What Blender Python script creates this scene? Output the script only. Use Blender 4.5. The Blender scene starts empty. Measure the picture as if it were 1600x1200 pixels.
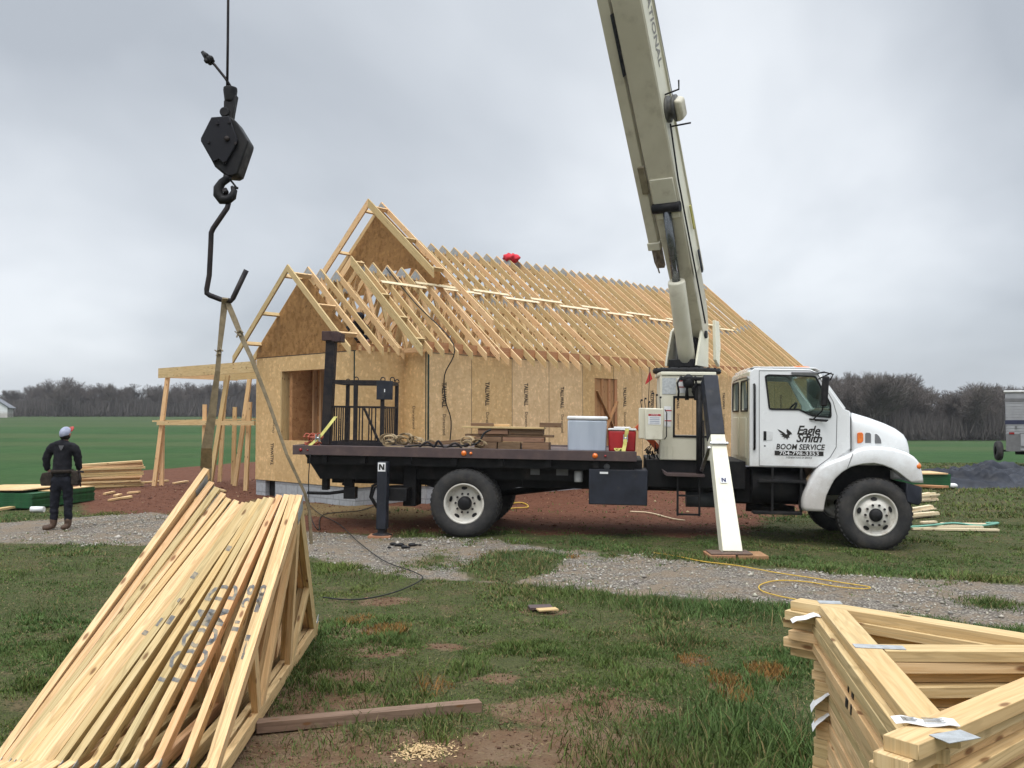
import bpy, bmesh, math, random
import numpy as np
from mathutils import Vector, Matrix, geometry

random.seed(7)
rng = np.random.default_rng(7)
S = bpy.context.scene
COL = S.collection
V = Vector

# ------------------------------------------------------------------ camera, sky, sun, exposure
F, EYE = 1400.0, 1.8                      # focal length in photo pixels (1600 wide), eye height
PITCH = math.atan(50 / F)
cam = bpy.data.cameras.new('camera'); camo = bpy.data.objects.new('camera', cam); COL.objects.link(camo)
cam.sensor_width = 36; cam.lens = F / 1600 * 36; cam.clip_end = 3000; cam.clip_start = .05
camo.location = (0, 0, EYE); camo.rotation_euler = (math.pi / 2 + PITCH, 0, 0)
S.camera = camo
FW = V((0, math.cos(PITCH), math.sin(PITCH))); UP = V((0, -math.sin(PITCH), math.cos(PITCH)))
SUN_EL, SUN_AZ = math.radians(58), math.radians(200)   # overcast; azimuth clockwise from +Y: behind the camera, a little left
w = bpy.data.worlds.new('World'); S.world = w; w.use_nodes = True
nt = w.node_tree; nt.nodes.clear()
def wn(t, **k):
    n = nt.nodes.new(t)
    for a, b in k.items(): setattr(n, a, b)
    return n
L = nt.links.new
out = wn('ShaderNodeOutputWorld'); bg = wn('ShaderNodeBackground')
sky = wn('ShaderNodeTexSky', sky_type='NISHITA', sun_disc=False, sun_elevation=SUN_EL, sun_rotation=SUN_AZ)
tc = wn('ShaderNodeTexCoord'); sep = wn('ShaderNodeSeparateXYZ'); L(tc.outputs['Generated'], sep.inputs[0])
def wmath(op, a, b=None, c=None):
    n = wn('ShaderNodeMath', operation=op)
    for i, s in enumerate((a, b, c)):
        if s is None: continue
        if isinstance(s, (int, float)): n.inputs[i].default_value = s
        else: L(s, n.inputs[i])
    return n.outputs[0]
zc = wmath('ADD', wmath('MAXIMUM', sep.outputs['Z'], 0.0), .55)
cx = wmath('DIVIDE', sep.outputs['X'], zc); cy = wmath('DIVIDE', sep.outputs['Y'], zc)
cmb = wn('ShaderNodeCombineXYZ'); L(cx, cmb.inputs[0]); L(cy, cmb.inputs[1])
n1 = wn('ShaderNodeTexNoise'); n1.inputs['Scale'].default_value = 1.0; n1.inputs['Detail'].default_value = 5; n1.inputs['Roughness'].default_value = .46; n1.inputs['Distortion'].default_value = .3
mp = wn('ShaderNodeMapping'); mp.inputs['Location'].default_value = (3.15, .4, 2.0); mp.inputs['Scale'].default_value = (1.25, 1.45, 1)
L(cmb.outputs[0], mp.inputs[0]); L(mp.outputs[0], n1.inputs['Vector'])
cr = wn('ShaderNodeValToRGB'); L(n1.outputs[0], cr.inputs[0])
e = cr.color_ramp.elements
e[0].position = .38; e[0].color = (.43, .465, .512, 1); e[1].position = .62; e[1].color = (.76, .795, .835, 1)
m = cr.color_ramp.elements.new(.5); m.color = (.585, .622, .668, 1)
# an overcast sky is about two and a half times brighter overhead than at the horizon
mr = wn('ShaderNodeMapRange', interpolation_type='SMOOTHSTEP'); L(sep.outputs['Z'], mr.inputs[0])
for i, v_ in zip((1, 2, 3, 4), (.42, .95, 1.0, 3.6)): mr.inputs[i].default_value = v_
vm = wn('ShaderNodeVectorMath', operation='SCALE'); L(cr.outputs[0], vm.inputs[0]); L(mr.outputs[0], vm.inputs['Scale'])
sk = wn('ShaderNodeVectorMath', operation='SCALE'); L(sky.outputs[0], sk.inputs[0]); sk.inputs['Scale'].default_value = .10
mx = wn('ShaderNodeMix', data_type='RGBA'); mx.inputs[0].default_value = .92
L(sk.outputs[0], mx.inputs[6]); L(vm.outputs[0], mx.inputs[7]); L(mx.outputs[2], bg.inputs[0]); bg.inputs[1].default_value = 1.0
L(bg.outputs[0], out.inputs[0])
sun = bpy.data.lights.new('sun', 'SUN'); suno = bpy.data.objects.new('sun', sun); COL.objects.link(suno)
sun.energy = 1.4; sun.angle = math.radians(35); sun.color = (1, .96, .9)
sd = V((math.sin(SUN_AZ) * math.cos(SUN_EL), math.cos(SUN_AZ) * math.cos(SUN_EL), math.sin(SUN_EL)))
suno.rotation_euler = sd.to_track_quat('Z', 'Y').to_euler(); suno.location = sd * 60
S.view_settings.view_transform = 'Standard'; S.view_settings.look = 'None'; S.view_settings.exposure = .25; S.view_settings.gamma = 1

# ------------------------------------------------------------------ where things stand (photo measurements -> metres)
def ray(px, py): return FW + V((1, 0, 0)) * ((px - 800) / F) + UP * ((600 - py) / F)
def at(px, py, y):
    d = ray(px, py); return V((0, 0, EYE)) + d * (y / d.y)
HD = V((.6743, .7385, 0)); HW = V((-.7385, .6743, 0)); HP = V((-1.643, 17.28, 0))     # house: long axis, cross axis, corner
def sstep(a, b, x):
    t = np.clip((x - a) / (b - a), 0, 1); return t * t * (3 - 2 * t)
def vnoise(x, y, s=1.0, seed=0):
    x = np.asarray(x, float) * s; y = np.asarray(y, float) * s
    xi = np.floor(x).astype(np.int64); yi = np.floor(y).astype(np.int64); fx = x - xi; fy = y - yi
    fx = fx * fx * (3 - 2 * fx); fy = fy * fy * (3 - 2 * fy)
    def h(a, b):
        n = (a * 374761393 + b * 668265263 + seed * 1274126177) & 0x7fffffff
        n = ((n ^ (n >> 13)) * 1274126177) & 0x7fffffff
        return ((n ^ (n >> 16)) & 0xffff) / 65535.0
    return (h(xi, yi) * (1 - fx) + h(xi + 1, yi) * fx) * (1 - fy) + (h(xi, yi + 1) * (1 - fx) + h(xi + 1, yi + 1) * fx) * fy
def fbm(x, y, s=1.0, seed=0, o=3):
    return sum(vnoise(x, y, s * 2 ** i, seed + i) * .5 ** i for i in range(o)) / sum(.5 ** i for i in range(o))
def gh(x, y):
    x = np.asarray(x, float); y = np.asarray(y, float)
    a = x / np.maximum(y, 8.0)
    k = .0085 + (-.0145 - .0085) * sstep(-.35, .35, a)
    z = k * np.maximum(y - 20, 0)
    rx, ry = x - HP.x, y - HP.y
    u = rx * HD.x + ry * HD.y; v = rx * HW.x + ry * HW.y
    dx = np.maximum(np.maximum(-1.6 - u, u - 17.5), 0); dy = np.maximum(np.maximum(-.3 - v, v - 7.2), 0)
    z = z + .11 * (1 - sstep(0, 3.0, np.hypot(dx, dy)))
    z = z - .09 * sstep(2.5, 6, x) * sstep(9, 12, y) * (1 - sstep(14, 20, y))       # the drive dips a little under the front wheels
    near = 1 - sstep(25, 60, y)
    z = z + near * ((fbm(x, y, .9, 3) - .5) * .05 + (fbm(x, y, 3.5, 9, 2) - .5) * .025)
    return z
def gnd(px, py):
    p = at(px, py, 10)
    z = 0.0
    for _ in range(12):
        d = ray(px, py); t = (z - EYE) / d.z; p = V((0, 0, EYE)) + d * t
        z = float(gh(p.x, p.y))
    return V((p.x, p.y, z))
def gz(x, y): return float(gh(x, y))

# ------------------------------------------------------------------ mesh builder
WM = {}
def tag(o, label=None, cat=None, group=None, kind=None):
    if label: o['label'] = label
    if cat: o['category'] = cat
    if group: o['group'] = group
    if kind: o['kind'] = kind
    return o
def root(name, mat, label, cat, group=None):
    o = bpy.data.objects.new(name, None); COL.objects.link(o); o.empty_display_size = .2
    if not isinstance(mat, Matrix): mat = Matrix.Translation(V(mat))
    o.matrix_world = mat; WM[o.name] = mat.copy()
    return tag(o, label, cat, group)
class MB:
    def __init__(s): s.v = []; s.f = []; s.uv = []; s.m = []; s.sm = []
    def face(s, idx, uv=None, mi=0, smooth=False):
        s.f.append(tuple(idx)); s.uv.append(uv or [(0, 0)] * len(idx)); s.m.append(mi); s.sm.append(smooth)
    def hexa(s, c, L_=1, mi=0):
        """c: 8 corners, 0-3 start ring, 4-7 end ring"""
        b = len(s.v); s.v += [V(p) for p in c]; off = random.randrange(0, 400) * 1.0
        du = random.random() * 9
        ln = (V(c[4]) - V(c[0])).length
        q = 0.0
        for i in range(4):
            j = (i + 1) % 4; wd = (V(c[j]) - V(c[i])).length
            s.face((b + i, b + j, b + 4 + j, b + 4 + i), [(du, off + q), (du, off + q + wd), (du + ln, off + q + wd), (du + ln, off + q)], mi)
            q += wd
        w0 = (V(c[1]) - V(c[0])).length; h0 = (V(c[3]) - V(c[0])).length
        e = [(du, off + .5), (du + .01, off + .5 + w0), (du + .02, off + .5 + w0), (du + .02, off + .5)]
        s.face((b + 3, b + 2, b + 1, b), e, mi); s.face((b + 4, b + 5, b + 6, b + 7), e, mi)
    def bar(s, p0, p1, w_, h_, up=(0, 0, 1), mi=0, taper=1.0):
        p0, p1, up = V(p0), V(p1), V(up); a = (p1 - p0).normalized()
        sd_ = a.cross(up)
        if sd_.length < 1e-5: sd_ = a.cross(V((1, 0, 0)))
        sd_.normalize(); t = sd_.cross(a).normalized()
        r = []
        for p, k in ((p0, 1), (p1, taper)):
            x, y = sd_ * w_ / 2 * k, t * h_ / 2 * k
            r += [p - x - y, p + x - y, p + x + y, p - x + y]
        s.hexa(r, mi=mi)
    def box(s, lo, hi, mi=0):
        x0, y0, z0 = lo; x1, y1, z1 = hi
        # long axis first so that grain follows it
        d = (x1 - x0, y1 - y0, z1 - z0); k = d.index(max(d))
        if k == 0: c = [(x0, y0, z0), (x0, y1, z0), (x0, y1, z1), (x0, y0, z1), (x1, y0, z0), (x1, y1, z0), (x1, y1, z1), (x1, y0, z1)]
        elif k == 1: c = [(x0, y0, z0), (x0, y0, z1), (x1, y0, z1), (x1, y0, z0), (x0, y1, z0), (x0, y1, z1), (x1, y1, z1), (x1, y1, z0)]
        else: c = [(x0, y0, z0), (x1, y0, z0), (x1, y1, z0), (x0, y1, z0), (x0, y0, z1), (x1, y0, z1), (x1, y1, z1), (x0, y1, z1)]
        s.hexa(c, mi=mi)
    def tube(s, pts, r, n=8, mi=0, closed=False):
        pts = [V(p) for p in pts]; N = len(pts); rs = r if isinstance(r, (list, tuple)) else [r] * N
        b = len(s.v); prev = None
        for i, p in enumerate(pts):
            a = (pts[min(i + 1, N - 1)] - pts[max(i - 1, 0)]).normalized()
            if prev is None:
                prev = a.orthogonal().normalized()
            prev = (prev - a * prev.dot(a))
            if prev.length < 1e-6: prev = a.orthogonal()
            prev.normalize(); o2 = a.cross(prev)
            for k in range(n):
                th = 2 * math.pi * k / n; s.v.append(p + (prev * math.cos(th) + o2 * math.sin(th)) * rs[i])
        u = 0
        for i in range(N - 1):
            l = (pts[i + 1] - pts[i]).length
            for k in range(n):
                k2 = (k + 1) % n
                s.face((b + i * n + k, b + i * n + k2, b + (i + 1) * n + k2, b + (i + 1) * n + k), [(u, k / n), (u, (k + 1) / n), (u + l, (k + 1) / n), (u + l, k / n)], mi, True)
            u += l
        s.face([b + k for k in range(n)][::-1], None, mi); s.face([b + (N - 1) * n + k for k in range(n)], None, mi)
    def lathe(s, prof, c, ax, n=32, mi=0, smooth=True):
        c, ax = V(c), V(ax).normalized(); e1 = ax.orthogonal().normalized(); e2 = ax.cross(e1); b = len(s.v); P = len(prof)
        for k in range(n):
            th = 2 * math.pi * k / n; d = e1 * math.cos(th) + e2 * math.sin(th)
            for r, h in prof: s.v.append(c + d * r + ax * h)
        for k in range(n):
            k2 = (k + 1) % n
            for i in range(P - 1):
                s.face((b + k * P + i, b + k2 * P + i, b + k2 * P + i + 1, b + k * P + i + 1), None, mi, smooth)
    def prism(s, loops, o, ax, ay, ex, mi=0):
        """loops: outer outline then holes, in the plane (ax, ay) at o; pushed along ex"""
        o, ax, ay, ex = V(o), V(ax), V(ay), V(ex)
        if isinstance(loops[0][0], (int, float)): loops = [loops]
        flat = [p for l in loops for p in l]
        tri = geometry.tessellate_polygon([[V((p[0], p[1], 0)) for p in l] for l in loops])
        b = len(s.v); n = len(flat)
        P = [o + ax * p[0] + ay * p[1] for p in flat]
        s.v += P + [p + ex for p in P]
        for t in tri:
            uv = [(flat[i][0], flat[i][1]) for i in t]
            s.face([b + i for i in t], uv, mi); s.face([b + n + i for i in t][::-1], uv[::-1], mi)
        k = 0
        for l in loops:
            for i in range(len(l)):
                j = (i + 1) % len(l)
                s.face((b + k + i, b + k + j, b + n + k + j, b + n + k + i), None, mi)
            k += len(l)
    def loft(s, rings, mi=0, cap=True, smooth=True, closed=True):
        b = len(s.v); n = len(rings[0])
        for r in rings: s.v += [V(p) for p in r]
        for i in range(len(rings) - 1):
            for k in range(n if closed else n - 1):
                k2 = (k + 1) % n
                s.face((b + i * n + k, b + i * n + k2, b + (i + 1) * n + k2, b + (i + 1) * n + k), None, mi, smooth)
        if cap and closed:
            s.face([b + k for k in range(n)][::-1], None, mi); s.face([b + (len(rings) - 1) * n + k for k in range(n)], None, mi)
    def ball(s, c, r, n=10, mi=0, sc=(1, 1, 1)):
        c = V(c); rings = []
        for i in range(1, n):
            ph = math.pi * i / n
            rings.append([c + V((r * sc[0] * math.sin(ph) * math.cos(2 * math.pi * k / (n * 2)), r * sc[1] * math.sin(ph) * math.sin(2 * math.pi * k / (n * 2)), r * sc[2] * math.cos(ph))) for k in range(n * 2)])
        s.loft(rings, mi)
    def quad(s, a, b_, c, d, mi=0):
        b = len(s.v); s.v += [V(a), V(b_), V(c), V(d)]; s.face((b, b + 1, b + 2, b + 3), [(0, 0), (1, 0), (1, 1), (0, 1)], mi)
    def build(s, name, mats, parent=None, local=False, bevel=0, segs=2, origin=None, recalc=True):
        if not isinstance(mats, (list, tuple)): mats = [mats]
        vs = s.v
        wm = Matrix.Identity(4)
        if parent is not None:
            wm = WM[parent.name]
            if not local:
                inv = wm.inverted(); vs = [inv @ p for p in vs]
        elif origin is None:
            xs = [p.x for p in vs]; ys = [p.y for p in vs]; zs = [p.z for p in vs]
            origin = V(((min(xs) + max(xs)) / 2, (min(ys) + max(ys)) / 2, min(zs)))
        if parent is None:
            origin = V(origin); vs = [p - origin for p in vs]; wm = Matrix.Translation(origin)
        me = bpy.data.meshes.new(name); me.from_pydata([tuple(p) for p in vs], [], s.f)
        uvl = me.uv_layers.new(name='UVMap')
        uvl.data.foreach_set('uv', [c for f in s.uv for p in f for c in p])
        me.polygons.foreach_set('material_index', s.m); me.polygons.foreach_set('use_smooth', s.sm)
        for m_ in mats: me.materials.append(m_)
        if recalc:
            bm = bmesh.new(); bm.from_mesh(me); bmesh.ops.recalc_face_normals(bm, faces=bm.faces); bm.to_mesh(me); bm.free()
        me.update()
        o = bpy.data.objects.new(name, me); COL.objects.link(o); WM[o.name] = wm.copy()
        if parent is not None: o.parent = parent
        else: o.location = origin
        if bevel:
            md = o.modifiers.new('edge', 'BEVEL'); md.width = bevel; md.segments = segs; md.limit_method = 'ANGLE'; md.angle_limit = math.radians(35); md.harden_normals = False
            for p in me.polygons: p.use_smooth = True
            try: me.set_sharp_from_angle(angle=math.radians(40))
            except Exception: pass
        return o

# ------------------------------------------------------------------ materials
MATS = {}
def newmat(name):
    m_ = bpy.data.materials.new(name); m_.use_nodes = True; MATS[name] = m_
    return m_, m_.node_tree, m_.node_tree.nodes['Principled BSDF']
def nd(t, typ, ins=None, **k):
    n = t.nodes.new(typ)
    for a, b in k.items(): setattr(n, a, b)
    for a, b in (ins or {}).items():
        if hasattr(b, 'is_output') or hasattr(b, 'links'): t.links.new(b, n.inputs[a])
        else: n.inputs[a].default_value = b
    return n
def c4(c): return (c[0], c[1], c[2], 1)
def mixc(t, fac, a, b, blend='MIX'):
    n = t.nodes.new('ShaderNodeMix'); n.data_type = 'RGBA'; n.blend_type = blend
    for i, s_ in ((0, fac), (6, a), (7, b)):
        if hasattr(s_, 'links'): t.links.new(s_, n.inputs[i])
        else: n.inputs[i].default_value = c4(s_) if isinstance(s_, tuple) else s_
    return n.outputs[2]
def mth(t, op, a, b=0.0, c=0.0, clamp=False):
    n = t.nodes.new('ShaderNodeMath'); n.operation = op; n.use_clamp = clamp
    for i, s_ in enumerate((a, b, c)):
        if hasattr(s_, 'links'): t.links.new(s_, n.inputs[i])
        else: n.inputs[i].default_value = s_
    return n.outputs[0]
def rng_(t, x, a, b, c=0.0, d=1.0):
    n = nd(t, 'ShaderNodeMapRange', interpolation_type='SMOOTHSTEP'); t.links.new(x, n.inputs[0])
    for i, s_ in zip((1, 2, 3, 4), (a, b, c, d)): n.inputs[i].default_value = s_
    return n.outputs[0]
def noise(t, vec, sc, det=3, rough=.55, dist=0):
    n = nd(t, 'ShaderNodeTexNoise', {'Scale': sc, 'Detail': det, 'Roughness': rough, 'Distortion': dist}); t.links.new(vec, n.inputs['Vector'])
    return n.outputs[0]
def bump(t, bs, h, st, dist=.01):
    b = nd(t, 'ShaderNodeBump', {'Strength': st, 'Distance': dist}); t.links.new(h, b.inputs['Height']); t.links.new(b.outputs[0], bs.inputs['Normal'])
def mat(name, c, c2=None, sc=6, rough=.6, metal=0, bmp=0, bsc=40, lo=.35, hi=.65, coat=0, stretch=None, dirt=None, dsc=3, dlo=.55, dhi=.8):
    m_, t, bs = newmat(name)
    co = nd(t, 'ShaderNodeTexCoord').outputs['Object']
    if stretch:
        mpn = nd(t, 'ShaderNodeMapping'); mpn.inputs['Scale'].default_value = stretch; t.links.new(co, mpn.inputs[0]); co = mpn.outputs[0]
    colr = None
    if c2 is None: c2 = tuple(x * .82 for x in c)
    colr = mixc(t, rng_(t, noise(t, co, sc, 4), lo, hi), c, c2)
    if dirt: colr = mixc(t, rng_(t, noise(t, co, dsc, 5, .65), dlo, dhi), colr, dirt)
    t.links.new(colr, bs.inputs['Base Color'])
    rn = noise(t, co, sc * 2.3, 3)
    t.links.new(rng_(t, rn, .3, .7, max(rough - .1, .03), min(rough + .1, 1)), bs.inputs['Roughness'])
    bs.inputs['Metallic'].default_value = metal
    if max(c) < .06: bs.inputs['Specular IOR Level'].default_value = .22
    if coat: bs.inputs['Coat Weight'].default_value = coat
    if bmp: bump(t, bs, noise(t, co, bsc, 3), bmp)
    return m_
def woodmat(name, c, dark, knot=(.16, .07, .025), tint=.3, grain=1.0):
    m_, t, bs = newmat(name)
    uv = nd(t, 'ShaderNodeTexCoord').outputs['UV']
    sp = nd(t, 'ShaderNodeSeparateXYZ'); t.links.new(uv, sp.inputs[0])
    idn = mth(t, 'FLOOR', sp.outputs[1])
    wn_ = nd(t, 'ShaderNodeTexWhiteNoise', noise_dimensions='1D'); t.links.new(idn, wn_.inputs['W'])
    cb = nd(t, 'ShaderNodeCombineXYZ'); t.links.new(mth(t, 'MULTIPLY', sp.outputs[0], 1.3), cb.inputs[0]); t.links.new(mth(t, 'MULTIPLY', sp.outputs[1], 38), cb.inputs[1])
    g1 = noise(t, cb.outputs[0], 1.6, 4, .6, .8)
    cb2 = nd(t, 'ShaderNodeCombineXYZ'); t.links.new(mth(t, 'MULTIPLY', sp.outputs[0], .8), cb2.inputs[0]); t.links.new(mth(t, 'MULTIPLY', sp.outputs[1], 9), cb2.inputs[1])
    warp = noise(t, cb2.outputs[0], 1.5, 2)
    rings = mth(t, 'SINE', mth(t, 'MULTIPLY_ADD', warp, 55.0, mth(t, 'MULTIPLY', sp.outputs[1], 60)))
    col_ = mixc(t, rng_(t, g1, .35, .72), c, dark)
    col_ = mixc(t, mth(t, 'MULTIPLY', rng_(t, rings, .2, 1), .30 * grain), col_, tuple(x * .62 for x in dark))
    big = noise(t, uv, .9, 2)
    col_ = mixc(t, mth(t, 'MULTIPLY', rng_(t, big, .42, .7), .35), col_, (c[0] * .92, c[1] * .75, c[2] * .62))
    # knots: stretched cells
    cb3 = nd(t, 'ShaderNodeCombineXYZ'); t.links.new(mth(t, 'MULTIPLY', sp.outputs[0], 5.5), cb3.inputs[0]); t.links.new(mth(t, 'MULTIPLY', sp.outputs[1], 15), cb3.inputs[1])
    vo = nd(t, 'ShaderNodeTexVoronoi', {'Scale': 1.0}, voronoi_dimensions='2D'); t.links.new(cb3.outputs[0], vo.inputs['Vector'])
    sel = nd(t, 'ShaderNodeSeparateColor'); t.links.new(vo.outputs['Color'], sel.inputs[0])
    kn = mth(t, 'MULTIPLY', rng_(t, vo.outputs['Distance'], .07, .20, 1, 0), mth(t, 'GREATER_THAN', sel.outputs[0], .86))
    col_ = mixc(t, mth(t, 'MULTIPLY', kn, .85), col_, knot)
    v_ = mth(t, 'MULTIPLY_ADD', wn_.outputs['Value'], tint, 1 - tint * .6)
    hv = nd(t, 'ShaderNodeHueSaturation', {'Saturation': 1.0}); t.links.new(v_, hv.inputs['Value']); t.links.new(col_, hv.inputs['Color'])
    t.links.new(mth(t, 'MULTIPLY_ADD', wn_.outputs['Value'], -.02, .51), hv.inputs['Hue'])
    t.links.new(hv.outputs[0], bs.inputs['Base Color']); bs.inputs['Roughness'].default_value = .72
    bs.inputs['Specular IOR Level'].default_value = .25
    bump(t, bs, g1, .25, .004)
    return m_
def osbmat(name, c, c2, c3, sc=16, contrast=1.0):
    m_, t, bs = newmat(name)
    co = nd(t, 'ShaderNodeTexCoord').outputs['Object']
    cols = []
    base = c
    fl = None
    for i, (sx, sz, an) in enumerate(((1, .45, 0), (.5, 1.0, .6), (.75, .75, -.7))):
        mpn = nd(t, 'ShaderNodeMapping'); mpn.inputs['Scale'].default_value = (sx, sx, sz); mpn.inputs['Rotation'].default_value = (0, an, 0); t.links.new(co, mpn.inputs[0])
        vo = nd(t, 'ShaderNodeTexVoronoi', {'Scale': sc * (1 + .35 * i), 'Randomness': 1.0}); t.links.new(mpn.outputs[0], vo.inputs['Vector'])
        sp = nd(t, 'ShaderNodeSeparateColor'); t.links.new(vo.outputs['Color'], sp.inputs[0])
        fl = sp.outputs[0] if fl is None else mth(t, 'MULTIPLY_ADD', sp.outputs[0], .5, mth(t, 'MULTIPLY', fl, .6))
    col_ = mixc(t, rng_(t, fl, .25, .6), c2, c)
    col_ = mixc(t, rng_(t, fl, .74, .95), col_, tuple(min(1, x * 1.25) for x in c))
    sp_ = noise(t, co, sc * 1.7, 3, .6)
    col_ = mixc(t, mth(t, 'MULTIPLY', rng_(t, sp_, .60, .74), .8 * contrast), col_, c3)
    big = noise(t, co, .9, 4, .6)
    col_ = mixc(t, mth(t, 'MULTIPLY', rng_(t, big, .45, .75), .45), col_, tuple(x * .8 for x in c2))
    px_s = nd(t, 'ShaderNodeSeparateXYZ'); t.links.new(co, px_s.inputs[0]); wnp = nd(t, 'ShaderNodeTexWhiteNoise', noise_dimensions='1D'); t.links.new(mth(t, 'FLOOR', mth(t, 'DIVIDE', px_s.outputs[0], 1.22)), wnp.inputs['W'])
    hv = nd(t, 'ShaderNodeHueSaturation'); t.links.new(mth(t, 'MULTIPLY_ADD', wnp.outputs['Value'], .16, .91), hv.inputs['Value']); t.links.new(mth(t, 'MULTIPLY_ADD', wnp.outputs['Value'], -.15, 1.08), hv.inputs['Saturation']); t.links.new(col_, hv.inputs['Color'])
    t.links.new(hv.outputs[0], bs.inputs['Base Color']); bs.inputs['Roughness'].default_value = .75; bs.inputs['Specular IOR Level'].default_value = .2
    bump(t, bs, fl, .3, .004)
    return m_
PINE = woodmat('pine', (.69, .50, .27), (.56, .37, .175), tint=.36)
PINEF = woodmat('pine_fresh', (.69, .515, .28), (.57, .39, .185), tint=.42, grain=1.5)
PINEB = woodmat('pine_brown', (.44, .24, .115), (.36, .18, .08), tint=.25)
STRIP = woodmat('pale_strip', (.78, .66, .46), (.68, .54, .34), tint=.2)
OLDW = woodmat('weathered_timber', (.22, .15, .105), (.13, .085, .06), tint=.5)
OAKW = woodmat('crib_timber', (.27, .165, .10), (.17, .10, .06), tint=.6)
STUD = woodmat('stud_wood', (.50, .31, .18), (.42, .25, .14), tint=.3)
OSB = osbmat('osb_wall', (.62, .43, .228), (.56, .375, .185), (.38, .23, .105), contrast=.6)
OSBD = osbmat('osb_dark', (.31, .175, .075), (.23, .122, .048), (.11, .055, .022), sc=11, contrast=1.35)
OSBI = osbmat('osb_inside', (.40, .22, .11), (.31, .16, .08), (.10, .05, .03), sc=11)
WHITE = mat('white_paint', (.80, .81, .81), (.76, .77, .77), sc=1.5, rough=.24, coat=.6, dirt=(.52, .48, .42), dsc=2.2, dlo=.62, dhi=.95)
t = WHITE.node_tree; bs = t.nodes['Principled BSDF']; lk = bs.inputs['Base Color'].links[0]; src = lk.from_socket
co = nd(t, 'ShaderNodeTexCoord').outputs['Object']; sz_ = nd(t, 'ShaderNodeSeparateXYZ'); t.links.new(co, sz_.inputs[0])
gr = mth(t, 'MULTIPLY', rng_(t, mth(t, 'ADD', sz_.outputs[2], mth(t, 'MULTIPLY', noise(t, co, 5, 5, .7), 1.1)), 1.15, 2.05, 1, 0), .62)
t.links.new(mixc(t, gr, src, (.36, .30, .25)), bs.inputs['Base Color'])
CREAM = mat('cream_paint', (.68, .65, .53), (.60, .57, .45), sc=2, rough=.45, dirt=(.36, .31, .23), dsc=3.5, dlo=.58, dhi=.9)
CREAML = mat('pale_cream_paint', (.80, .77, .62), (.74, .71, .56), sc=2, rough=.42, dirt=(.5, .44, .32), dsc=4, dlo=.6, dhi=.9)
TAN = mat('boom_paint', (.60, .56, .44), (.54, .50, .385), sc=1.6, rough=.5, dirt=(.25, .21, .145), dsc=2.8, dlo=.50, dhi=.85)
BLACK = mat('black_paint', (.009, .009, .010), (.016, .015, .015), sc=5, rough=.6, dirt=(.045, .036, .03), dsc=4, dlo=.55, dhi=.9)
DARK = mat('dark_slate_paint', (.028, .031, .042), (.020, .022, .028), sc=4, rough=.5, dirt=(.06, .055, .05), dsc=5)
STEEL = mat('dark_steel', (.016, .015, .018), (.035, .028, .026), sc=9, rough=.55, metal=.2)
BEDC = mat('bed_paint', (.065, .042, .042), (.085, .055, .05), sc=5, rough=.6, dirt=(.12, .085, .07), dsc=5)
GREASE = mat('black_grease', (.010, .010, .012), (.02, .019, .019), sc=12, rough=.55)
RUBBER = mat('rubber', (.03, .03, .031), (.045, .043, .041), sc=7, rough=.85, bmp=.4, bsc=60, dirt=(.085, .075, .065), dsc=4, dlo=.45, dhi=.85)
RIM = mat('rim_paint', (.62, .60, .54), (.55, .52, .46), sc=6, rough=.4, dirt=(.30, .24, .18), dsc=9, dlo=.5, dhi=.8)
CHROME = mat('zinc', (.55, .56, .57), (.40, .40, .41), sc=14, rough=.35, metal=.9)
PLATE = mat('gusset_metal', (.44, .46, .47), (.34, .35, .35), sc=25, rough=.5, metal=.3, bmp=.5, bsc=120)
GREY = mat('grey_trim', (.16, .16, .165), rough=.5)
ORANGE = mat('orange_lens', (.80, .20, .02), (.7, .14, .01), sc=20, rough=.15, coat=.6)
REDL = mat('red_lens', (.25, .01, .01), rough=.2)
REDP = mat('red_plastic', (.42, .018, .02), (.34, .012, .015), sc=5, rough=.4)
REDF = mat('red_cloth', (.62, .03, .05), (.50, .02, .035), sc=8, rough=.85)
GALV = mat('ice_chest_metal', (.50, .55, .62), (.42, .47, .54), sc=5, rough=.45, metal=.3, stretch=(1, 1, .15))
LIDW = mat('white_plastic', (.80, .80, .79), rough=.4)
STRAPC = mat('sling_webbing', (.27, .215, .135), (.20, .16, .10), sc=30, rough=.9, bmp=.4, bsc=200)
COILC = mat('tan_webbing', (.36, .27, .155), (.24, .175, .10), sc=12, rough=.9, bmp=.4, bsc=120)
YELS = mat('yellow_webbing', (.50, .46, .13), (.40, .36, .10), sc=14, rough=.8)
YCORD = mat('yellow_cord', (.62, .40, .05), (.50, .31, .04), sc=14, rough=.6)
BCORD = mat('black_cord', (.02, .02, .02), rough=.6)
OCORD = mat('orange_cord', (.36, .07, .03), (.26, .05, .02), sc=14, rough=.6)
BLOCK, t, bs = newmat('concrete_block')
co = nd(t, 'ShaderNodeTexCoord').outputs['UV']
br = nd(t, 'ShaderNodeTexBrick', {'Color1': (.36, .38, .40, 1), 'Color2': (.29, .31, .33, 1), 'Mortar': (.24, .25, .26, 1), 'Scale': 1.0, 'Mortar Size': .012, 'Brick Width': .4, 'Row Height': .2}); t.links.new(co, br.inputs[0])
t.links.new(mixc(t, rng_(t, noise(t, co, 14, 4), .35, .7), br.outputs[0], (.30, .27, .25), 'MULTIPLY'), bs.inputs['Base Color']); bs.inputs['Roughness'].default_value = .9
t.links.new(mixc(t, mth(t, 'MULTIPLY', rng_(t, noise(t, co, 14, 4), .35, .7), .35), br.outputs[0], (.18, .17, .17)), bs.inputs['Base Color'])
bump(t, bs, noise(t, co, 60, 3), .5, .01)
GLASS, t, bs = newmat('tinted_glass')
bs.inputs['Base Color'].default_value = (.50, .60, .55, 1); bs.inputs['Roughness'].default_value = .02; bs.inputs['Transmission Weight'].default_value = 1; bs.inputs['IOR'].default_value = 1.02
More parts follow.
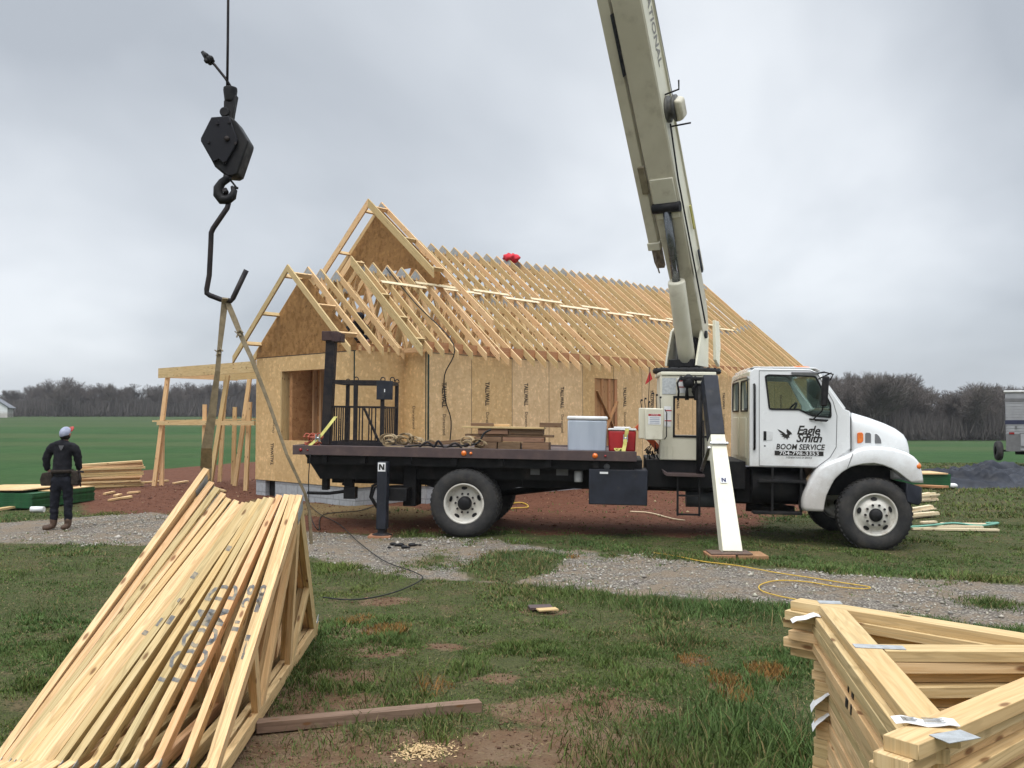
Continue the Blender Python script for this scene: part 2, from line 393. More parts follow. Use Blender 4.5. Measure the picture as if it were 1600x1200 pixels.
bs.inputs['Coat Weight'].default_value = .35; bs.inputs['Coat Roughness'].default_value = .03
INK = mat('black_ink', (.018, .017, .017), (.05, .045, .04), sc=60, rough=.7)
INKF = mat('faded_ink', (.045, .036, .027), (.10, .075, .05), sc=50, rough=.8)
SPRAY = mat('grey_spray_paint', (.12, .12, .12), (.30, .25, .17), sc=30, rough=.8)
PAPER = mat('white_paper', (.80, .80, .80), rough=.7)
GREEN = mat('green_panel_edge', (.008, .085, .024), (.006, .06, .018), sc=6, rough=.6)

# ------------------------------------------------------------------ lettering
def text(s_, size, parent, o, ax, ay, m_, name='lettering', shear=0, bold=0, align='CENTER', ext=.001, local=True, sx=1.0, space=1.0):
    cu = bpy.data.curves.new('t', 'FONT'); cu.body = s_; cu.size = 1; cu.shear = shear; cu.offset = bold; cu.align_x = align; cu.resolution_u = 2; cu.space_character = space; cu.space_line = .78
    ob = bpy.data.objects.new('t', cu); COL.objects.link(ob)
    me = bpy.data.meshes.new_from_object(ob)
    bpy.data.objects.remove(ob); bpy.data.curves.remove(cu)
    o, ax, ay = V(o), V(ax).normalized(), V(ay).normalized(); nz = ax.cross(ay)
    mb = MB(); n = len(me.vertices)
    mb.v = [o + ax * v_.co.x * size * sx + ay * v_.co.y * size + nz * ext for v_ in me.vertices]
    for p in me.polygons: mb.face(list(p.vertices))
    bpy.data.meshes.remove(me)
    return mb.build(name, m_, parent, local=local, recalc=False)

# ------------------------------------------------------------------ ground
def poly(px): return np.array([[*gnd(a, b)[:2]] for a, b in px])
GRAVEL = poly([(-400, 820), (0, 817), (100, 809), (240, 800), (330, 812), (480, 830), (600, 838), (760, 843), (870, 858), (1000, 868), (1100, 879), (1190, 889), (1400, 902), (1600, 915), (2000, 935),
               (2000, 1040), (1600, 984), (1400, 966), (1230, 946), (1100, 936), (1000, 930), (880, 921), (800, 911), (700, 906), (650, 905), (560, 888), (500, 874), (400, 860), (240, 852), (130, 851), (0, 848), (-400, 852)])
ISL = [poly([(715, 890), (755, 868), (830, 858), (885, 868), (868, 892), (800, 911), (735, 908)]), poly([(645, 880), (690, 866), (705, 876), (660, 887)]), poly([(1500, 944), (1545, 936), (1600, 945), (1560, 951)]), poly([(930, 866), (965, 862), (975, 870), (940, 872)])]
RED = poly([(60, 768), (135, 742), (400, 722), (700, 700), (1290, 716), (1300, 770), (1262, 800), (1190, 806), (1150, 834), (1060, 838), (1000, 832), (850, 834), (780, 826), (600, 832), (480, 829), (330, 812), (240, 800), (150, 802), (135, 785), (110, 775)])
STRAW = poly([(400, 780), (560, 790), (640, 792), (680, 800), (640, 812), (520, 808), (420, 800), (380, 790)])
def sdist(P, x, y):
    """signed distance to polygon, positive inside"""
    x = np.asarray(x, float); y = np.asarray(y, float)
    d = np.full(x.shape, 1e9); ins = np.zeros(x.shape, bool)
    n = len(P)
    for i in range(n):
        (ax, ay), (bx, by) = P[i], P[(i + 1) % n]
        ex, ey = bx - ax, by - ay; t = np.clip(((x - ax) * ex + (y - ay) * ey) / (ex * ex + ey * ey + 1e-12), 0, 1)
        d = np.minimum(d, np.hypot(x - ax - t * ex, y - ay - t * ey))
        c = ((ay > y) != (by > y)) & (x < (bx - ax) * (y - ay) / (by - ay + 1e-12) + ax); ins ^= c
    return np.where(ins, d, -d)
DIRT = [(gnd(a, b), r * .72) for a, b, r in [(590, 1016, .30), (520, 1062, .35), (555, 1095, .22), (850, 1112, .34), (930, 1085, .22), (880, 1170, .42), (1000, 1190, .3), (450, 1178, .5), (760, 1168, .35), (640, 1180, .4), (400, 1100, .6), (300, 1150, .8), (600, 940, .25), (850, 957, .22), (1175, 1058, .13), (1120, 1072, .12), (780, 1060, .15), (860, 1030, .1), (1085, 1032, .12), (985, 1110, .3), (700, 1010, .15), (540, 985, .3)]]
def zones(x, y):
    g = sdist(GRAVEL, x, y)
    for I in ISL: g = np.minimum(g, -sdist(I, x, y) * 1.0)
    r = sdist(RED, x, y); s_ = sdist(STRAW, x, y)
    d = np.full(np.shape(x), -9.0)
    for p, rad in DIRT: d = np.maximum(d, (rad - np.hypot((x - p.x) * .8, y - p.y)) / rad)
    return g, r, s_, d
def axis(n, mid, near, far, p=3.2):
    t = np.linspace(-1, 1, n); return mid + near * t + (far - near) * np.sign(t) * np.abs(t) ** (2 * p)
xs = axis(300, 0, 14, 420); 
ya = np.concatenate([np.linspace(-25, 2, 20), np.linspace(2.1, 22, 220), 22 + np.cumsum(.12 * 1.055 ** np.arange(95))])
X, Y = np.meshgrid(xs, ya); Z = gh(X, Y)
nx, ny = len(xs), len(ya)
verts = np.stack([X, Y, Z], -1).reshape(-1, 3)
i0 = (np.arange(ny - 1)[:, None] * nx + np.arange(nx - 1)[None]).ravel()
me = bpy.data.meshes.new('ground'); me.from_pydata(verts.tolist(), [], np.stack([i0, i0 + 1, i0 + 1 + nx, i0 + nx], 1).tolist())
g, r, s_, d = zones(X, Y)
fieldf = np.maximum(sstep(20, 24, Y) * sstep(-.02, .06, -X / np.maximum(Y, 1)), sstep(36, 44, Y))
zc_ = np.stack([sstep(-.35, .35, g), sstep(-.9, .6, r), sstep(-1.0, .8, d), fieldf], -1).reshape(-1, 4).astype(np.float32)
at1 = me.color_attributes.new('zone', 'FLOAT_COLOR', 'POINT'); at1.data.foreach_set('color', zc_.ravel())
at2 = me.attributes.new('straw', 'FLOAT', 'POINT'); at2.data.foreach_set('value', sstep(-.5, .4, s_).ravel().astype(np.float32))
me.polygons.foreach_set('use_smooth', [True] * len(me.polygons)); me.update()
ground = bpy.data.objects.new('ground', me); COL.objects.link(ground); tag(ground, kind='structure')
tag(ground, 'grass and red clay ground of the building site with a green field beyond', 'ground')
GM, t, bs = newmat('ground_soil')
co = nd(t, 'ShaderNodeTexCoord').outputs['Object']
za = nd(t, 'ShaderNodeAttribute', attribute_name='zone'); zs = nd(t, 'ShaderNodeSeparateColor'); t.links.new(za.outputs['Color'], zs.inputs[0])
sa = nd(t, 'ShaderNodeAttribute', attribute_name='straw')
nA = noise(t, co, 2.2, 5, .65); nB = noise(t, co, 9, 4, .6); nC = noise(t, co, 45, 3, .6); nD = noise(t, co, .35, 4, .6)
def zmask(z, amt=.7, lo=.35, hi=.65):
    s2 = mth(t, 'MULTIPLY_ADD', mth(t, 'SUBTRACT', mth(t, 'MULTIPLY_ADD', nA, .6, mth(t, 'MULTIPLY', nB, .4)), .5), amt, z)
    return rng_(t, s2, lo, hi)
turf = mixc(t, rng_(t, nB, .3, .7), (.046, .058, .018), (.066, .070, .026))
turf = mixc(t, rng_(t, nA, .50, .68), turf, (.105, .078, .042)); turf = mixc(t, rng_(t, nC, .48, .62), turf, (.028, .032, .012)); turf = mixc(t, rng_(t, noise(t, co, 110, 2), .58, .7), turf, (.15, .12, .06))
dirt_ = mixc(t, rng_(t, nA, .35, .65), (.130, .066, .040), (.175, .115, .075)); dirt_ = mixc(t, rng_(t, nC, .5, .75), dirt_, (.10, .055, .035))
red_ = mixc(t, rng_(t, nB, .3, .7), (.094, .036, .020), (.135, .058, .034)); red_ = mixc(t, rng_(t, nC, .55, .75), red_, (.145, .082, .058)); red_ = mixc(t, mth(t, 'MULTIPLY', rng_(t, nA, .55, .7), .5), red_, (.07, .03, .018))
straw_ = mixc(t, rng_(t, nC, .35, .65), (.20, .145, .065), (.10, .075, .035))
vo = nd(t, 'ShaderNodeTexVoronoi', {'Scale': 36.0}); t.links.new(co, vo.inputs['Vector']); vs_ = nd(t, 'ShaderNodeSeparateColor'); t.links.new(vo.outputs['Color'], vs_.inputs[0])
grav = mixc(t, vs_.outputs[0], (.20, .176, .146), (.41, .37, .31)); grav = mixc(t, rng_(t, vo.outputs['Distance'], .35, .6), grav, (.13, .112, .095))
grav = mixc(t, mth(t, 'MULTIPLY', rng_(t, nA, .42, .60), .85), grav, (.23, .178, .125))
fld = mixc(t, rng_(t, nD, .3, .7), (.019, .056, .012), (.030, .074, .018)); fld = mixc(t, rng_(t, nA, .5, .75), fld, (.045, .085, .028))
mpf = nd(t, 'ShaderNodeMapping'); mpf.inputs['Scale'].default_value = (.012, .10, 1); t.links.new(co, mpf.inputs[0])
fld = mixc(t, mth(t, 'MULTIPLY', rng_(t, noise(t, mpf.outputs[0], 1.0, 3), .42, .66), .45), fld, (.075, .085, .034))
mpy = nd(t, 'ShaderNodeSeparateXYZ'); t.links.new(co, mpy.inputs[0])
fld = mixc(t, mth(t, 'MULTIPLY', rng_(t, mpy.outputs[1], 60, 160), .55), fld, (.050, .066, .026))
c_ = mixc(t, zmask(za.outputs['Alpha'], .5), turf, fld)
c_ = mixc(t, mth(t, 'MULTIPLY', zmask(zs.outputs[2], 1.5), .8), c_, dirt_)
c_ = mixc(t, zmask(zs.outputs[1], .8), c_, red_)
c_ = mixc(t, mth(t, 'MULTIPLY', zmask(sa.outputs['Fac'], .9), .85), c_, straw_)
gm = zmask(zs.outputs[0], 1.15)
c_ = mixc(t, gm, c_, grav)
t.links.new(c_, bs.inputs['Base Color']); bs.inputs['Roughness'].default_value = .95; bs.inputs['Specular IOR Level'].default_value = .15
hgt = mth(t, 'ADD', mth(t, 'MULTIPLY', nC, .4), mth(t, 'ADD', nB, mth(t, 'MULTIPLY', mth(t, 'MULTIPLY', vo.outputs['Distance'], -1.2), gm)))
bump(t, bs, hgt, .9, .03)
me.materials.append(GM)

# ------------------------------------------------------------------ house
HM = Matrix(((HD.x, HW.x, 0, HP.x), (HD.y, HW.y, 0, HP.y), (0, 0, 1, 0), (0, 0, 0, 1)))
house = root('timber_framed_house', HM, 'unfinished house with osb walls and bare pine roof trusses behind the crane truck', 'house')
WT, WB = 3.04, .454
def hbuild(mb, name, mats, parent=house, **k): return mb.build(name, mats, parent, local=True, **k)
TH = .11
# front gable wall with window opening
mb = MB(); U0 = -1.2
mb.prism([[(.655, WB), (4.085, WB), (4.085, WT), (.655, WT)], [(1.51, 1.30), (1.51, 2.72), (3.17, 2.72), (3.17, 1.30)]], (U0, 0, 0), (0, 1, 0), (0, 0, 1), (TH, 0, 0))
fw_ = hbuild(mb, 'wall', OSB)
mb = MB(); mb.box((0, 0, WB), (17, TH, WT), 0)
# the long wall, with its blocked door hole
mb = MB(); mb.prism([[(0, WB), (17, WB), (17, WT), (0, WT)], [(5.34, WB + .02), (6.26, WB + .02), (6.26, 2.70), (5.34, 2.70)]], (0, 0, 0), (1, 0, 0), (0, 0, 1), (0, TH, 0))
lw_ = hbuild(mb, 'wall', OSB)
for (a, b) in (((U0 + TH, .655), (0.0, .655 + TH)), ((-.006, TH), (TH, .655)), ((U0 + TH, 4.085 - TH), (1.6, 4.085)), ((17 - TH, TH), (17, 6.8)), ((1.6, 6.8 - TH), (17 - TH, 6.8)), ((1.6, 4.085), (1.6 + TH, 6.8 - TH))):
    mb = MB(); mb.box((a[0], a[1], WB), (b[0], b[1], WT)); hbuild(mb, 'wall', OSB)
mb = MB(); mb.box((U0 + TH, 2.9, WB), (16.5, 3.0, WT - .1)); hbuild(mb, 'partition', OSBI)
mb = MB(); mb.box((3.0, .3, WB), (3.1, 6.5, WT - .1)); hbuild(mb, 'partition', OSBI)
mb = MB(); mb.box((1.72, .12, WB - .05), (16.85, 6.65, WB + .04)); hbuild(mb, 'floor', STUD)
mb = MB(); mb.box((U0 + .12, .78, WB - .05), (1.71, 3.96, WB + .04)); hbuild(mb, 'floor', STUD)
# studs seen through the window
for v_ in (1.62, 1.95, 2.12, 2.5, 2.75, 3.05):
    mb = MB(); mb.box((U0 + TH + .42, v_, WB), (U0 + TH + .51, v_ + .05, WT - .05)); hbuild(mb, 'stud', STUD)
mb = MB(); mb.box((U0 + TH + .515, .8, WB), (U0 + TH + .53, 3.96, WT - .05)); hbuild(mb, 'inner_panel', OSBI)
# boards framing the opening
mb = MB()
mb.box((U0 + .003, 3.13, 1.302), (U0 + TH + .09, 3.168, 2.718)); mb.box((U0 + .003, 1.512, 1.302), (U0 + TH + .09, 1.55, 2.718)); hbuild(mb, 'window_jamb', PINE)
# dark door panel with cross brace
mb = MB(); mb.box((5.345, .03, WB + .03), (6.255, .07, 2.695)); dr = hbuild(mb, 'door', PINEB)
mb = MB()
for u_ in (5.345, 5.62, 5.90, 6.165): mb.box((u_, .005, WB + .03), (u_ + .09, .029, 2.69))
hbuild(mb, 'stud', PINEB, dr)
mb = MB(); mb.bar((5.40, -.01, 2.40), (6.2, -.01, 1.35), .03, .09, (0, -1, 0)); mb.bar((6.2, -.03, 2.15), (5.40, -.03, 1.0), .03, .09, (0, -1, 0)); mb.bar((5.40, -.01, 1.0), (6.2, -.01, .75), .03, .09, (0, -1, 0)); hbuild(mb, 'brace', PINEB, dr)
# foundation
mb = MB()
def fblock(a, b):
    z0, z1 = -.25, WB - .004
    (x0, y0), (x1, y1) = a, b; L_ = math.hypot(x1 - x0, y1 - y0); bi = len(mb.v)
    nx_, ny_ = (y1 - y0) / L_, -(x1 - x0) / L_
    q = [(x0, y0), (x1, y1), (x1 - nx_ * .2, y1 - ny_ * .2), (x0 - nx_ * .2, y0 - ny_ * .2)]
    mb.v += [V((*p, z0)) for p in q] + [V((*p, z1)) for p in q]
    mb.face((bi, bi + 1, bi + 5, bi + 4), [(0, z0), (L_, z0), (L_, z1), (0, z1)])
    for f in ((1, 2, 6, 5), (2, 3, 7, 6), (3, 0, 4, 7), (4, 5, 6, 7)): mb.face([bi + k for k in f], [(0, z0), (.2, z0), (.2, z1), (0, z1)])
fblock((U0 + .02, 4.085), (U0 + .02, 3.72)); fblock((U0 + .02, 3.36), (U0 + .02, .655 + .02)); fblock((U0 + .22, .675), (0, .675)); fblock((.02, .655), (.02, .02)); fblock((.22, .02), (17, .02))
fblock((17, .22), (17, 6.8)); fblock((16.8, 6.78), (1.6, 6.78)); fblock((1.4, 4.065), (U0 + .22, 4.065))
hbuild(mb, 'foundation', BLOCK, recalc=False)
mb = MB(); mb.box((U0 + .12, 3.36, -.2), (U0 + .2, 3.72, WB - .01)); hbuild(mb, 'crawl_vent', GREASE)
# green sealed panel joints and thin panel joints
mb = MB()
mb.bar((U0 - .004, .70, WB), (U0 - .004, .70, WT), .03, .012, (1, 0, 0)); mb.bar((.035, -.006, WB), (.035, -.006, WT), .035, .012, (0, 1, 0)); mb.bar((-.01, .02, WB), (-.01, .02, WT), .012, .012, (0, 1, 0))
hbuild(mb, 'joint_seal', mat('green_seal', (.03, .055, .045), (.02, .035, .03), rough=.7))
mb = MB()
for k in range(1, 14):
    mb.bar((1.22 * k, -.0015, WB), (1.22 * k, -.0015, WT - .01), .007, .004, (0, 1, 0))
mb.bar((0, -.0015, WT - .012), (17, -.0015, WT - .012), .004, .012, (0, 0, 1)); mb.bar((U0 - .0015, .66, WT - .006), (U0 - .0015, 4.08, WT - .006), .004, .014, (0, 0, 1))
hbuild(mb, 'panel_joint', INK)
# stencilled panel names
for k in range(0, 13):
    o_ = V((1.22 * k + .40 + .02 * math.sin(k * 3), -.003, 2.49 - .03 * math.cos(k * 2)))
    if k == 4: continue
    text('TALLWALL', .165, house, o_, (0, 0, -1), (1, 0, 0), INKF, 'stencil_lettering', bold=.035, align='LEFT', sx=.60)
    text('Durastrand', .13, house, o_ + V((.02, 0, -.62)), (0, 0, -1), (1, 0, 0), INKF, 'stencil_lettering', bold=0, align='LEFT', sx=.70)
text('TALLWALL', .15, house, (U0 - .003, 3.40, .78), (0, 0, 1), (0, 1, 0), INKF, 'stencil_lettering', bold=.02, align='LEFT', sx=.62)
text('Durastrand', .11, house, (U0 - .003, 3.38, 1.45), (0, 0, 1), (0, 1, 0), INKF, 'stencil_lettering', align='LEFT', sx=.75)
text('Durastrand', .11, house, (U0 - .003, 1.16, 1.75), (0, 0, -1), (0, -1, 0), INKF, 'stencil_lettering', align='LEFT', sx=.9)
text('Durastrand', .11, house, (-.55, .652, 2.0), (0, 0, -1), (1, 0, 0), INKF, 'stencil_lettering', align='LEFT', sx=.9)
text('Durastrand', .11, house, (-.009, .40, 2.0), (0, 0, -1), (0, -1, 0), INKF, 'stencil_lettering', align='LEFT', sx=.9)

CW = .036
def chord(mb, u, va, za, vb, zb, h=.14, wd=CW, mi=0, du=0.0):
    """sloped chord from (va,za) to (vb,zb): top edge line, plumb depth h; u is the truss plane"""
    mb.hexa([(u - wd / 2, va, za - h), (u + wd / 2, va, za - h), (u + wd / 2, va, za), (u - wd / 2, va, za),
             (u - wd / 2, vb, zb - h), (u + wd / 2, vb, zb - h), (u + wd / 2, vb, zb), (u - wd / 2, vb, zb)], mi=mi)
def truss(u, vc, half, apex, slope, tail=.27, webs=3, full=True, zb=WT, name='roof_truss', m_=None, h=.15, sides=(1, 1)):
    """sides: near roof slope (v falling), far slope"""
    mb = MB(); ju = random.uniform(-.012, .012); u += ju; apex += random.uniform(-.012, .012)
    for sgn, on in ((-1, sides[0]), (1, sides[1])):
        if not on: continue
        vt = vc + sgn * (half + tail); chord(mb, u, vc, apex, vt, apex - slope * (half + tail), h)
    zt = lambda v_: apex - slope * abs(v_ - vc) - h
    if full:
        mb.box((u - CW / 2, vc - half, zb), (u + CW / 2, vc + half, zb + .089))
        if webs:
            n = webs; pts = [vc - half + 2 * half * (i + .5) / n for i in range(n)]
            q = half * (1 - .42) if half > 2.5 else half * .45
            for sgn in (-1, 1):
                tb = vc + sgn * half * .36; tm = vc + sgn * half * .52
                mb.bar((u, tm, zt(tm) + .03), (u, tb, zb + .08), CW * .95, .085, (1, 0, 0))
                mb.bar((u, tb, zb + .08), (u, vc + sgn * .05, apex - h - .05), CW * .95, .085, (1, 0, 0))
                if half > 2.5:
                    tb2 = vc + sgn * half * .70; mb.bar((u, tm, zt(tm) + .03), (u, tb2, zb + .08), CW * .95, .085, (1, 0, 0))
    tr = hbuild(mb, name, m_ or PINE)
    s2 = CW / 2 + .002
    def plate(pt):
        q_ = MB(); q_.prism(pt, (u - s2, 0, 0), (0, 1, 0), (0, 0, 1), (-.002, 0, 0)); hbuild(q_, 'gusset_plate', PLATE, tr)
    plate([(vc, apex - .03), (vc - .15, apex - .03 - .15 * slope), (vc - .15, apex - .24), (vc + .15, apex - .24), (vc + .15, apex - .03 - .15 * slope)])
    if full:
        for sgn in ((-1,) if half > 2.5 else ()):
            tm = vc + sgn * half * .52; z_ = apex - slope * abs(tm - vc)
            plate([(tm - .07, z_ - .05 - .07 * slope), (tm + .07, z_ - .05 + .07 * slope), (tm + .07, z_ - .16), (tm - .07, z_ - .20)])
            th_ = vc + sgn * half * .93; z_ = zb + .01
            plate([(th_ - .1, z_), (th_ + .1, z_), (th_ + .1, z_ + .17), (th_ - .1, z_ + .17)])
    return tr
def fly(u, ug, vc, half, apex, slope, tail, steps, h=.15, sides=(1, 1), cut=(None, None), name='fly_rafter'):
    """overhanging rafter pair with its ladder blocks back to the gable at ug"""
    mb = MB()
    for sgn, on, ct in ((-1, sides[0], cut[0]), (1, sides[1], cut[1])):
        if not on: continue
        r_ = ct or half + tail; chord(mb, u, vc, apex, vc + sgn * r_, apex - slope * r_, h)
    fr = hbuild(mb, name, PINEF)
    for sgn, on, ct in ((-1, sides[0], cut[0]), (1, sides[1], cut[1])):
        if not on: continue
        for k in steps:
            if ct and k > ct: continue
            v_ = vc + sgn * k; z_ = apex - slope * k - .012
            mb = MB(); mb.bar((u + CW / 2, v_, z_ - .07), (ug, v_, z_ - .07), .036, .09, (0, slope * sgn, 1)); hbuild(mb, 'ladder_block', PINEF, fr)
def gable(u, vc, half, apex, slope, zb, name='gable_panel', hole=None, th=.012):
    mb = MB(); lo = [[(vc - half, zb), (vc + half, zb), (vc + half, apex - slope * half - .16), (vc, apex - .15), (vc - half, apex - slope * half - .16)]]
    if lo[0][2][1] <= zb: lo = [[(vc - (apex - .15 - zb) / slope, zb), (vc + (apex - .15 - zb) / slope, zb), (vc, apex - .15)]]
    if hole: lo += hole
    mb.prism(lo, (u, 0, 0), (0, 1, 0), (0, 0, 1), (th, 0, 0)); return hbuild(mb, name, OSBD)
# front bay: gable and its trusses
S1 = .86
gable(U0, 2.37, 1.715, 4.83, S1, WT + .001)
fly(-1.62, U0 + .02, 2.3, 1.715, 4.80, S1, .30, (.15, .95, 1.62))
for u_ in (U0 + .07, -.80, -.42): truss(u_, 2.33, 1.715, 4.82, S1, tail=.28)
truss(-.12, 2.33, 1.8, 4.62, S1, tail=.0, m_=PINEF)
# wing
fly(-.42 + .06, -.11, 1.92, 1.92, 5.09, .90, .26, (.08, .9, 1.45, 1.95), h=.2, sides=(1, 1), cut=(None, .35))
for u_ in (-.11, .2, .6, 1.0, 1.4, 1.78): truss(u_, 1.92, 1.92, 5.03, .90, tail=.25, sides=(1, 1))
# raised front gable of the main roof
hole = [[(2.25, 4.92), (2.25, 5.12), (3.0, 5.12), (3.0, 4.92)]]
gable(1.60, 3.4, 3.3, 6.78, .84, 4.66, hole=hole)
fly(1.25, 1.62, 3.4, 3.4, 6.81, .84, .3, (.2, 1.2, 2.1), h=.2, cut=(2.22, 3.0))
truss(1.64, 3.4, 3.4, 6.79, .84, tail=.2, webs=0, full=False)
# main run
k = 0; u_ = 2.02
while u_ < 16.35:
    up_ = float(sstep(14.6, 16.3, u_)); truss(u_, 3.4, 3.4, 6.06 + .42 * up_, .83 + .06 * up_, tail=.30); k += 1
    u_ += .395 if u_ < 14.4 else .26
for u_ in (16.5, 16.75, 17.0): truss(u_, 2.05, 2.05, 5.15, .86, tail=.3)
# eave blocking between tails, plates on the wall
mb = MB(); mb.box((0, .0, WT + .001), (17, .035, WT + .20)); hbuild(mb, 'eave_board', PINEB)
mb = MB(); mb.box((U0 + .02, .66, WT + .001), (-.02, .69, WT + .14)); hbuild(mb, 'eave_board', PINEB)
# temporary strip bracing laid across the trusses
u_ = -.05; k = 0
while u_ < 15.9:
    wing = u_ < 1.5
    v_ = (1.36 if wing else 1.70) + (.05 if k % 2 else -.05) + random.uniform(-.02, .02)
    z_ = (5.05 - .90 * (1.92 - v_) if wing else 6.06 - .83 * (3.4 - v_)) + .016 + (.018 if k % 2 else 0)
    ln = 1.25; du = random.uniform(-.03, .03)
    mb = MB(); mb.bar((u_, v_, z_ + du * .2), (u_ + ln, v_ + .03, z_ + .01), .085, .018, (0, -.83, 1)); hbuild(mb, 'strip_brace', STRIP)
    u_ += 1.02; k += 1
# porch framing at the left of the bay
porch = root('porch_frame', at(395, 760, 20) * 1, 'temporary porch frame of slanted pine posts carrying a header beam left of the house', 'frame')
pc = WM[porch.name]
def pb(name, p0, p1, w_, h_, up=(0, 0, 1), m_=PINE):
    mb = MB(); mb.bar(p0, p1, w_, h_, up); return mb.build(name, m_, porch)
def hp(u, v, z): return HM @ V((u, v, z))
pb('header_beam', hp(-1.16, 4.2, 2.86), hp(-1.16, 8.57, 2.86), .05, .24, m_=PINEF)
pb('header_beam', hp(.3, 4.1, 2.82), hp(.3, 8.3, 2.80), .05, .2)
pb('joist', hp(-1.1, 8.5, 2.84), hp(.9, 8.4, 2.82), .04, .18)
dB = 22.0
def pp(px, py, y): return at(px, py, y)
for (a, b, y0, y1, wd) in (((262, 590), (241, 757), 22.0, 21.9, .10), ((254, 650), (252.5, 757), 22.1, 22.0, .09), ((356, 586), (327, 762), 20.6, 20.4, .12), ((320, 632), (318, 745), 21.5, 21.5, .06), ((390, 592), (367, 752), 21.6, 21.5, .10), ((367, 636), (364, 752), 22.0, 22.0, .07), ((390, 628), (384, 767), 20.2, 20.2, .10), ((353, 586), (343, 752), 23.2, 23.4, .08)):
    q = pp(*b, y1); q.z = gz(q.x, q.y); pb('post', pp(*a, y0), q, .09, wd, (0, 1, 0))
pb('rail', pp(246, 661, 21.9), pp(398, 661, 19.8), .04, .10); pb('rail', pp(240, 658, 22.6), pp(398, 655, 21.0), .09, .04, m_=PINEF); pb('rail', pp(250, 657, 22.2), pp(398, 660, 20.6), .16, .03)
# red cap of cloth left on the ridge
def blob(name, c, r, m_, label, cat, sq=(1, 1, 1), seed=0, n=14, parent=None):
    mb = MB(); c = V(c); rings = []
    rr = random.Random(seed); ph = [rr.uniform(0, 6) for _ in range(8)]
    for i in range(1, n):
        th = math.pi * i / n; R = []
        for k in range(2 * n):
            f = 2 * math.pi * k / (2 * n)
            q = 1 + .16 * math.sin(3 * f + ph[0]) * math.sin(th) + .12 * math.sin(5 * f + 4 * th + ph[1]) + .08 * math.sin(9 * f - 3 * th + ph[2])
            R.append(c + V((r * sq[0] * q * math.sin(th) * math.cos(f), r * sq[1] * q * math.sin(th) * math.sin(f), r * sq[2] * q * math.cos(th))))
        rings.append(R)
    mb.loft(rings); o = mb.build(name, m_)
    return tag(o, label, cat)
p = HM @ V((6.1, 3.4, 6.06)); blob('red_jacket', p, .20, REDF, 'red jacket draped over the ridge of the roof trusses', 'jacket', (1.1, 1, .6), 3)
# dangling power lead down the wall
def cord(name, pts, r, m_, label, cat='cord', n=6, group=None, step=6):
    P = [V(p) for p in pts]; Q = []
    for i in range(len(P) - 1):
        a = P[max(i - 1, 0)]; b = P[i]; c = P[i + 1]; d_ = P[min(i + 2, len(P) - 1)]
        for k in range(step):
            s2 = k / step; Q.append(.5 * ((2 * b) + (c - a) * s2 + (2 * a - 5 * b + 4 * c - d_) * s2 ** 2 + (3 * b - a - 3 * c + d_) * s2 ** 3))
    Q.append(P[-1]); mb = MB(); mb.tube(Q, r, n); o = mb.build(name, m_); return tag(o, label, cat, group)
cord('power_cord', [HM @ V(q) for q in ((.55, 1.9, 4.95), (.50, .9, 4.1), (.47, -.25, 3.2), (.42, -.05, 2.6), (.46, -.04, 2.1), (.6, -.05, 1.7), (.56, -.04, 1.1), (.5, -.06, .2))], .012, BCORD, 'thin dark cord hanging down the long osb wall from the roof', 'cord')

# ------------------------------------------------------------------ crane truck (local axes: x forward, y away from the camera, z up)
yaw, tilt = math.radians(6.8), .0151
ex = V((math.cos(yaw) * math.cos(tilt), -math.sin(yaw) * math.cos(tilt), -math.sin(tilt))); ey = V((math.sin(yaw), math.cos(yaw), 0)); ez = ex.cross(ey)
T0 = V((-.726, 13.3, -.012))
TM = Matrix(((ex.x, ey.x, ez.x, T0.x), (ex.y, ey.y, ez.y, T0.y), (ex.z, ey.z, ez.z, T0.z), (0, 0, 0, 1)))
truck = root('boom_truck', TM, 'white cab flatbed boom truck with its tan crane boom raised in front of the house', 'crane truck')
def tb(mb, name, m_, parent=truck, **k): return mb.build(name, m_, parent, local=True, **k)
def bx(name, lo, hi, m_, parent=truck, bevel=0, segs=2):
    mb = MB(); mb.box(lo, hi); return tb(mb, name, m_, parent, bevel=bevel, segs=segs)
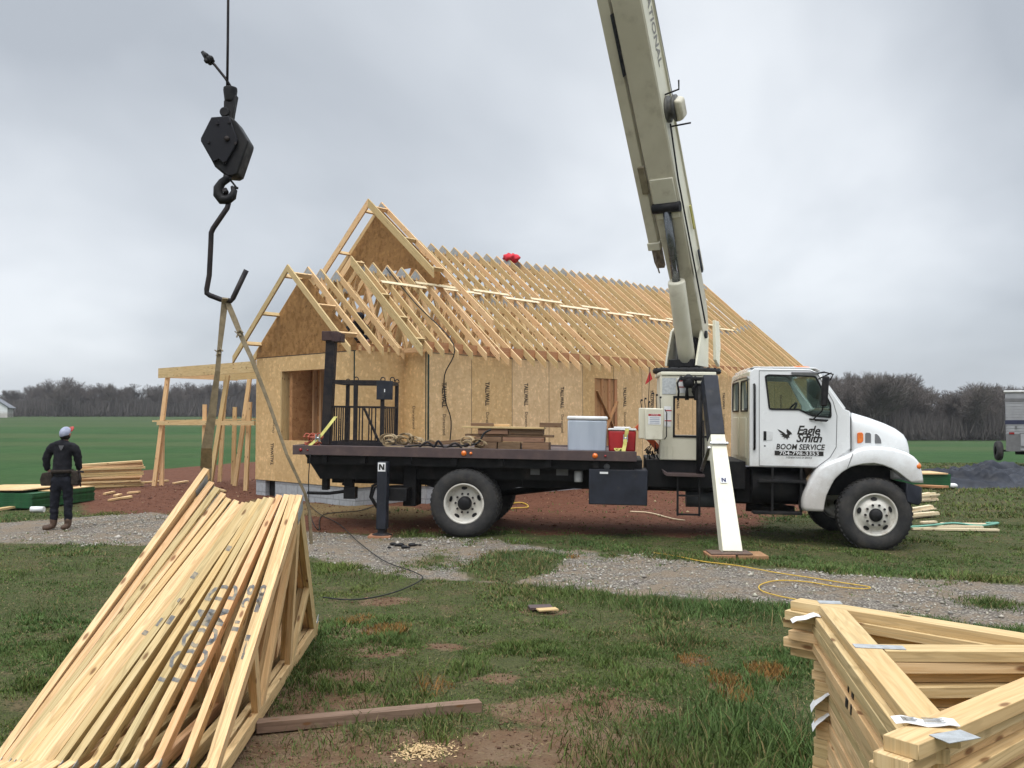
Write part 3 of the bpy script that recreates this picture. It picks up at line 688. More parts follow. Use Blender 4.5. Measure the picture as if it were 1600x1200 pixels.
def wheel(cx, y0, front, out=-1, R=.512, W=.28, cz=.512):
    """y0: outer face; out: direction the dished face looks"""
    i = -out
    w_ = root('wheel', TM @ Matrix.Translation((cx, y0, cz)), None, None) if False else None
    mb = MB(); c = (cx, y0, cz); ax = (0, i, 0)
    prof = [(.305, .03), (.33, .012), (.40, .0), (.455, .012), (.487, .035), (.503, .065), (.510, .075), (.512, W / 2), (.510, W - .075), (.503, W - .065), (.487, W - .035), (.455, W - .012), (.40, W), (.33, W - .012), (.305, W - .03), (.305, .03)]
    mb.lathe(prof, c, ax, 56)
    # tread lugs
    for k in range(44):
        th = 2 * math.pi * k / 44; d = V((math.cos(th), 0, math.sin(th))); tn = V((-math.sin(th), 0, math.cos(th)))
        for (a, b, sh) in ((.055, W * .40, .02), (W * .60, W - .055, -.02), (W * .44, W * .56, .05)):
            p0 = V(c) + V(ax) * a + d * .506 + tn * sh; p1 = V(c) + V(ax) * b + d * .506 + tn * (sh + .015)
            mb.bar(p0, p1, .038, .018, d)
    ty = tb(mb, 'tyre', RUBBER, wheelroot)
    mb = MB(); r0 = .305
    if front: pr = [(r0, .035), (.292, .02), (.275, .03), (.272, .075), (.235, .085), (.20, .055), (.165, .02), (.15, .015), (.0, .012)]
    else: pr = [(r0, .035), (.292, .02), (.275, .035), (.268, .12), (.24, .165), (.20, .15), (.15, .145), (.0, .14)]
    mb.lathe(pr, c, ax, 48); rim = tb(mb, 'rim', RIM, wheelroot)
    hp_ = .064 if front else .158
    mb = MB()
    for k in range(5):
        th = 2 * math.pi * (k + .3) / 5; rr = .222 if front else .225
        q = V(c) + V((math.cos(th) * rr, 0, math.sin(th) * rr)) + V(ax) * (hp_ - (.012 if front else .022))
        rg = [q + V((math.cos(th) * .026 * math.cos(f) - math.sin(th) * .045 * math.sin(f), 0, math.sin(th) * .026 * math.cos(f) + math.cos(th) * .045 * math.sin(f))) for f in [2 * math.pi * j / 14 for j in range(14)]]
        # oval dark hand hole lying just proud of the sloping disc
        b = len(mb.v); mb.v += [p + V(ax) * ((p - V(c)).length - rr) * (.55 if front else .3) for p in rg]; mb.face([b + j for j in range(14)])
    o = tb(mb, 'hand_hole', GREASE, wheelroot); o['kind'] = 'stuff'
    mb = MB(); hb = .012 if front else .14
    for k in range(10):
        th = 2 * math.pi * k / 10; q = V(c) + V((math.cos(th) * .143, 0, math.sin(th) * .143)) + V(ax) * hb
        mb.lathe([(.0, -.03), (.014, -.03), (.018, 0.01)], q, ax, 6, smooth=False)
    o = tb(mb, 'wheel_nut', STEEL, wheelroot); o['kind'] = 'stuff'
    mb = MB()
    if front: mb.lathe([(.0, -.05), (.06, -.045), (.085, -.02), (.095, .015)], c, ax, 24)
    else: mb.lathe([(.0, .02), (.05, .022), (.09, .04), (.10, .06), (.105, .15)], c, ax, 24)
    tb(mb, 'hub', GREASE if front else BLACK, wheelroot)
def mkwheel(cx, y0, front, out=-1, cz=.512):
    global wheelroot
    o = bpy.data.objects.new('wheel', None); COL.objects.link(o); o.empty_display_size = .2; o.parent = truck
    o.location = (0, 0, 0); WM[o.name] = TM.copy(); wheelroot = o
    wheel(cx, y0, front, out, cz=cz)
mkwheel(5.86, .0, True); mkwheel(5.86, 2.36, True, 1)
mkwheel(0, .0, False); mkwheel(0, .60, False, 1); mkwheel(0, 1.80, False); mkwheel(0, 2.40, False, 1)
# chassis
bx('chassis_rail', (-2.25, .72, .72), (6.2, .80, .98), BLACK, bevel=.01); bx('chassis_rail', (-2.25, 1.58, .72), (6.2, 1.66, .98), BLACK, bevel=.01)
mb = MB(); mb.tube([(0, .05, .51), (0, 2.35, .51)], .07, 12); mb.ball((0, 1.2, .51), .24, 8); tb(mb, 'axle', BLACK)
mb = MB(); mb.tube([(5.86, .1, .47), (5.86, 2.25, .47)], .06, 10); tb(mb, 'axle', BLACK)
mb = MB(); mb.tube([(.25, 1.2, .56), (1.6, 1.2, .74), (3.6, 1.2, .82)], .055, 10); tb(mb, 'drive_shaft', BLACK)
for y_ in (.76, 1.62):
    mb = MB(); mb.loft([[(x_, y_ - .05, .60 + .14 * (abs(x_) / .8) ** 2), (x_, y_ + .05, .60 + .14 * (abs(x_) / .8) ** 2), (x_, y_ + .05, .68 + .16 * (abs(x_) / .8) ** 2), (x_, y_ - .05, .68 + .16 * (abs(x_) / .8) ** 2)] for x_ in (-.8, -.5, -.2, .2, .5, .8)], smooth=False); tb(mb, 'leaf_spring', BLACK)
# subframe under the bed
mb = MB(); mb.prism([(-2.60, 1.19), (-2.33, .80), (.62, .86), (2.62, .86), (2.62, 1.19)], (0, .40, 0), (1, 0, 0), (0, 0, 1), (0, 1.6, 0)); tb(mb, 'subframe', BLACK)
bx('crossmember', (-2.45, .12, 1.05), (2.5, .20, 1.185), BLACK)
for x_ in (-2.2, -1.6, -.9, -.2, .5, 1.2, 1.9): bx('crossmember', (x_, .05, 1.08), (x_ + .08, 2.35, 1.18), BLACK)
# bed
bx('bed_deck', (-2.60, .05, 1.20), (2.52, 2.36, 1.305), BEDC)
mb = MB(); mb.prism([(0, 1.19), (.06, 1.19), (.06, 1.20), (.02, 1.205), (.02, 1.315), (.08, 1.318), (.08, 1.332), (0, 1.332)], (-2.616, -.005, 0), (0, 1, 0), (0, 0, 1), (5.146, 0, 0)); tb(mb, 'bed_rail', BEDC, bevel=.004)
bx('bed_rail', (-2.616, 2.36, 1.19), (2.53, 2.41, 1.332), BEDC, bevel=.008); bx('bed_rail', (-2.64, -.002, 1.188), (-2.61, 2.405, 1.334), BEDC, bevel=.006)
def lamp(x, z, r, m_, y=-.008):
    mb = MB(); mb.lathe([(0, -.018), (r * .8, -.014), (r, 0), (r, .02)], (x, y, z), (0, 1, 0), 18); tb(mb, 'marker_lamp', m_)
for x_, z_, r, m_ in ((-2.51, 1.262, .026, REDL), (-2.40, 1.262, .012, REDL), (-.005, 1.26, .040, ORANGE), (.10, 1.262, .022, ORANGE), (1.93, 1.262, .040, ORANGE), (2.08, 1.262, .018, REDL)): lamp(x_, z_, r, m_)
# rear hangers and hitch bar
bx('hanger', (-2.34, .5, .62), (-2.24, .62, .86), BLACK, bevel=.01); bx('hanger', (-1.98, .5, .60), (-1.84, .62, .84), BLACK, bevel=.01)
mb = MB(); mb.tube([(-2.55, .45, .575), (-2.2, .45, .575), (-1.9, .45, .62)], .025, 8); mb.box((-1.96, .42, .50), (-1.78, .58, .68)); tb(mb, 'hitch_bar', BLACK)
mb = MB(); mb.bar((-1.90, .55, .95), (-2.0, .55, .70), .06, .05); tb(mb, 'hanger', BLACK)
# rear outrigger leg
bx('outrigger_post', (-1.276, -.16, .12), (-1.125, .0, 1.115), DARK, bevel=.012)
bx('outrigger_inner_post', (-1.255, -.14, .062), (-1.145, -.02, .12), STEEL)
bx('outrigger_beam', (-1.24, 0, .53), (-.86, .5, .72), BLACK, bevel=.01); bx('outrigger_beam', (-1.0, .35, .42), (-.80, .75, 1.15), BLACK, bevel=.01)
mb = MB(); mb.lathe([(0, .0), (.14, 0), (.15, .02), (.08, .045), (0, .05)], (-1.2, -.08, .022), (0, 0, 1), 20); tb(mb, 'foot_plate', STEEL)
mb = MB(); mb.tube([(-1.3, .25, .75), (-1.42, .25, .7), (-1.46, .25, .55), (-1.38, .25, .42), (-1.25, .25, .40)], .02, 8); mb.tube([(-1.3, .3, .80), (-1.47, .3, .72), (-1.5, .3, .55), (-1.40, .3, .40), (-1.25, .3, .38)], .02, 8); tb(mb, 'hose', BLACK)
bx('decal', (-1.262, -.163, .975), (-1.148, -.1605, 1.105), PAPER); 
def ndecal(o, ax, ay, s):
    o, ax, ay = V(o), V(ax), V(ay)
    mb = MB(); mb.prism([(-s, -s), (-s * .45, -s), (-s * .45, s * .2), (s * .3, -s), (s, -s), (s, s), (s * .45, s), (s * .45, -s * .15), (-s * .35, s), (-s, s)], o, ax, ay, ax.cross(ay) * .0015); return mb
tb(ndecal((-1.205, -.165, 1.04), (1, 0, 0), (0, 0, 1), .042), 'emblem', INK)
# under-bed boxes and fittings
bx('tool_box', (1.843, .05, .552), (2.69, .75, 1.065), DARK, bevel=.012); bx('latch', (2.0, .04, 1.0), (2.12, .049, 1.03), LIDW)
mb = MB(); mb.lathe([(0, -.01), (.045, -.008), (.05, .02)], (2.1, .12, 1.10), (0, 1, 0), 20); tb(mb, 'work_lamp', GREY)
mb = MB(); mb.lathe([(0, 0), (.062, 0), (.066, .02), (.066, .15), (.05, .17), (0, .17)], (1.68, .3, .855), (0, 0, 1), 20); tb(mb, 'filter_canister', mat('filter_grey', (.45, .45, .44), rough=.4)); bx('filter_head', (1.58, .2, 1.025), (1.78, .4, 1.10), BLACK)
bx('data_plate', (.95, .395, .94), (1.09, .399, 1.03), GREY); bx('data_plate', (1.34, .395, .94), (1.52, .399, 1.03), GREY)
# ---- crane column
col_ = MB(); col_.prism([[(2.872, 1.21), (3.714, 1.21), (3.714, 2.46), (2.872, 2.46)], [(3.075, 1.56), (3.53, 1.56), (3.57, 1.60), (3.57, 2.10), (3.53, 2.14), (3.10, 2.14), (3.075, 2.10)]], (0, .3, 0), (1, 0, 0), (0, 0, 1), (0, 1.25, 0)); tb(col_, 'crane_column', CREAM, bevel=.012)
mb = MB()
for a, b in (((3.06, 1.545), (3.58, 1.575)), ((3.06, 2.125), (3.58, 2.155)), ((3.06, 1.575), (3.09, 2.125)), ((3.55, 1.575), (3.58, 2.125))): mb.box((a[0], .288, a[1]), (b[0], .2985, b[1]))
tb(mb, 'window_seal', GREASE)
mb = MB(); mb.prism([(-.44, -.10), (-.40, -.6), (.40, -.6), (.44, -.10), (.44, .6), (.40, .72), (-.40, .72), (-.44, .6)], (3.28, .88, 2.462), (1, 0, 0), (0, 1, 0), (0, 0, .05)); tb(mb, 'column_cap', CREAML, bevel=.01)
mb = MB(); mb.lathe([(0, 0), (.50, 0), (.52, .02), (.52, .06), (.46, .08), (0, .08)], (3.30, .92, 2.512), (0, 0, 1), 36)
for k in range(20): 
    a = 2 * math.pi * k / 20; mb.lathe([(.018, 0), (.018, .022), (0, .022)], (3.30 + .49 * math.cos(a), .92 + .49 * math.sin(a), 2.572), (0, 0, 1), 6, smooth=False)
tb(mb, 'slew_ring', GREASE)
bx('control_box', (2.644, -.02, 1.508), (2.906, .16, 1.965), CREAM, bevel=.015); bx('control_box_back', (2.56, .17, 1.52), (2.86, .42, 1.97), CREAM, bevel=.01)
mb = MB(); mb.tube([(2.93, .06, 1.95), (2.955, .03, 1.90), (2.955, .03, 1.56), (2.93, .06, 1.52)], .008, 6); tb(mb, 'grab_bar', STEEL)
rnd = random.Random(4)
for k in range(6):
    x_ = 2.60 + .055 * k; mb = MB(); h_ = rnd.uniform(.05, .2)
    mb.tube([(x_, .25, 1.96), (x_ + rnd.uniform(-.02, .02), .24, 1.99 + h_)], .006, 6); mb.ball((x_ + .0, .24, 2.0 + h_), .018, 5); tb(mb, 'lever', GREASE)
bx('warning_decal', (2.69, -.0245, 1.73), (2.87, -.0225, 1.885), PAPER); bx('warning_band', (2.692, -.0265, 1.855), (2.868, -.0248, 1.883), REDP)
for k in range(4): bx('warning_line', (2.71, -.0265, 1.75 + .025 * k), (2.85, -.0248, 1.757 + .025 * k), mat('blue_grey_ink', (.25, .3, .42)))
text('DANGER', .026, truck, (2.78, -.0268, 1.861), (1, 0, 0), (0, 0, 1), PAPER, 'lettering', ext=.001)
bx('chart_decal', (2.90, .292, 2.18), (3.10, .2945, 2.42), mat('grey_chart', (.50, .52, .52), (.38, .40, .41), sc=30)); bx('chart_decal', (3.12, .292, 2.20), (3.28, .2945, 2.42), PAPER)
bx('warning_band', (3.13, .289, 2.37), (3.27, .2915, 2.385), REDP); bx('warning_band', (3.13, .289, 2.28), (3.27, .2915, 2.295), REDP)
bx('chart_decal', (2.93, .292, 1.70), (3.03, .2945, 2.0), PAPER); bx('warning_band', (2.94, .289, 1.93), (3.04, .2915, 1.945), REDP); bx('warning_band', (2.94, .289, 1.78), (3.04, .2915, 1.795), REDP)
for x_ in (2.93, 2.98, 3.06): bx('vent_rib', (x_, .285, 1.24), (x_ + .012, .2985, 1.42), CREAM)
mb = MB(); mb.tube([(3.44, .18, 1.0), (3.43, .18, 2.30)], .048, 12); mb.box((3.36, .14, 2.1), (3.48, .3, 2.34)); tb(mb, 'stabiliser_strut', GREASE)
mb = MB(); mb.tube([(3.50, .14, 1.15), (3.49, .14, 1.80)], .012, 8); tb(mb, 'grab_bar', STEEL)
for k in range(5):
    mb = MB(); x0 = 3.17 + .05 * k
    mb.tube([(x0, .2, 2.44), (x0 - .03 + rnd.uniform(-.05, .05), .12, 2.34), (x0 + rnd.uniform(-.05, .05), .14, 2.22), (x0 + rnd.uniform(-.08, .08), .2, 2.10)], .016, 8); tb(mb, 'hose', GREASE)
mb = MB(); mb.lathe([(0, 0), (.05, 0), (.075, .03), (.085, .1), (.06, .16), (.03, .2), (0, .2)], (3.27, .15, 2.27), (0, 0, 1), 16); mb.box((3.16, .08, 2.38), (3.52, .24, 2.43)); tb(mb, 'control_valve', GREASE, bevel=.006)
bx('column_base', (2.68, .35, .80), (4.12, 2.05, 1.208), BLACK, bevel=.01)
# steps
mb = MB(); mb.prism([(2.90, 1.08), (2.98, 1.03), (3.50, 1.025), (3.50, .985), (2.96, .99), (2.92, 1.02)], (0, .0, 0), (1, 0, 0), (0, 0, 1), (0, .34, 0)); tb(mb, 'step_plate', BEDC, bevel=.005)
for x_ in (3.11, 3.42): bx('step_rail', (x_, .06, .42), (x_ + .028, .10, 1.0), BLACK)
for z_ in (.43, .70): bx('step_rung', (3.138, .05, z_), (3.42, .12, z_ + .022), BLACK)
mb = MB(); mb.tube([(3.3, .9, .60), (3.75, .9, .60)], .13, 16); tb(mb, 'air_tank', mat('tank_grey', (.10, .105, .115), rough=.5)); mb = MB(); mb.tube([(3.9, .7, .62), (4.4, .7, .62), (4.8, .8, .48)], .06, 10); tb(mb, 'exhaust_pipe', STEEL)
# ---- near front outrigger, slanting out to the camera
o1 = at(1110.5, 585.5, 12.75); o2 = at(1121, 676, 12.32); o3 = at(1145, 861, 11.42)
axd = (o3 - o1).normalized()
def leg(p0, p1, w0, w1, d0, d1):
    a = (p1 - p0).normalized(); sx = V((1, 0, 0)); sx = (sx - a * sx.dot(a)).normalized(); dy = a.cross(sx)
    if dy.y < 0: dy = -dy
    mb = MB(); r = []
    for p, w_, d_ in ((p0, w0, d0), (p1, w1, d1)): r += [p - sx * w_ / 2, p + sx * w_ / 2, p + sx * w_ / 2 + dy * d_, p - sx * w_ / 2 + dy * d_]
    mb.hexa(r); return mb, sx, dy, a
mb, sx, dy, ad = leg(o1, o2 + (o2 - o1) * .02, .205, .205, .24, .24); mb.build('outrigger_housing', DARK, truck, bevel=.008)
o2b = o2 + dy * .012
mb, sx, dy, ad = leg(o2b + V((.005, 0, 0)), o3, .195, .255, .2, .2); lg = mb.build('outrigger_leg', CREAML, truck, bevel=.008)
cpt = o2 + (o3 - o2) * .10 - dy * .012; mb = MB(); mb.bar(cpt - sx * .125, cpt + sx * .125, .035, .03, ad); mb.build('leg_clamp', CHROME, truck, bevel=.004)
mb = MB(); q = o2 + (o3 - o2) * .10 - sx * .11 + dy * .1; mb.bar(q, TM @ V((3.46, .25, 1.02)), .05, .03); mb.build('brace_link', CHROME, truck, bevel=.004)
q = o2 + (o3 - o2) * .42 - dy * .004; mb = MB(); mb.prism([(-.045, -.045), (.045, -.045), (.045, .045), (-.045, .045)], q, sx, -ad, -dy * .002); mb.build('decal', PAPER, truck)
ndecal(q - dy * .003, sx, -ad, .03).build('emblem', mat('navy_ink', (.03, .035, .10)), truck)
ft = o3 + ad * .05 + dy * .10
mb = MB(); mb.bar(ft - sx * .14, ft + sx * .14, .06, .09, (0, 0, 1)); mb.tube([ft - sx * .16, ft + sx * .16], .025, 10); mb.build('leg_foot', mat('rusty_steel', (.16, .075, .04), (.08, .05, .04), sc=14, rough=.8), truck)
gp = gnd(1148, 876)
mb = MB(); c = V((ft.x, ft.y - .02, 0)); zz = gz(c.x, c.y)
mb.box((c.x - .30, c.y - .17, zz + .055), (c.x + .22, c.y + .17, zz + .07)); mb.build('foot_plate', mat('rusty_steel2', (.15, .09, .06), (.09, .06, .05), sc=14, rough=.8), truck)
for k, (dx, wd, lb) in enumerate(((-.02, .33, 'left half'), (.0, .36, 'right half'))):
    mb = MB(); x0 = c.x - .33 + k * .36; mb.box((x0, c.y - .2, zz - .012), (x0 + wd + k * .02, c.y + .19, zz + .053 - .006 * k))
    tag(mb.build('wood_pad', woodmat('pad_wood%d' % k, (.40, .22, .12), (.30, .15, .075), tint=.2), bevel=.004), lb + ' of the brown wood pad under the cream outrigger leg', 'wood pad', 'wood pads under the outriggers')
r_ = TM @ V((-1.22, -.08, 0)); zz = gz(r_.x, r_.y)
mb = MB(); mb.box((r_.x - .17, r_.y - .16, zz - .03), (r_.x + .16, r_.y + .16, zz + .036)); tag(mb.build('wood_pad', woodmat('pad_wood9', (.42, .23, .13), (.30, .15, .08), tint=.1), bevel=.004), 'small square brown wood pad under the dark rear outrigger post', 'wood pad', 'wood pads under the outriggers')
# ---- turret and boom
piv = at(1086, 508, 14.15); tip = V((-1.62, 5.50, 17.0)); bd = (tip - piv).normalized()
az = V((bd.x, bd.y, 0)).normalized(); wd_ = V((-az.y, az.x, 0)); wd_ = wd_ if wd_.x > 0 else -wd_      # to the right-hand side
und = bd.cross(wd_); und = und if und.y < 0 else -und                                                      # underside normal, towards the camera
tc_ = TM @ V((3.30, .92, 2.59)); tc_.z = 2.56
def fr(o, a, b, c): return V(o) + az * a + wd_ * b + V((0, 0, 1)) * c
for sg in (-1, 1):
    mb = MB(); mb.prism([(.30, 0), (.26, .12), (.02, .55), (-.12, .62), (-.30, .60), (-.36, .5), (-.33, .0)], fr(tc_, 0, sg * .235 - .02, 0), az, (0, 0, 1), wd_ * .035); mb.build('turret_cheek', CREAML if sg > 0 else TAN, truck, bevel=.006)
mb = MB(); mb.tube([fr(tc_, -.14, -.28, .50), fr(tc_, -.14, .28, .50)], .06, 14); mb.build('boom_pin', GREASE, truck)
mb = MB(); mb.prism([(-.36, -.17), (.30, -.2), (.30, .2), (-.36, .17)], fr(tc_, 0, 0, -.02), az, wd_, V((0, 0, .12))); mb.prism([(-.3, -.15), (.05, -.15), (.05, .15), (-.3, .15)], fr(tc_, -.05, 0, .05), az, wd_, V((0, 0, .40))); mb.build('turret', GREASE, truck, bevel=.01)
mb = MB(); mb.prism([(0, 0), (.20, -.10), (.28, .25), (.20, .62), (-.02, .62)], fr(tc_, -.42, .30, .12), -az, (0, 0, 1), wd_ * .05); mb.build('counter_plate', CREAML, truck, bevel=.006)
bp = fr(tc_, -.14, .13, .50)
bd = (tip - bp).normalized(); und = bd.cross(wd_); und = und if und.y < 0 else -und
BL = (tip - bp).length
def bsec(t0, t1, w_, h_, name, m_, offu=0, offw=0, bev=.012):
    mb = MB(); r = []
    for t_ in (t0, t1):
        o_ = bp + bd * t_ + und * offu + wd_ * offw; r += [o_ - wd_ * w_ / 2 - und * h_ / 2, o_ + wd_ * w_ / 2 - und * h_ / 2, o_ + wd_ * w_ / 2 + und * h_ / 2, o_ - wd_ * w_ / 2 + und * h_ / 2]
    mb.hexa(r); return mb.build(name, m_, truck, bevel=bev)
HB, WB_ = .48, .385
# outer boom: tapered heel then straight box
mb = MB(); r = []
prof = [(-.10, .08, -.06), (.0, .17, -.10), (.35, .22, -.06), (1.0, .24, 0), (2.0, .24, 0), (8.6, .24, 0)]
for t_, hh, of in prof:
    o_ = bp + bd * t_ + und * of; k_ = WB_ / 2 * (.62 if t_ < .2 else .80 if t_ < .5 else .92 if t_ < 1.5 else 1)
    r.append([o_ - wd_ * k_ - und * hh, o_ + wd_ * k_ - und * hh, o_ + wd_ * k_ + und * hh, o_ - wd_ * k_ + und * hh])
mb.loft(r, smooth=False); outer = mb.build('boom_section', TAN, truck, bevel=.012)
side_t = bp + wd_ * (WB_ / 2 + .002)
mb = MB(); mb.prism([(1.1, -.215), (8.5, -.215), (8.5, .215), (1.1, .215)], side_t, bd, und, wd_ * .004); mb.build('boom_side', CREAML, truck, recalc=True)
mb = MB(); mb.prism([(1.0, -.22), (8.55, -.22), (8.55, -.20), (1.0, -.20)], side_t, bd, und, wd_ * .03); mb.build('boom_flange', CREAM, truck)
for t0, t1, w_, h_ in ((8.4, 12.2, .35, .40), (12.0, 14.8, .29, .33), (14.6, BL, .23, .27)): bsec(t0, t1, w_, h_, 'boom_section', TAN)
bsec(8.35, 8.55, .47, .53, 'boom_collar', CREAM); bsec(12.0, 12.2, .40, .44, 'boom_collar', CREAM); bsec(14.6, 14.8, .33, .37, 'boom_collar', CREAM)
mb = MB(); mb.prism([(-.3, -.2), (.15, -.25), (.35, .0), (.3, .3), (-.1, .3)], tip - wd_ * .13, bd, und, wd_ * .26); mb.build('boom_head', CREAM, truck, bevel=.01)
mb = MB(); mb.lathe([(.0, -.03), (.20, -.03), (.17, 0), (.20, .03), (0, .03)], tip + bd * .12 + und * .22, wd_, 24); mb.build('sheave', STEEL, truck)
TXT = 4.62
text('NATIONAL', .225, truck, side_t + bd * TXT + wd_ * .006 + und * .02, -bd, -und, mat('faded_letters', (.20, .19, .175), (.28, .27, .24), sc=20), 'lettering', bold=.025, local=False, sx=.92, ext=.002)
# jib stowed along the left of the boom
bsec(1.62, 7.6, .15, .24, 'stowed_jib', TAN, offu=.10, offw=-.315)
bsec(1.57, 1.69, .19, .28, 'jib_bracket', CREAM, offu=.10, offw=-.315); bsec(2.45, 2.85, .10, .05, 'jib_bracket', mat('khaki', (.22, .19, .12), (.16, .13, .08), sc=9), offu=.235, offw=-.26)
jb = bp + bd * 1.45 + und * .10 - wd_ * .315
mb = MB(); mb.prism([(.2, -.07), (.2, .09), (-.10, .08), (-.22, .02), (-.2, -.05)], jb - wd_ * .06, bd, und, wd_ * .12); mb.tube([jb + bd * .1 + und * .05, jb - bd * .05 + und * .16, jb - bd * .25 + und * .12], .012, 8); mb.build('jib_sheave', mat('worn_steel', (.26, .21, .16), (.12, .09, .07), sc=14, rough=.6), truck, bevel=.006)
bsec(4.1, 4.9, .012, .11, 'jib_slot', DARK, offu=.20, offw=-.232, bev=0)
# side winch near the middle of the boom
wc = bp + bd * 3.52 + wd_ * .20
mb = MB(); mb.lathe([(0, 0), (.18, 0), (.18, .03), (.13, .03), (.13, .10), (.18, .10), (.18, .13), (0, .13)], wc, wd_, 28); mb.build('side_drum', mat('drum_grey', (.12, .115, .10), (.05, .05, .05), sc=9), truck)
mb = MB(); mb.box(V((-.001, -.001, -.001)), V((.001, .001, .001)))
mb = MB(); mb.hexa([wc + wd_ * a + bd * b + und * c for a, b, c in ((.13, -.17, -.12), (.23, -.14, -.11), (.23, -.14, .12), (.13, -.17, .13), (.13, .14, -.12), (.23, .11, -.11), (.23, .11, .12), (.13, .14, .13))]); mb.build('winch_cover', TAN, truck, bevel=.035, segs=3)
mb = MB(); mb.tube([wc + wd_ * .0 - bd * .24, wc + wd_ * .28 - bd * .23], .012, 6); mb.tube([wc + wd_ * .0 + bd * .2, wc + wd_ * .2 + bd * .24, wc + wd_ * .22 + bd * .36], .012, 6); mb.build('winch_bracket', STEEL, truck)
mb = MB(); mb.tube([wc + wd_ * .10 + bd * .15, tip + wd_ * .15 - und * .1], .006, 5); mb.build('side_cable', CHROME, truck)
mb = MB(); mb.tube([bp + bd * .3 + wd_ * .22 + und * .19, bp + bd * 1.2 + wd_ * .225 + und * .20, bp + bd * 2.6 + wd_ * .225 + und * .20, bp + bd * 3.35 + wd_ * .23 + und * .1], .012, 6); mb.build('hose', BLACK, truck)
for t_ in (1.2, 1.9): 
    mb = MB(); mb.prism([(-.18, -.02), (.18, -.02), (.18, .03), (-.18, .03)], bp + bd * t_ + wd_ * (WB_ / 2 + .03) - und * .1, bd, und, wd_ * .02); mb.build('side_decal', DARK if t_ < 1.5 else YELS, truck)
# lift cylinder
cl0 = fr(tc_, .17, .06, .06); ca = bp + bd * 2.22 + und * .26
cd = (ca - cl0).normalized(); cm_ = cl0 + cd * 1.32
mb = MB(); mb.tube([cl0, cl0 + cd * .05, cm_ - cd * .03, cm_], [.09, .128, .128, .12], 24); mb.build('lift_cylinder', CREAM, truck)
mb = MB(); mb.tube([cm_ - cd * .1, ca], .062, 16); mb.build('cylinder_rod', mat('rod_steel', (.16, .17, .18), rough=.25, metal=.7), truck)
mb = MB(); mb.tube([ca - wd_ * .20, ca + wd_ * .20], .075, 14); mb.build('cylinder_collar', GREASE, truck)
bsec(2.05, 2.65, .34, .03, 'lift_pad', CREAM, offu=.25)
# ---- cab
CABW, CY0 = 2.12, .12
CY1 = CY0 + CABW
side = [(4.138, 1.149), (4.138, 2.44), (4.15, 2.52), (4.20, 2.565), (4.99, 2.555), (5.10, 2.50), (5.455, 1.995), (5.535, 1.962), (5.545, 1.43), (5.33, 1.27), (5.07, 1.145)]
win = [(4.36, 2.45), (4.40, 2.468), (5.035, 2.455), (5.06, 2.44), (5.262, 2.06), (5.268, 1.89), (5.255, 1.872), (5.02, 1.892), (4.93, 1.93), (4.83, 1.978), (4.44, 1.978), (4.415, 1.995)]
for y_, nm in ((CY0, 'cab_side'), (CY1 - .05, 'cab_side')):
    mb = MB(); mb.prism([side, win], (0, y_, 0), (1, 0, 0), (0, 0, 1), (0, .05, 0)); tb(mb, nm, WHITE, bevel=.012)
mb = MB()
rf = [(4.138, 2.44), (4.15, 2.52), (4.20, 2.565), (4.45, 2.585), (4.8, 2.585), (4.99, 2.57), (5.10, 2.505)]
rings = []
for f in np.linspace(0, 1, 9):
    y_ = CY0 + .05 + (CABW - .1) * f; cr_ = .05 * (1 - (2 * f - 1) ** 4)
    rings.append([(x, y_, z + cr_ - .012) for x, z in rf] + [(x, y_, z + cr_ - .05) for x, z in rf[::-1]])
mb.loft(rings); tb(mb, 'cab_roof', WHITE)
mb = MB(); mb.prism([(4.17, 2.575), (4.20, 2.592), (5.06, 2.585), (5.13, 2.545), (5.13, 2.53), (5.06, 2.565), (4.20, 2.572)], (0, CY0 + .02, 0), (1, 0, 0), (0, 0, 1), (0, CABW - .04, 0)); tb(mb, 'roof_seam', WHITE, bevel=.004)
bw = [[(CY0 + .05, 1.15), (CY1 - .05, 1.15), (CY1 - .05, 2.52), (CY0 + .05, 2.52)]]
for a, b in ((CY0 + .18, CY0 + .90), (CY0 + 1.18, CY1 - .20)): bw.append([(a, 1.98), (a + .03, 1.95), (b - .03, 1.95), (b, 1.98), (b, 2.36), (b - .03, 2.40), (a + .03, 2.40), (a, 2.36)])
mb = MB(); mb.prism(bw, (4.14, 0, 0), (0, 1, 0), (0, 0, 1), (.04, 0, 0)); tb(mb, 'cab_back', CREAML, bevel=.006)
for a, b in ((CY0 + .3, CY0 + .95), (CY0 + 1.15, CY1 - .3)):
    mb = MB(); mb.box((4.128, a, 1.25), (4.139, b, 1.85)); tb(mb, 'back_panel', CREAML, bevel=.005)
mb = MB()
for h_ in bw[1:]:
    n = len(h_)
    for i in range(n): p0, p1 = h_[i], h_[(i + 1) % n]; mb.bar((4.136, *p0), (4.136, *p1), .022, .02, (1, 0, 0))
tb(mb, 'window_seal', GREASE)
mb = MB()
for i in range(len(win)): p0, p1 = win[i], win[(i + 1) % len(win)]; mb.bar((p0[0], CY0 - .004, p0[1]), (p1[0], CY0 - .004, p1[1]), .024, .014, (0, 1, 0))
tb(mb, 'window_seal', GREASE)
mb = MB(); mb.prism([(x * .998 + .008, z) for x, z in win], (0, CY0 + .02, 0), (1, 0, 0), (0, 0, 1), (0, .006, 0)); tb(mb, 'side_window', GLASS)
mb = MB(); mb.prism([(x * .998 + .008, z) for x, z in win], (0, CY1 - .03, 0), (1, 0, 0), (0, 0, 1), (0, .006, 0)); tb(mb, 'side_window', GLASS)
ws = [(5.09, CY0 + .06, 2.49), (5.09, CY1 - .06, 2.49), (5.45, CY1 - .06, 2.0), (5.45, CY0 + .06, 2.0)]
mb = MB(); mb.hexa([V(p) for p in ws] + [V(p) + V((.006, 0, .005)) for p in ws]); tb(mb, 'windshield', GLASS)
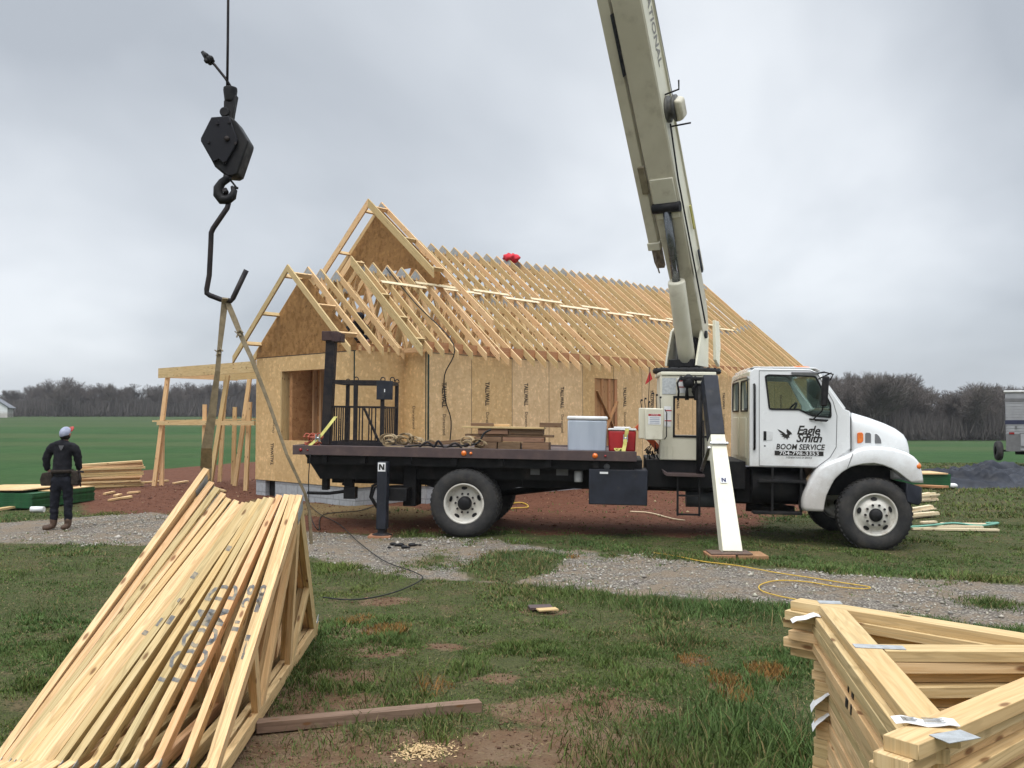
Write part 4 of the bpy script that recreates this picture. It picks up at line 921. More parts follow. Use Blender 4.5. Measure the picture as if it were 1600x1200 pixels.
mb = MB(); mb.bar((5.105, CY0 + .03, 2.49), (5.46, CY0 + .03, 1.99), .05, .035, (0, 1, 0)); tb(mb, 'windshield_pillar', WHITE, bevel=.008); mb = MB(); mb.bar((5.125, CY0 + .045, 2.485), (5.475, CY0 + .045, 1.99), .02, .016, (0, 1, 0)); tb(mb, 'windshield_seal', GREASE)
mb = MB(); mb.bar((5.105, CY1 - .03, 2.49), (5.46, CY1 - .03, 1.99), .05, .035, (0, 1, 0)); tb(mb, 'windshield_pillar', WHITE, bevel=.008)
bx('cab_floor', (4.18, CY0 + .06, 1.15), (5.5, CY1 - .06, 1.22), BLACK); bx('dashboard', (5.10, CY0 + .08, 1.60), (5.50, CY1 - .08, 1.97), GREY, bevel=.05)
for y_ in (CY0 + .2, CY1 - .8):
    bx('seat', (4.35, y_, 1.35), (4.85, y_ + .55, 1.52), GREY, bevel=.04); mb = MB(); mb.bar((4.36, y_ + .27, 1.45), (4.26, y_ + .27, 2.0), .5, .12, (1, 0, 0)); tb(mb, 'seat_back', GREY, bevel=.04)
mb = MB(); c_s = V((4.98, CY1 - .5, 1.93)); mb.tube([c_s + V((math.cos(a) * .12, math.sin(a) * .22, math.cos(a) * .17)) for a in np.linspace(0, 2 * math.pi, 25)], .016, 6); mb.tube([c_s, (5.2, CY1 - .5, 1.7)], .03, 6); mb.bar(c_s + V((0, -.2, 0)), c_s + V((0, .2, 0)), .04, .02); tb(mb, 'steering_wheel', GREASE)
# hood and cowl
def hsec(x, y0, zt, cr=.05, zb=1.20):
    y1 = 2.36 - y0; return [(x, y0, zb), (x, y0, zt - .20), (x, y0 + .02, zt - .10), (x, y0 + .08, zt - .035), (x, y0 + .22, zt - .005), (x, 1.18, zt + cr), (x, y1 - .22, zt - .005), (x, y1 - .08, zt - .035), (x, y1 - .02, zt - .10), (x, y1, zt - .20), (x, y1, zb)]
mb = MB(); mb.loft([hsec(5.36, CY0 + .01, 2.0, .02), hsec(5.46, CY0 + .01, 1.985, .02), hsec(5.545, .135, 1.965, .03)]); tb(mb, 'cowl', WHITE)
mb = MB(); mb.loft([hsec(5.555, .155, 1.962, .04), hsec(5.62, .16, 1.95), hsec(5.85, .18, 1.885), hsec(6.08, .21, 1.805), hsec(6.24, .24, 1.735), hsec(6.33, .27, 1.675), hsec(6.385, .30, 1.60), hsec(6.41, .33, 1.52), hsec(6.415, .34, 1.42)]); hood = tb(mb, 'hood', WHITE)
mb = MB(); mb.bar((5.549, .13, 1.40), (5.549, .13, 1.955), .008, .02, (0, 1, 0)); tb(mb, 'hood_seam', GREASE)
for y_, d_ in ((0.0, .52), (1.86, .52)):
    fo = [(4.87, .545), (4.853, .625), (4.865, .74), (4.902, .83), (4.96, .97), (5.06, 1.13), (5.16, 1.215), (5.27, 1.265), (5.42, 1.32), (5.518, 1.365), (5.60, 1.43), (5.72, 1.462), (5.91, 1.475), (6.12, 1.45), (6.3, 1.396), (6.40, 1.33), (6.46, 1.25), (6.495, 1.12), (6.515, .976)]
    fi_ = [(5.15, .545), (5.165, .65), (5.187, .762), (5.24, .88), (5.297, .994), (5.40, 1.10), (5.52, 1.177), (5.68, 1.222), (5.837, 1.235), (5.96, 1.21), (6.08, 1.164), (6.16, 1.115), (6.25, 1.045), (6.336, .98)]
    def resamp(P, n):
        P = np.array(P); l_ = np.concatenate([[0], np.cumsum(np.hypot(*np.diff(P, axis=0).T))]); q_ = np.linspace(0, l_[-1], n); return np.stack([np.interp(q_, l_, P[:, 0]), np.interp(q_, l_, P[:, 1])], 1)
    ro, ri = resamp(fo, 44), resamp(fi_, 44); sg = 1 if y_ < 1 else -1; ya, yb = (y_, y_ + d_) if sg > 0 else (y_ + d_, y_)
    rg = []
    for o2_, i2_ in zip(ro, ri):
        dx_ = V((i2_[0] - o2_[0], 0, i2_[1] - o2_[1])); O_ = V((o2_[0], 0, o2_[1])); dn_ = dx_.normalized()
        yv = lambda q_: V((0, ya + sg * q_, 0))
        rg.append([O_ + yv(.30), O_ + yv(.10), O_ + dn_ * .004 + yv(.05), O_ + dn_ * .02 + yv(.018), O_ + dn_ * .05 + yv(.003), O_ + dx_ - dn_ * .02 + yv(0), O_ + dx_ - dn_ * .004 + yv(.004), O_ + dx_ + yv(.02), O_ + dx_ + yv(.30)])
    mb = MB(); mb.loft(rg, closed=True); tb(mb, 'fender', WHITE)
mb = MB(); mb.bar((5.47, -.002, 1.16), (5.545, -.002, 1.37), .007, .006, (0, 1, 0)); tb(mb, 'fender_seam', GREY)
bx('radiator_front', (6.20, .5, .98), (6.43, 1.86, 1.60), WHITE, bevel=.04); bx('grille', (6.43, .65, 1.05), (6.45, 1.70, 1.50), GREY)
bx('engine_bay', (5.2, .53, .75), (6.2, 1.85, 1.19), GREASE)
mb = MB(); mb.loft([[(x, .02 + o_, z0), (x, 2.38 - o_, z0), (x, 2.38 - o_, z1), (x, .02 + o_, z1)] for x, o_, z0, z1 in ((6.27, 0, .70, .975), (6.44, .0, .655, .93), (6.50, .05, .72, .91))], smooth=False); tb(mb, 'bumper', DARK, bevel=.02)
mb = MB(); mb.ball((6.43, .06, 1.205), .055, 8, sc=(.9, 1.3, 1.05)); tb(mb, 'turn_signal', ORANGE)
mb = MB(); mb.prism([(5.642, 1.505), (5.70, 1.515), (5.725, 1.54), (5.725, 1.64), (5.71, 1.665), (5.655, 1.665), (5.64, 1.65)], (0, .142, 0), (1, 0, 0), (0, 0, 1), (0, .02, 0)); tb(mb, 'side_marker', ORANGE, bevel=.01)
for pl in ([(5.755, 1.515), (5.835, 1.515), (5.835, 1.64), (5.82, 1.66), (5.77, 1.662), (5.755, 1.645)], [(5.89, 1.51), (5.98, 1.51), (5.975, 1.56), (5.95, 1.615), (5.92, 1.645), (5.89, 1.645)]):
    mb = MB(); mb.prism(pl, (0, .166 if pl[0][0] < 5.85 else .176, 0), (1, 0, 0), (0, 0, 1), (0, .02, 0)); tb(mb, 'hood_vent', GREY, bevel=.004)
    mb = MB(); mb.prism([(5.862 + (x - 5.862) * 1.18 if False else (sum(p[0] for p in pl) / 6) + (x - sum(p[0] for p in pl) / 6) * 1.25, 1.585 + (z - 1.585) * 1.18) for x, z in pl], (0, .172 if pl[0][0] < 5.85 else .182, 0), (1, 0, 0), (0, 0, 1), (0, .02, 0)); tb(mb, 'vent_frame', WHITE, bevel=.006)
# door lines, handle, grab rail, mirror, lettering
mb = MB()
dl = [(4.27, 2.53), (4.278, 1.165), (5.08, 1.16), (5.26, 1.30), (5.345, 1.45), (5.355, 1.90), (5.30, 2.10), (5.075, 2.505), (4.98, 2.535)]
for i in range(len(dl)): p0, p1 = dl[i], dl[(i + 1) % len(dl)]; mb.bar((p0[0], CY0 - .0005, p0[1]), (p1[0], CY0 - .0005, p1[1]), .009, .004, (0, 1, 0))
door = tb(mb, 'door_seam', GREY)
mb = MB(); mb.box((4.335, CY0 - .012, 1.53), (4.375, CY0 - .001, 1.66)); tb(mb, 'door_handle', GREASE, bevel=.004); mb = MB(); mb.prism([(4.33, 1.52), (4.46, 1.53), (4.47, 1.65), (4.33, 1.67)], (0, CY0 - .0035, 0), (1, 0, 0), (0, 0, 1), (0, .003, 0)); tb(mb, 'handle_recess', mat('shade_white', (.70, .71, .71)), bevel=.001)
mb = MB(); mb.lathe([(0, -.006), (.012, -.005), (.013, 0)], (4.355, CY0, 1.45), (0, 1, 0), 12); tb(mb, 'door_lock', GREY)
mb = MB(); mb.tube([(4.20, CY0 - .005, 2.33), (4.20, CY0 - .045, 2.31), (4.205, CY0 - .045, 1.42), (4.205, CY0 - .005, 1.40)], .018, 8); tb(mb, 'grab_bar', GREASE)
bx('drip_rail', (4.72, CY0 - .03, 2.485), (5.10, CY0 - .002, 2.515), GREY, bevel=.004)
mb = MB(); mb.tube([(5.09, CY0, 2.50), (5.10, -.22, 2.50), (5.22, -.24, 2.47), (5.17, -.24, 2.38)], .012, 6); mb.tube([(5.10, CY0, 2.42), (5.2, -.2, 2.49)], .010, 6)
tb(mb, 'mirror_arm', BLACK); mb = MB(); mb.tube([(5.14, CY0, 1.83), (5.13, -.22, 1.82), (4.98, -.2, 1.83)], .014, 6); mb.tube([(4.97, CY0 - .01, 1.845), (5.22, CY0 - .06, 1.83)], .012, 6); mb.tube([(4.98, -.1, 1.84), (5.08, -.20, 1.96), (5.1, -.2, 2.1)], .010, 6); tb(mb, 'mirror_arm', BLACK)
mb = MB(); mb.bar((5.095, -.22, 2.02), (5.125, -.22, 2.44), .085, .20, (.15, 1, 0)); tb(mb, 'mirror', GREASE, bevel=.02)
bx('wiper', (5.33, CY0 + .3, 2.10), (5.35, CY0 + .9, 2.12), GREASE)
mb = MB(); mb.prism([(4.86, 0), (5.20, 0), (5.14, .04), (5.0, .055), (4.92, .045)], (0, .95, 2.60), (1, 0, 0), (0, 0, 1), (0, .55, 0)); tb(mb, 'beacon', ORANGE, bevel=.012)
yl = CY0 - .003
LETT = INK
text('Eagle', .175, truck, (4.955, yl, 1.625), (1, 0, 0), (0, 0, 1), LETT, 'door_lettering', shear=.30, bold=.022, sx=.95, space=.94)
text('Smith', .165, truck, (4.965, yl, 1.515), (1, 0, 0), (0, 0, 1), LETT, 'door_lettering', shear=.30, bold=.022, sx=1.0, space=.94)
text('BOOM SERVICE', .112, truck, (4.845, yl, 1.405), (1, 0, 0), (0, 0, 1), LETT, 'door_lettering', shear=.18, bold=.022, sx=.87)
bx('number_band', (4.492, yl - .001, 1.318), (5.170, yl + .001, 1.384), INK)
text('704-798-3353', .078, truck, (4.832, yl - .0025, 1.325), (1, 0, 0), (0, 0, 1), PAPER, 'door_lettering', bold=.012, sx=1.26)
text('3 GENERATIONS OF SERVICE', .036, truck, (4.828, yl, 1.278), (1, 0, 0), (0, 0, 1), LETT, 'door_lettering', shear=.2, bold=.006, sx=.78)
eg = [(4.530, 1.695), (4.575, 1.66), (4.61, 1.640), (4.635, 1.640), (4.655, 1.655), (4.650, 1.70), (4.675, 1.672), (4.715, 1.665), (4.728, 1.675), (4.715, 1.69), (4.735, 1.695), (4.715, 1.705), (4.728, 1.715), (4.70, 1.715), (4.67, 1.735), (4.645, 1.742)]
eg = [(4.528, 1.694), (4.56, 1.655), (4.60, 1.628), (4.565, 1.625), (4.61, 1.60), (4.585, 1.592), (4.63, 1.578), (4.615, 1.558), (4.65, 1.572), (4.665, 1.542), (4.68, 1.572), (4.70, 1.575), (4.69, 1.60), (4.72, 1.625), (4.733, 1.615), (4.726, 1.645), (4.70, 1.668), (4.66, 1.70), (4.655, 1.66), (4.668, 1.625), (4.65, 1.618), (4.62, 1.645), (4.57, 1.675)]
mb = MB(); mb.prism(eg, (0, yl, 0), (1, 0, 0), (0, 0, 1), (0, -.0015, 0)); tb(mb, 'eagle_emblem', LETT)
# under-cab steps and tank
mb = MB(); mb.tube([(4.20, .45, .86), (4.95, .45, .86)], .27, 20); tb(mb, 'fuel_tank', BLACK)
bx('cab_step', (4.26, .08, .925), (4.93, .30, .965), BLACK, bevel=.006); bx('cab_step', (4.2, .1, .47), (4.88, .32, .51), BLACK, bevel=.006)
for x_ in (4.45, 4.85): bx('step_hanger', (x_, .12, .50), (x_ + .03, .16, 1.14), BLACK)
bx('battery_box', (4.0, .5, .60), (4.35, 1.0, 1.1), BLACK, bevel=.01)
mb = MB(); mb.tube([(4.2, .9, .50), (4.9, .8, .47)], .07, 10); tb(mb, 'exhaust_pipe', STEEL)

# ------------------------------------------------------------------ hook block, bent lifting bar and slings
HY = 5.62
def hk(px, py, dy=0): return at(px, py, HY + dy)
hook = root('hook_block', hk(352, 230), 'black diamond shaped hook block hanging on its wire rope at upper left', 'hook block')
mb = MB(); mb.tube([tip + V((0, 0, -.25)), hk(357, -60), hk(356, 60), hk(355, 138)], .0085, 8); mb.build('wire_rope', STEEL, hook)
mb = MB(); mb.tube([hk(362, 138), hk(352, 122), hk(336, 102), hk(327, 93)], .0085, 8); mb.build('rope_tail', STEEL, hook)
mb = MB(); mb.tube([hk(331, 98), hk(325, 91), hk(316, 81)], [.024, .024, .011], 10); 
for a in (0, 2.1, 4.2): 
    c = hk(326, 92); mb.lathe([(.0, -.012), (.014, -.012), (.014, .012), (0, .012)], c + V((math.cos(a) * .02, -.01, math.sin(a) * .02)), (0, 1, 0), 8)
mb.build('rope_clamp', GREASE, hook)
mb = MB(); mb.lathe([(0, 0), (.042, 0), (.044, .02), (.035, .09), (.022, .1), (0, .1)], hk(360, 137), (0, 0, -1), 18); mb.prism([(-.005, .03), (.05, .02), (.03, .14), (.025, .18), (-.03, .18), (-.03, .06)], hk(357, 143, -.025), (1, 0, 0), (0, 0, -1), (0, .05, 0)); mb.lathe([(0, -.035), (.03, -.035), (.034, 0), (.03, .035), (0, .035)], hk(353, 177), (0, 1, 0), 16); mb.build('wedge_socket', GREASE, hook, bevel=.004)
dia = [(336, 185), (344, 186), (362, 183), (371, 191), (390, 222), (389, 228), (374, 274), (368, 277), (354, 276), (338, 263), (319, 226), (318, 220)]
def rel(pts, c): return [((p[0] - c[0]) / F * HY, -(p[1] - c[1]) / F * HY) for p in pts]
c0 = (354, 228); o_ = hk(*c0)
mb = MB(); mb.prism(rel(dia, c0), o_ + V((0, -.03, 0)), (1, 0, 0), (0, 0, 1), (0, .14, 0)); mb.build('block_body', GREASE, hook, bevel=.018, segs=3)
dia2 = [(334, 186), (362, 184), (376, 222), (374, 229), (356, 262), (346, 252), (337, 257), (318, 224), (318, 219)]
mb = MB(); mb.prism(rel(dia2, c0), o_ + V((-.003, -.05, 0)), (1, 0, 0), (0, 0, 1), (0, .024, 0)); mb.build('cheek_plate', mat('cheek_black', (.012, .012, .016), rough=.55), hook, bevel=.006)
mb = MB(); mb.lathe([(0, 0), (.016, 0), (.016, .012), (0, .012)], hk(354, 216, -.06), (0, 1, 0), 12); mb.build('pin', STEEL, hook)
for bp_ in ((340, 193), (358, 191), (326, 222), (368, 224), (350, 252)):
    mb = MB(); mb.lathe([(0, -.008), (.009, -.008), (.010, .004)], hk(*bp_, -.052), (0, 1, 0), 6, smooth=False); mb.build('bolt', STEEL, hook)
hp_ = [(357, 272), (354, 280), (347, 285), (341, 294), (341, 304), (347, 312), (356, 312), (363, 307), (366, 298), (362, 291)]
mb = MB(); mb.tube([hk(*p) for p in hp_], [.030, .026, .026, .030, .032, .032, .030, .027, .02, .008], 12); mb.build('hook', GREASE, hook)
mb = MB(); mb.tube([hk(357, 278), hk(364, 286), hk(370, 294)], .007, 6); mb.tube([hk(364, 293, .0), hk(372, 294)], .008, 6); mb.build('latch', GREASE, hook)
bar_ = [(353, 300), (351, 303), (350, 309), (353, 314), (356, 316), (358, 309), (356, 303)]
mb = MB(); P = [(351, 303, .03), (351, 309, .04), (354, 314, .03), (357, 318, .01), (355, 325, 0), (344, 341, 0), (333, 357, 0), (330, 364, 0), (329.5, 380, 0), (327, 430, 0), (323, 452, 0), (323, 458, 0), (328, 461.5, 0), (345, 468, 0), (361, 470, 0), (364, 466, 0), (385, 422, 0)]
mb.tube([hk(351, 296, -.02), hk(353.5, 300, .0)] + [hk(a, b, c) for a, b, c in P[1:]], .0165, 10); lb_ = mb.build('lifting_bar', STEEL); tag(lb_, 'bent dark steel lifting bar hooked under the black hook block', 'lifting bar')
def strap(name, pts, wds, th, m_, label, group=None):
    """flat webbing through points; wds: width vectors"""
    mb = MB(); r = []
    for i, (p, wv) in enumerate(zip(pts, wds)):
        t_ = (V(pts[min(i + 1, len(pts) - 1)]) - V(pts[max(i - 1, 0)])).normalized(); nn = t_.cross(V(wv)).normalized() * th / 2; wv = V(wv) / 2
        r.append([V(p) - wv - nn, V(p) + wv - nn, V(p) + wv + nn, V(p) - wv + nn])
    mb.loft(r, smooth=False); o = mb.build(name, m_); return tag(o, label, 'lifting sling', group)
# apex line of the leaning bundle
NB = 17
apx = [(468, 774), (457, 776), (446, 777), (434, 779), (424, 780), (414, 782), (404, 783.5), (395, 785), (387, 787), (380, 788.5), (373, 789), (365, 787), (354, 782), (344, 776), (336, 767), (329, 754), (319, 737)]
footpx = [360, 326, 282, 238, 203, 172, 140, 106, 84, 68, 54, 40, 27, 15, 6, -3, -14]      # chord at the frame's lower edge
AY = 5.75
apex = [at(a, b, AY) for a, b in apx]
lf = apex[-1] + V((-.02, .10, .0)); rf_ = apex[0] + V((.03, .05, -.02))
strap('sling', [hk(352, 466, -.03), hk(351, 474, 0), hk(348, 500), hk(343, 545), hk(340, 580), hk(331, 650, .05), hk(323, 700, .1), lf + V((.005, -.02, .02)), lf + V((0, 0, -.12))], [(.03, .02, 0), (.034, .02, 0), (.036, .01, 0), (.026, .01, 0), (.030, .01, 0), (.050, .01, 0), (.066, .01, 0), (.070, .01, 0), (.06, .01, 0)], .010, STRAPC, 'wide tan webbing sling running down to the left end of the leaning truss bundle', 'tan lifting slings')
strap('sling', [hk(354, 467, .03), hk(356, 474, 0), hk(366, 498), hk(379, 530), hk(393, 560), hk(420, 630, .03), hk(448, 710, .06), rf_ + V((0, -.03, .03)), rf_ + V((.02, 0.01, -.08)), rf_ + V((.03, .03, -.3))], [(.03, .01, 0), (.034, .01, 0), (.036, .01, 0), (.03, .01, 0), (.026, .01, 0), (.018, .01, 0), (.016, .01, 0), (.016, .01, 0), (.016, .01, 0), (.016, .01, 0)], .010, STRAPC, 'thin tan webbing sling slanting down to the right end of the leaning truss bundle', 'tan lifting slings')
slings = [o for o in bpy.data.objects if o.name.startswith('sling')]
for so, q in zip(slings, (hk(342.5, 547), hk(374, 518))):
    mb = MB(); rr = random.Random(4)
    for k in range(5): c = q + V((rr.uniform(-.012, .012), -.008, rr.uniform(-.02, .02))); mb.bar(c, c + V((rr.uniform(-.03, .03), -.005, rr.uniform(-.03, .02))), .014, .006)
    mb.build('stitched_end', STRAPC, so)

# ------------------------------------------------------------------ leaning bundle of trusses, front left
ORD = 'first second third fourth fifth sixth seventh eighth ninth tenth eleventh twelfth thirteenth fourteenth fifteenth sixteenth seventeenth eighteenth nineteenth twentieth'.split()
def tri_truss(name, A, B, C, lab, cat, group, m_, dp=.089, th=.038, webs=True, marks=None):
    """A apex, B far foot, C near foot"""
    n_ = (B - A).cross(C - A).normalized()
    rt_ = root(name, (B + C) / 2, lab, cat, group)
    def ch(nm, p, q, inward, mm=m_, over0=0, over1=0, d_=dp):
        d = (q - p).normalized(); up_ = inward - d * inward.dot(d); up_.normalize()
        mb = MB(); mb.bar(p - d * over0 + up_ * d_ / 2, q + d * over1 + up_ * d_ / 2, th, d_, up_); return mb.build(nm, mm, rt_, bevel=.0015, segs=1)
    G = (A + B + C) / 3
    tc0 = ch('top_chord', A, C, G - A, over0=random.uniform(0, .035), over1=.15); ch('top_chord', A, B, G - A, over1=.10); ch('bottom_chord', B, C, A - B)
    if webs:
        m1 = B.lerp(C, .36); m2 = B.lerp(C, .64); e1 = A.lerp(B, .55); e2 = A.lerp(C, .55)
        for p, q in ((A + (G - A).normalized() * .14, m1), (A + (G - A).normalized() * .14, m2), (e1, m1), (e2, m2)):
            d = (q - p).normalized(); mb = MB(); mb.bar(p.lerp(q, .04), q, th * .96, .075, n_.cross(d)); mb.build('web', m_, rt_)
    for p, s_ in ((A + (G - A).normalized() * .10, .10), (C.lerp(A, .06) - V((0, 0, .015)), .05), (B.lerp(A, .05) + V((0, 0, .03)), .08)):
        d = (C - A).normalized(); u_ = n_.cross(d)
        sgn = 1 if n_.x > 0 else -1
        mb = MB(); mb.bar(p + n_ * sgn * (th / 2 + .0012) - d * s_ * .7, p + n_ * sgn * (th / 2 + .0012) + d * s_ * .7, .002, s_, u_); mb.build('gusset_plate', PLATE, rt_)
    return rt_, tc0, n_, d
GRP = 'roof trusses leaning in the bundle at lower left'
near_f = []
for i in range(NB):
    A = apex[i].copy(); A.y += random.uniform(-.012, .012)
    # near foot: on the ground, on the plane through the apex and the frame-edge point
    zc = 0.03
    q = at(footpx[i] + random.uniform(-2, 2), 1200, 4.42)
    d = (q - A); t_ = (zc - A.z) / d.z; C = A + d * t_
    if i == 0: C = V((-1.40, 4.05, .03))
    B = V((-1.615 - .045 * i, 7.42 + random.uniform(-.02, .02), .03 + (.02 if i > 10 else 0)))
    near_f.append((A, B, C))
    if i == 0: lab = 'pine roof truss at the open right face of the leaning bundle'
    elif i == NB - 1: lab = 'tallest upright pine roof truss at the left outside of the leaning bundle'
    else: lab = 'pine roof truss %s from the right in the leaning bundle' % ORD[i]
    rt_, tc0, n_, _ = tri_truss('roof_truss', A, B, C, lab, 'roof truss', GRP, PINEF if i % 3 else woodmat('pine_shelf%d' % i, (.70, .505 - .04 * (i % 2), .26), (.58, .37, .165), tint=.35, grain=1.4))
# painted lettering running over the top edges: a dark stroke on each chord where a letter crosses it
def mark(i, t0, t1, w0=0.0, w1=1.0):
    """dark paint on the top edge of chord i between fractions t0..t1 from the apex"""
    A, B, C = near_f[i]; n_ = (B - A).cross(C - A).normalized(); d = (C - A).normalized(); G = (A + B + C) / 3
    up_ = (A - G) - d * (A - G).dot(d); up_.normalize(); L_ = (C - A).length
    a = A + d * t0 * L_ + up_ * .0016; b = A + d * t1 * L_ + up_ * .0016
    s0 = n_ * .0375 * (w0 - .5); s1 = n_ * .0375 * (w1 - .5)
    return a + s0, a + s1, b + s1, b + s0
bundle_roots = [o for o in bpy.data.objects if o.name.startswith('roof_truss') and o.type == 'EMPTY' and 'group' in o and o['group'] == GRP]
marks = {i: MB() for i in range(NB)}
def stroke(i, t0, t1, w0=0.0, w1=1.0): marks[i].quad(*mark(i, t0, t1, w0, w1))
def spray(word, t0, size, first, rows, bold=.02):
    """letters reading up the slope, cut into one strip per chord; their feet lie on chord `first`, `rows` chords tall"""
    cu = bpy.data.curves.new('t', 'FONT'); cu.body = word; cu.size = 1; cu.offset = bold; cu.resolution_u = 2
    ob = bpy.data.objects.new('t', cu); COL.objects.link(ob); me_ = bpy.data.meshes.new_from_object(ob); bpy.data.objects.remove(ob); bpy.data.curves.remove(cu)
    cap = .72
    for r_ in range(rows):
        bm = bmesh.new(); bm.from_mesh(me_); lo, hi = cap * r_ / rows, cap * (r_ + 1) / rows
        for y_, nrm in ((lo, -1), (hi, 1)): bmesh.ops.bisect_plane(bm, geom=bm.verts[:] + bm.edges[:] + bm.faces[:], plane_co=(0, y_, 0), plane_no=(0, nrm, 0), clear_outer=True)
        i = first + r_
        A, B, C = near_f[i]; n_ = (B - A).cross(C - A).normalized(); n_ = n_ if n_.x < 0 else -n_
        d = (C - A).normalized(); G = (A + B + C) / 3; up_ = (A - G) - d * (A - G).dot(d); up_.normalize()
        mb = marks[i]; b0 = len(mb.v)
        for v_ in bm.verts: mb.v.append(A + d * (t0 - v_.co.x * size) + n_ * .0375 * ((v_.co.y - lo) / (hi - lo) - .5) + up_ * .0016)
        bm.verts.index_update()
        for f in bm.faces: mb.face([b0 + v_.index for v_ in f.verts])
        bm.free()
    bpy.data.meshes.remove(me_)
spray('LOOM D', 1.33, .165, 3, 3); spray('28', .86, .17, 1, 2); spray('1', 1.05, .2, 2, 1); spray('r', 1.2, .3, 1, 1); spray('-  .', .98, .2, 8, 2)
for i, t0, t1 in ((8, .30, .325), (7, .47, .50), (9, .52, .535), (1, .40, .47), (1, .55, .57), (6, .20, .22), (2, .62, .64), (2, .50, .51), (3, .56, .575)): stroke(i, t0, t1, .2, .9)
for i in range(NB):
    if marks[i].v: marks[i].build('painted_mark', SPRAY, bundle_roots[i])
# ------------------------------------------------------------------ flat stack of small trusses, front right
GRP2 = 'small triangular trusses stacked flat at lower right'
ZT = 1.03; NS = 25
Fq, Nq, Qq = V((1.265, 3.78, 0)), V((.985, 2.17, 0)), V((2.02, 3.0, 0))
for k in range(NS):
    z = ZT - .019 - .0384 * k
    j = V((random.uniform(-.02, .015), random.uniform(-.03, .03), 0)) if 0 < k < 6 else V((random.uniform(-.006, .006), random.uniform(-.012, .012), 0))
    if k in (1, 4): j += V((-.02, .02, 0))
    if k > 5: j += V((.025, -.02, 0))
    a, b, c = Fq + j + V((0, 0, z)), Nq + j + V((0, 0, z)), Qq + j * .5 + V((random.uniform(-.02, .02), random.uniform(-.02, .02), z))
    lab = 'topmost small triangular truss on the flat stack, with paper labels' if k == 0 else 'small triangular truss lying %s from the top of the flat stack' % ORD[k] if k < 20 else 'small triangular truss low down among the hidden bottom layers of the flat stack'
    rt_ = root('gable_truss', (a + b + c) / 3 - V((0, 0, .019)), lab, 'small truss', GRP2)
    mm = PINEF if k % 4 else PINE
    Up = V((0, 0, 1))
    def cb(nm, p, q, wd=.089): 
        mb = MB(); mb.bar(p, q, wd, {'base_chord': .0375, 'web': .0368}.get(nm, .0382), Up); return mb.build(nm, mm, rt_, bevel=.002, segs=1)
    ab = (b - a).normalized(); aq = (c - a).normalized(); bq = (c - b).normalized()
    inw = V((-ab.y, ab.x, 0)); inw = inw if inw.x > 0 else -inw
    cb('base_chord', a + inw * .045 + ab * .06, b + inw * .045 - ab * .06, .092 if k else .095)
    na = V((aq.y, -aq.x, 0)); na = na if na.y < 0 else -na
    cb('top_chord', a - aq * (.07 if k < 6 else .0) + na * .04, c + na * .04, .089)
    nb_ = V((-bq.y, bq.x, 0)); nb_ = nb_ if nb_.y > 0 else -nb_
    cb('top_chord', b - bq * .05 - nb_ * -.04, c + nb_ * .04, .089)
    m_ = a.lerp(b, .46); cb('web', m_ + inw * .092, c - inw * .12, .089)
    if k == 0:
        zt = V((0, 0, .0205))
        def pl(p, d_, l_, w2): 
            mb = MB(); mb.bar(p - d_ * l_ / 2, p + d_ * l_ / 2, w2, .0015, Up); mb.build('gusset_plate', PLATE, rt_)
        pl(a + inw * .05 + ab * .035 + zt, inw, .09, .06); pl(m_ + inw * .085 + zt, inw, .16, .05); pl(b + inw * .07 - ab * .03 + zt, (inw - ab * .6).normalized(), .10, .06)
    def paper(p, d_, l_, w2, sag=.03, nm='paper_label'):
        mb = MB(); s_ = Up.cross(d_).normalized(); r = []
        for t_ in np.linspace(0, 1, 7): q = p + d_ * l_ * t_ + V((0, 0, .004 * math.sin(t_ * 9) - sag * t_ * t_)); r.append([q - s_ * w2 / 2, q + s_ * w2 / 2, q + s_ * w2 / 2 + V((0, 0, .0015)), q - s_ * w2 / 2 + V((0, 0, .0015))])
        mb.loft(r, smooth=False); return mb.build(nm, PAPER, rt_)
    if k == 0:
        s_ = b + V((0, 0, .024)) + inw * .02 - ab * .115
        pp_ = paper(s_ - inw * .07, inw, .15, .055, 0)
        mb = MB()
        for l_ in range(5): q = s_ - inw * (.045 - .0) + inw * .0; mb.bar(s_ - inw * .05 + ab * (.014 - .007 * l_) + V((0, 0, .006)), s_ - inw * (.02 - .005 * (l_ % 3)) + ab * (.014 - .007 * l_) + V((0, 0, .006)), .003, .0006); mb.bar(s_ + inw * .0 + ab * (.014 - .007 * l_) + V((0, 0, .006)), s_ + inw * (.05 - .008 * (l_ % 2)) + ab * (.014 - .007 * l_) + V((0, 0, .006)), .003, .0006)
        mb.build('label_print', SPRAY, pp_)
    if k in (1, 2): paper(a + ab * .12 + V((.02, 0, .022)), -inw, .11 if k == 1 else .02, .07, .03)
    if k in (11, 9): paper(a + ab * .1 + V((.02, 0, .02)), (-inw - ab * .1).normalized(), .085, .09, .075)
    if 3 <= k <= 9:
        mb = MB(); rr = random.Random(k)
        for q_ in range(3):
            t0 = .33 + .045 * k + rr.uniform(-.03, .03); p = a.lerp(b, t0 + .02 * q_) - inw * .0025
            mb.bar(p - V((0, 0, .016)), p + V((0, 0, .016)) + ab * .012, .012, .003, inw)
        mb.build('stamp_mark', INK, rt_)
for k, (x_, y_) in enumerate(((1.28, 3.3), (1.2, 2.6))):
    mb = MB(); zz = gz(x_, y_); mb.box((x_ - .15, y_ - .05, zz - .03), (x_ + .8, y_ + .05, .067)); tag(mb.build('support_block', OLDW), ('rear' if k == 0 else 'front') + ' timber bearer under the flat truss stack', 'timber')

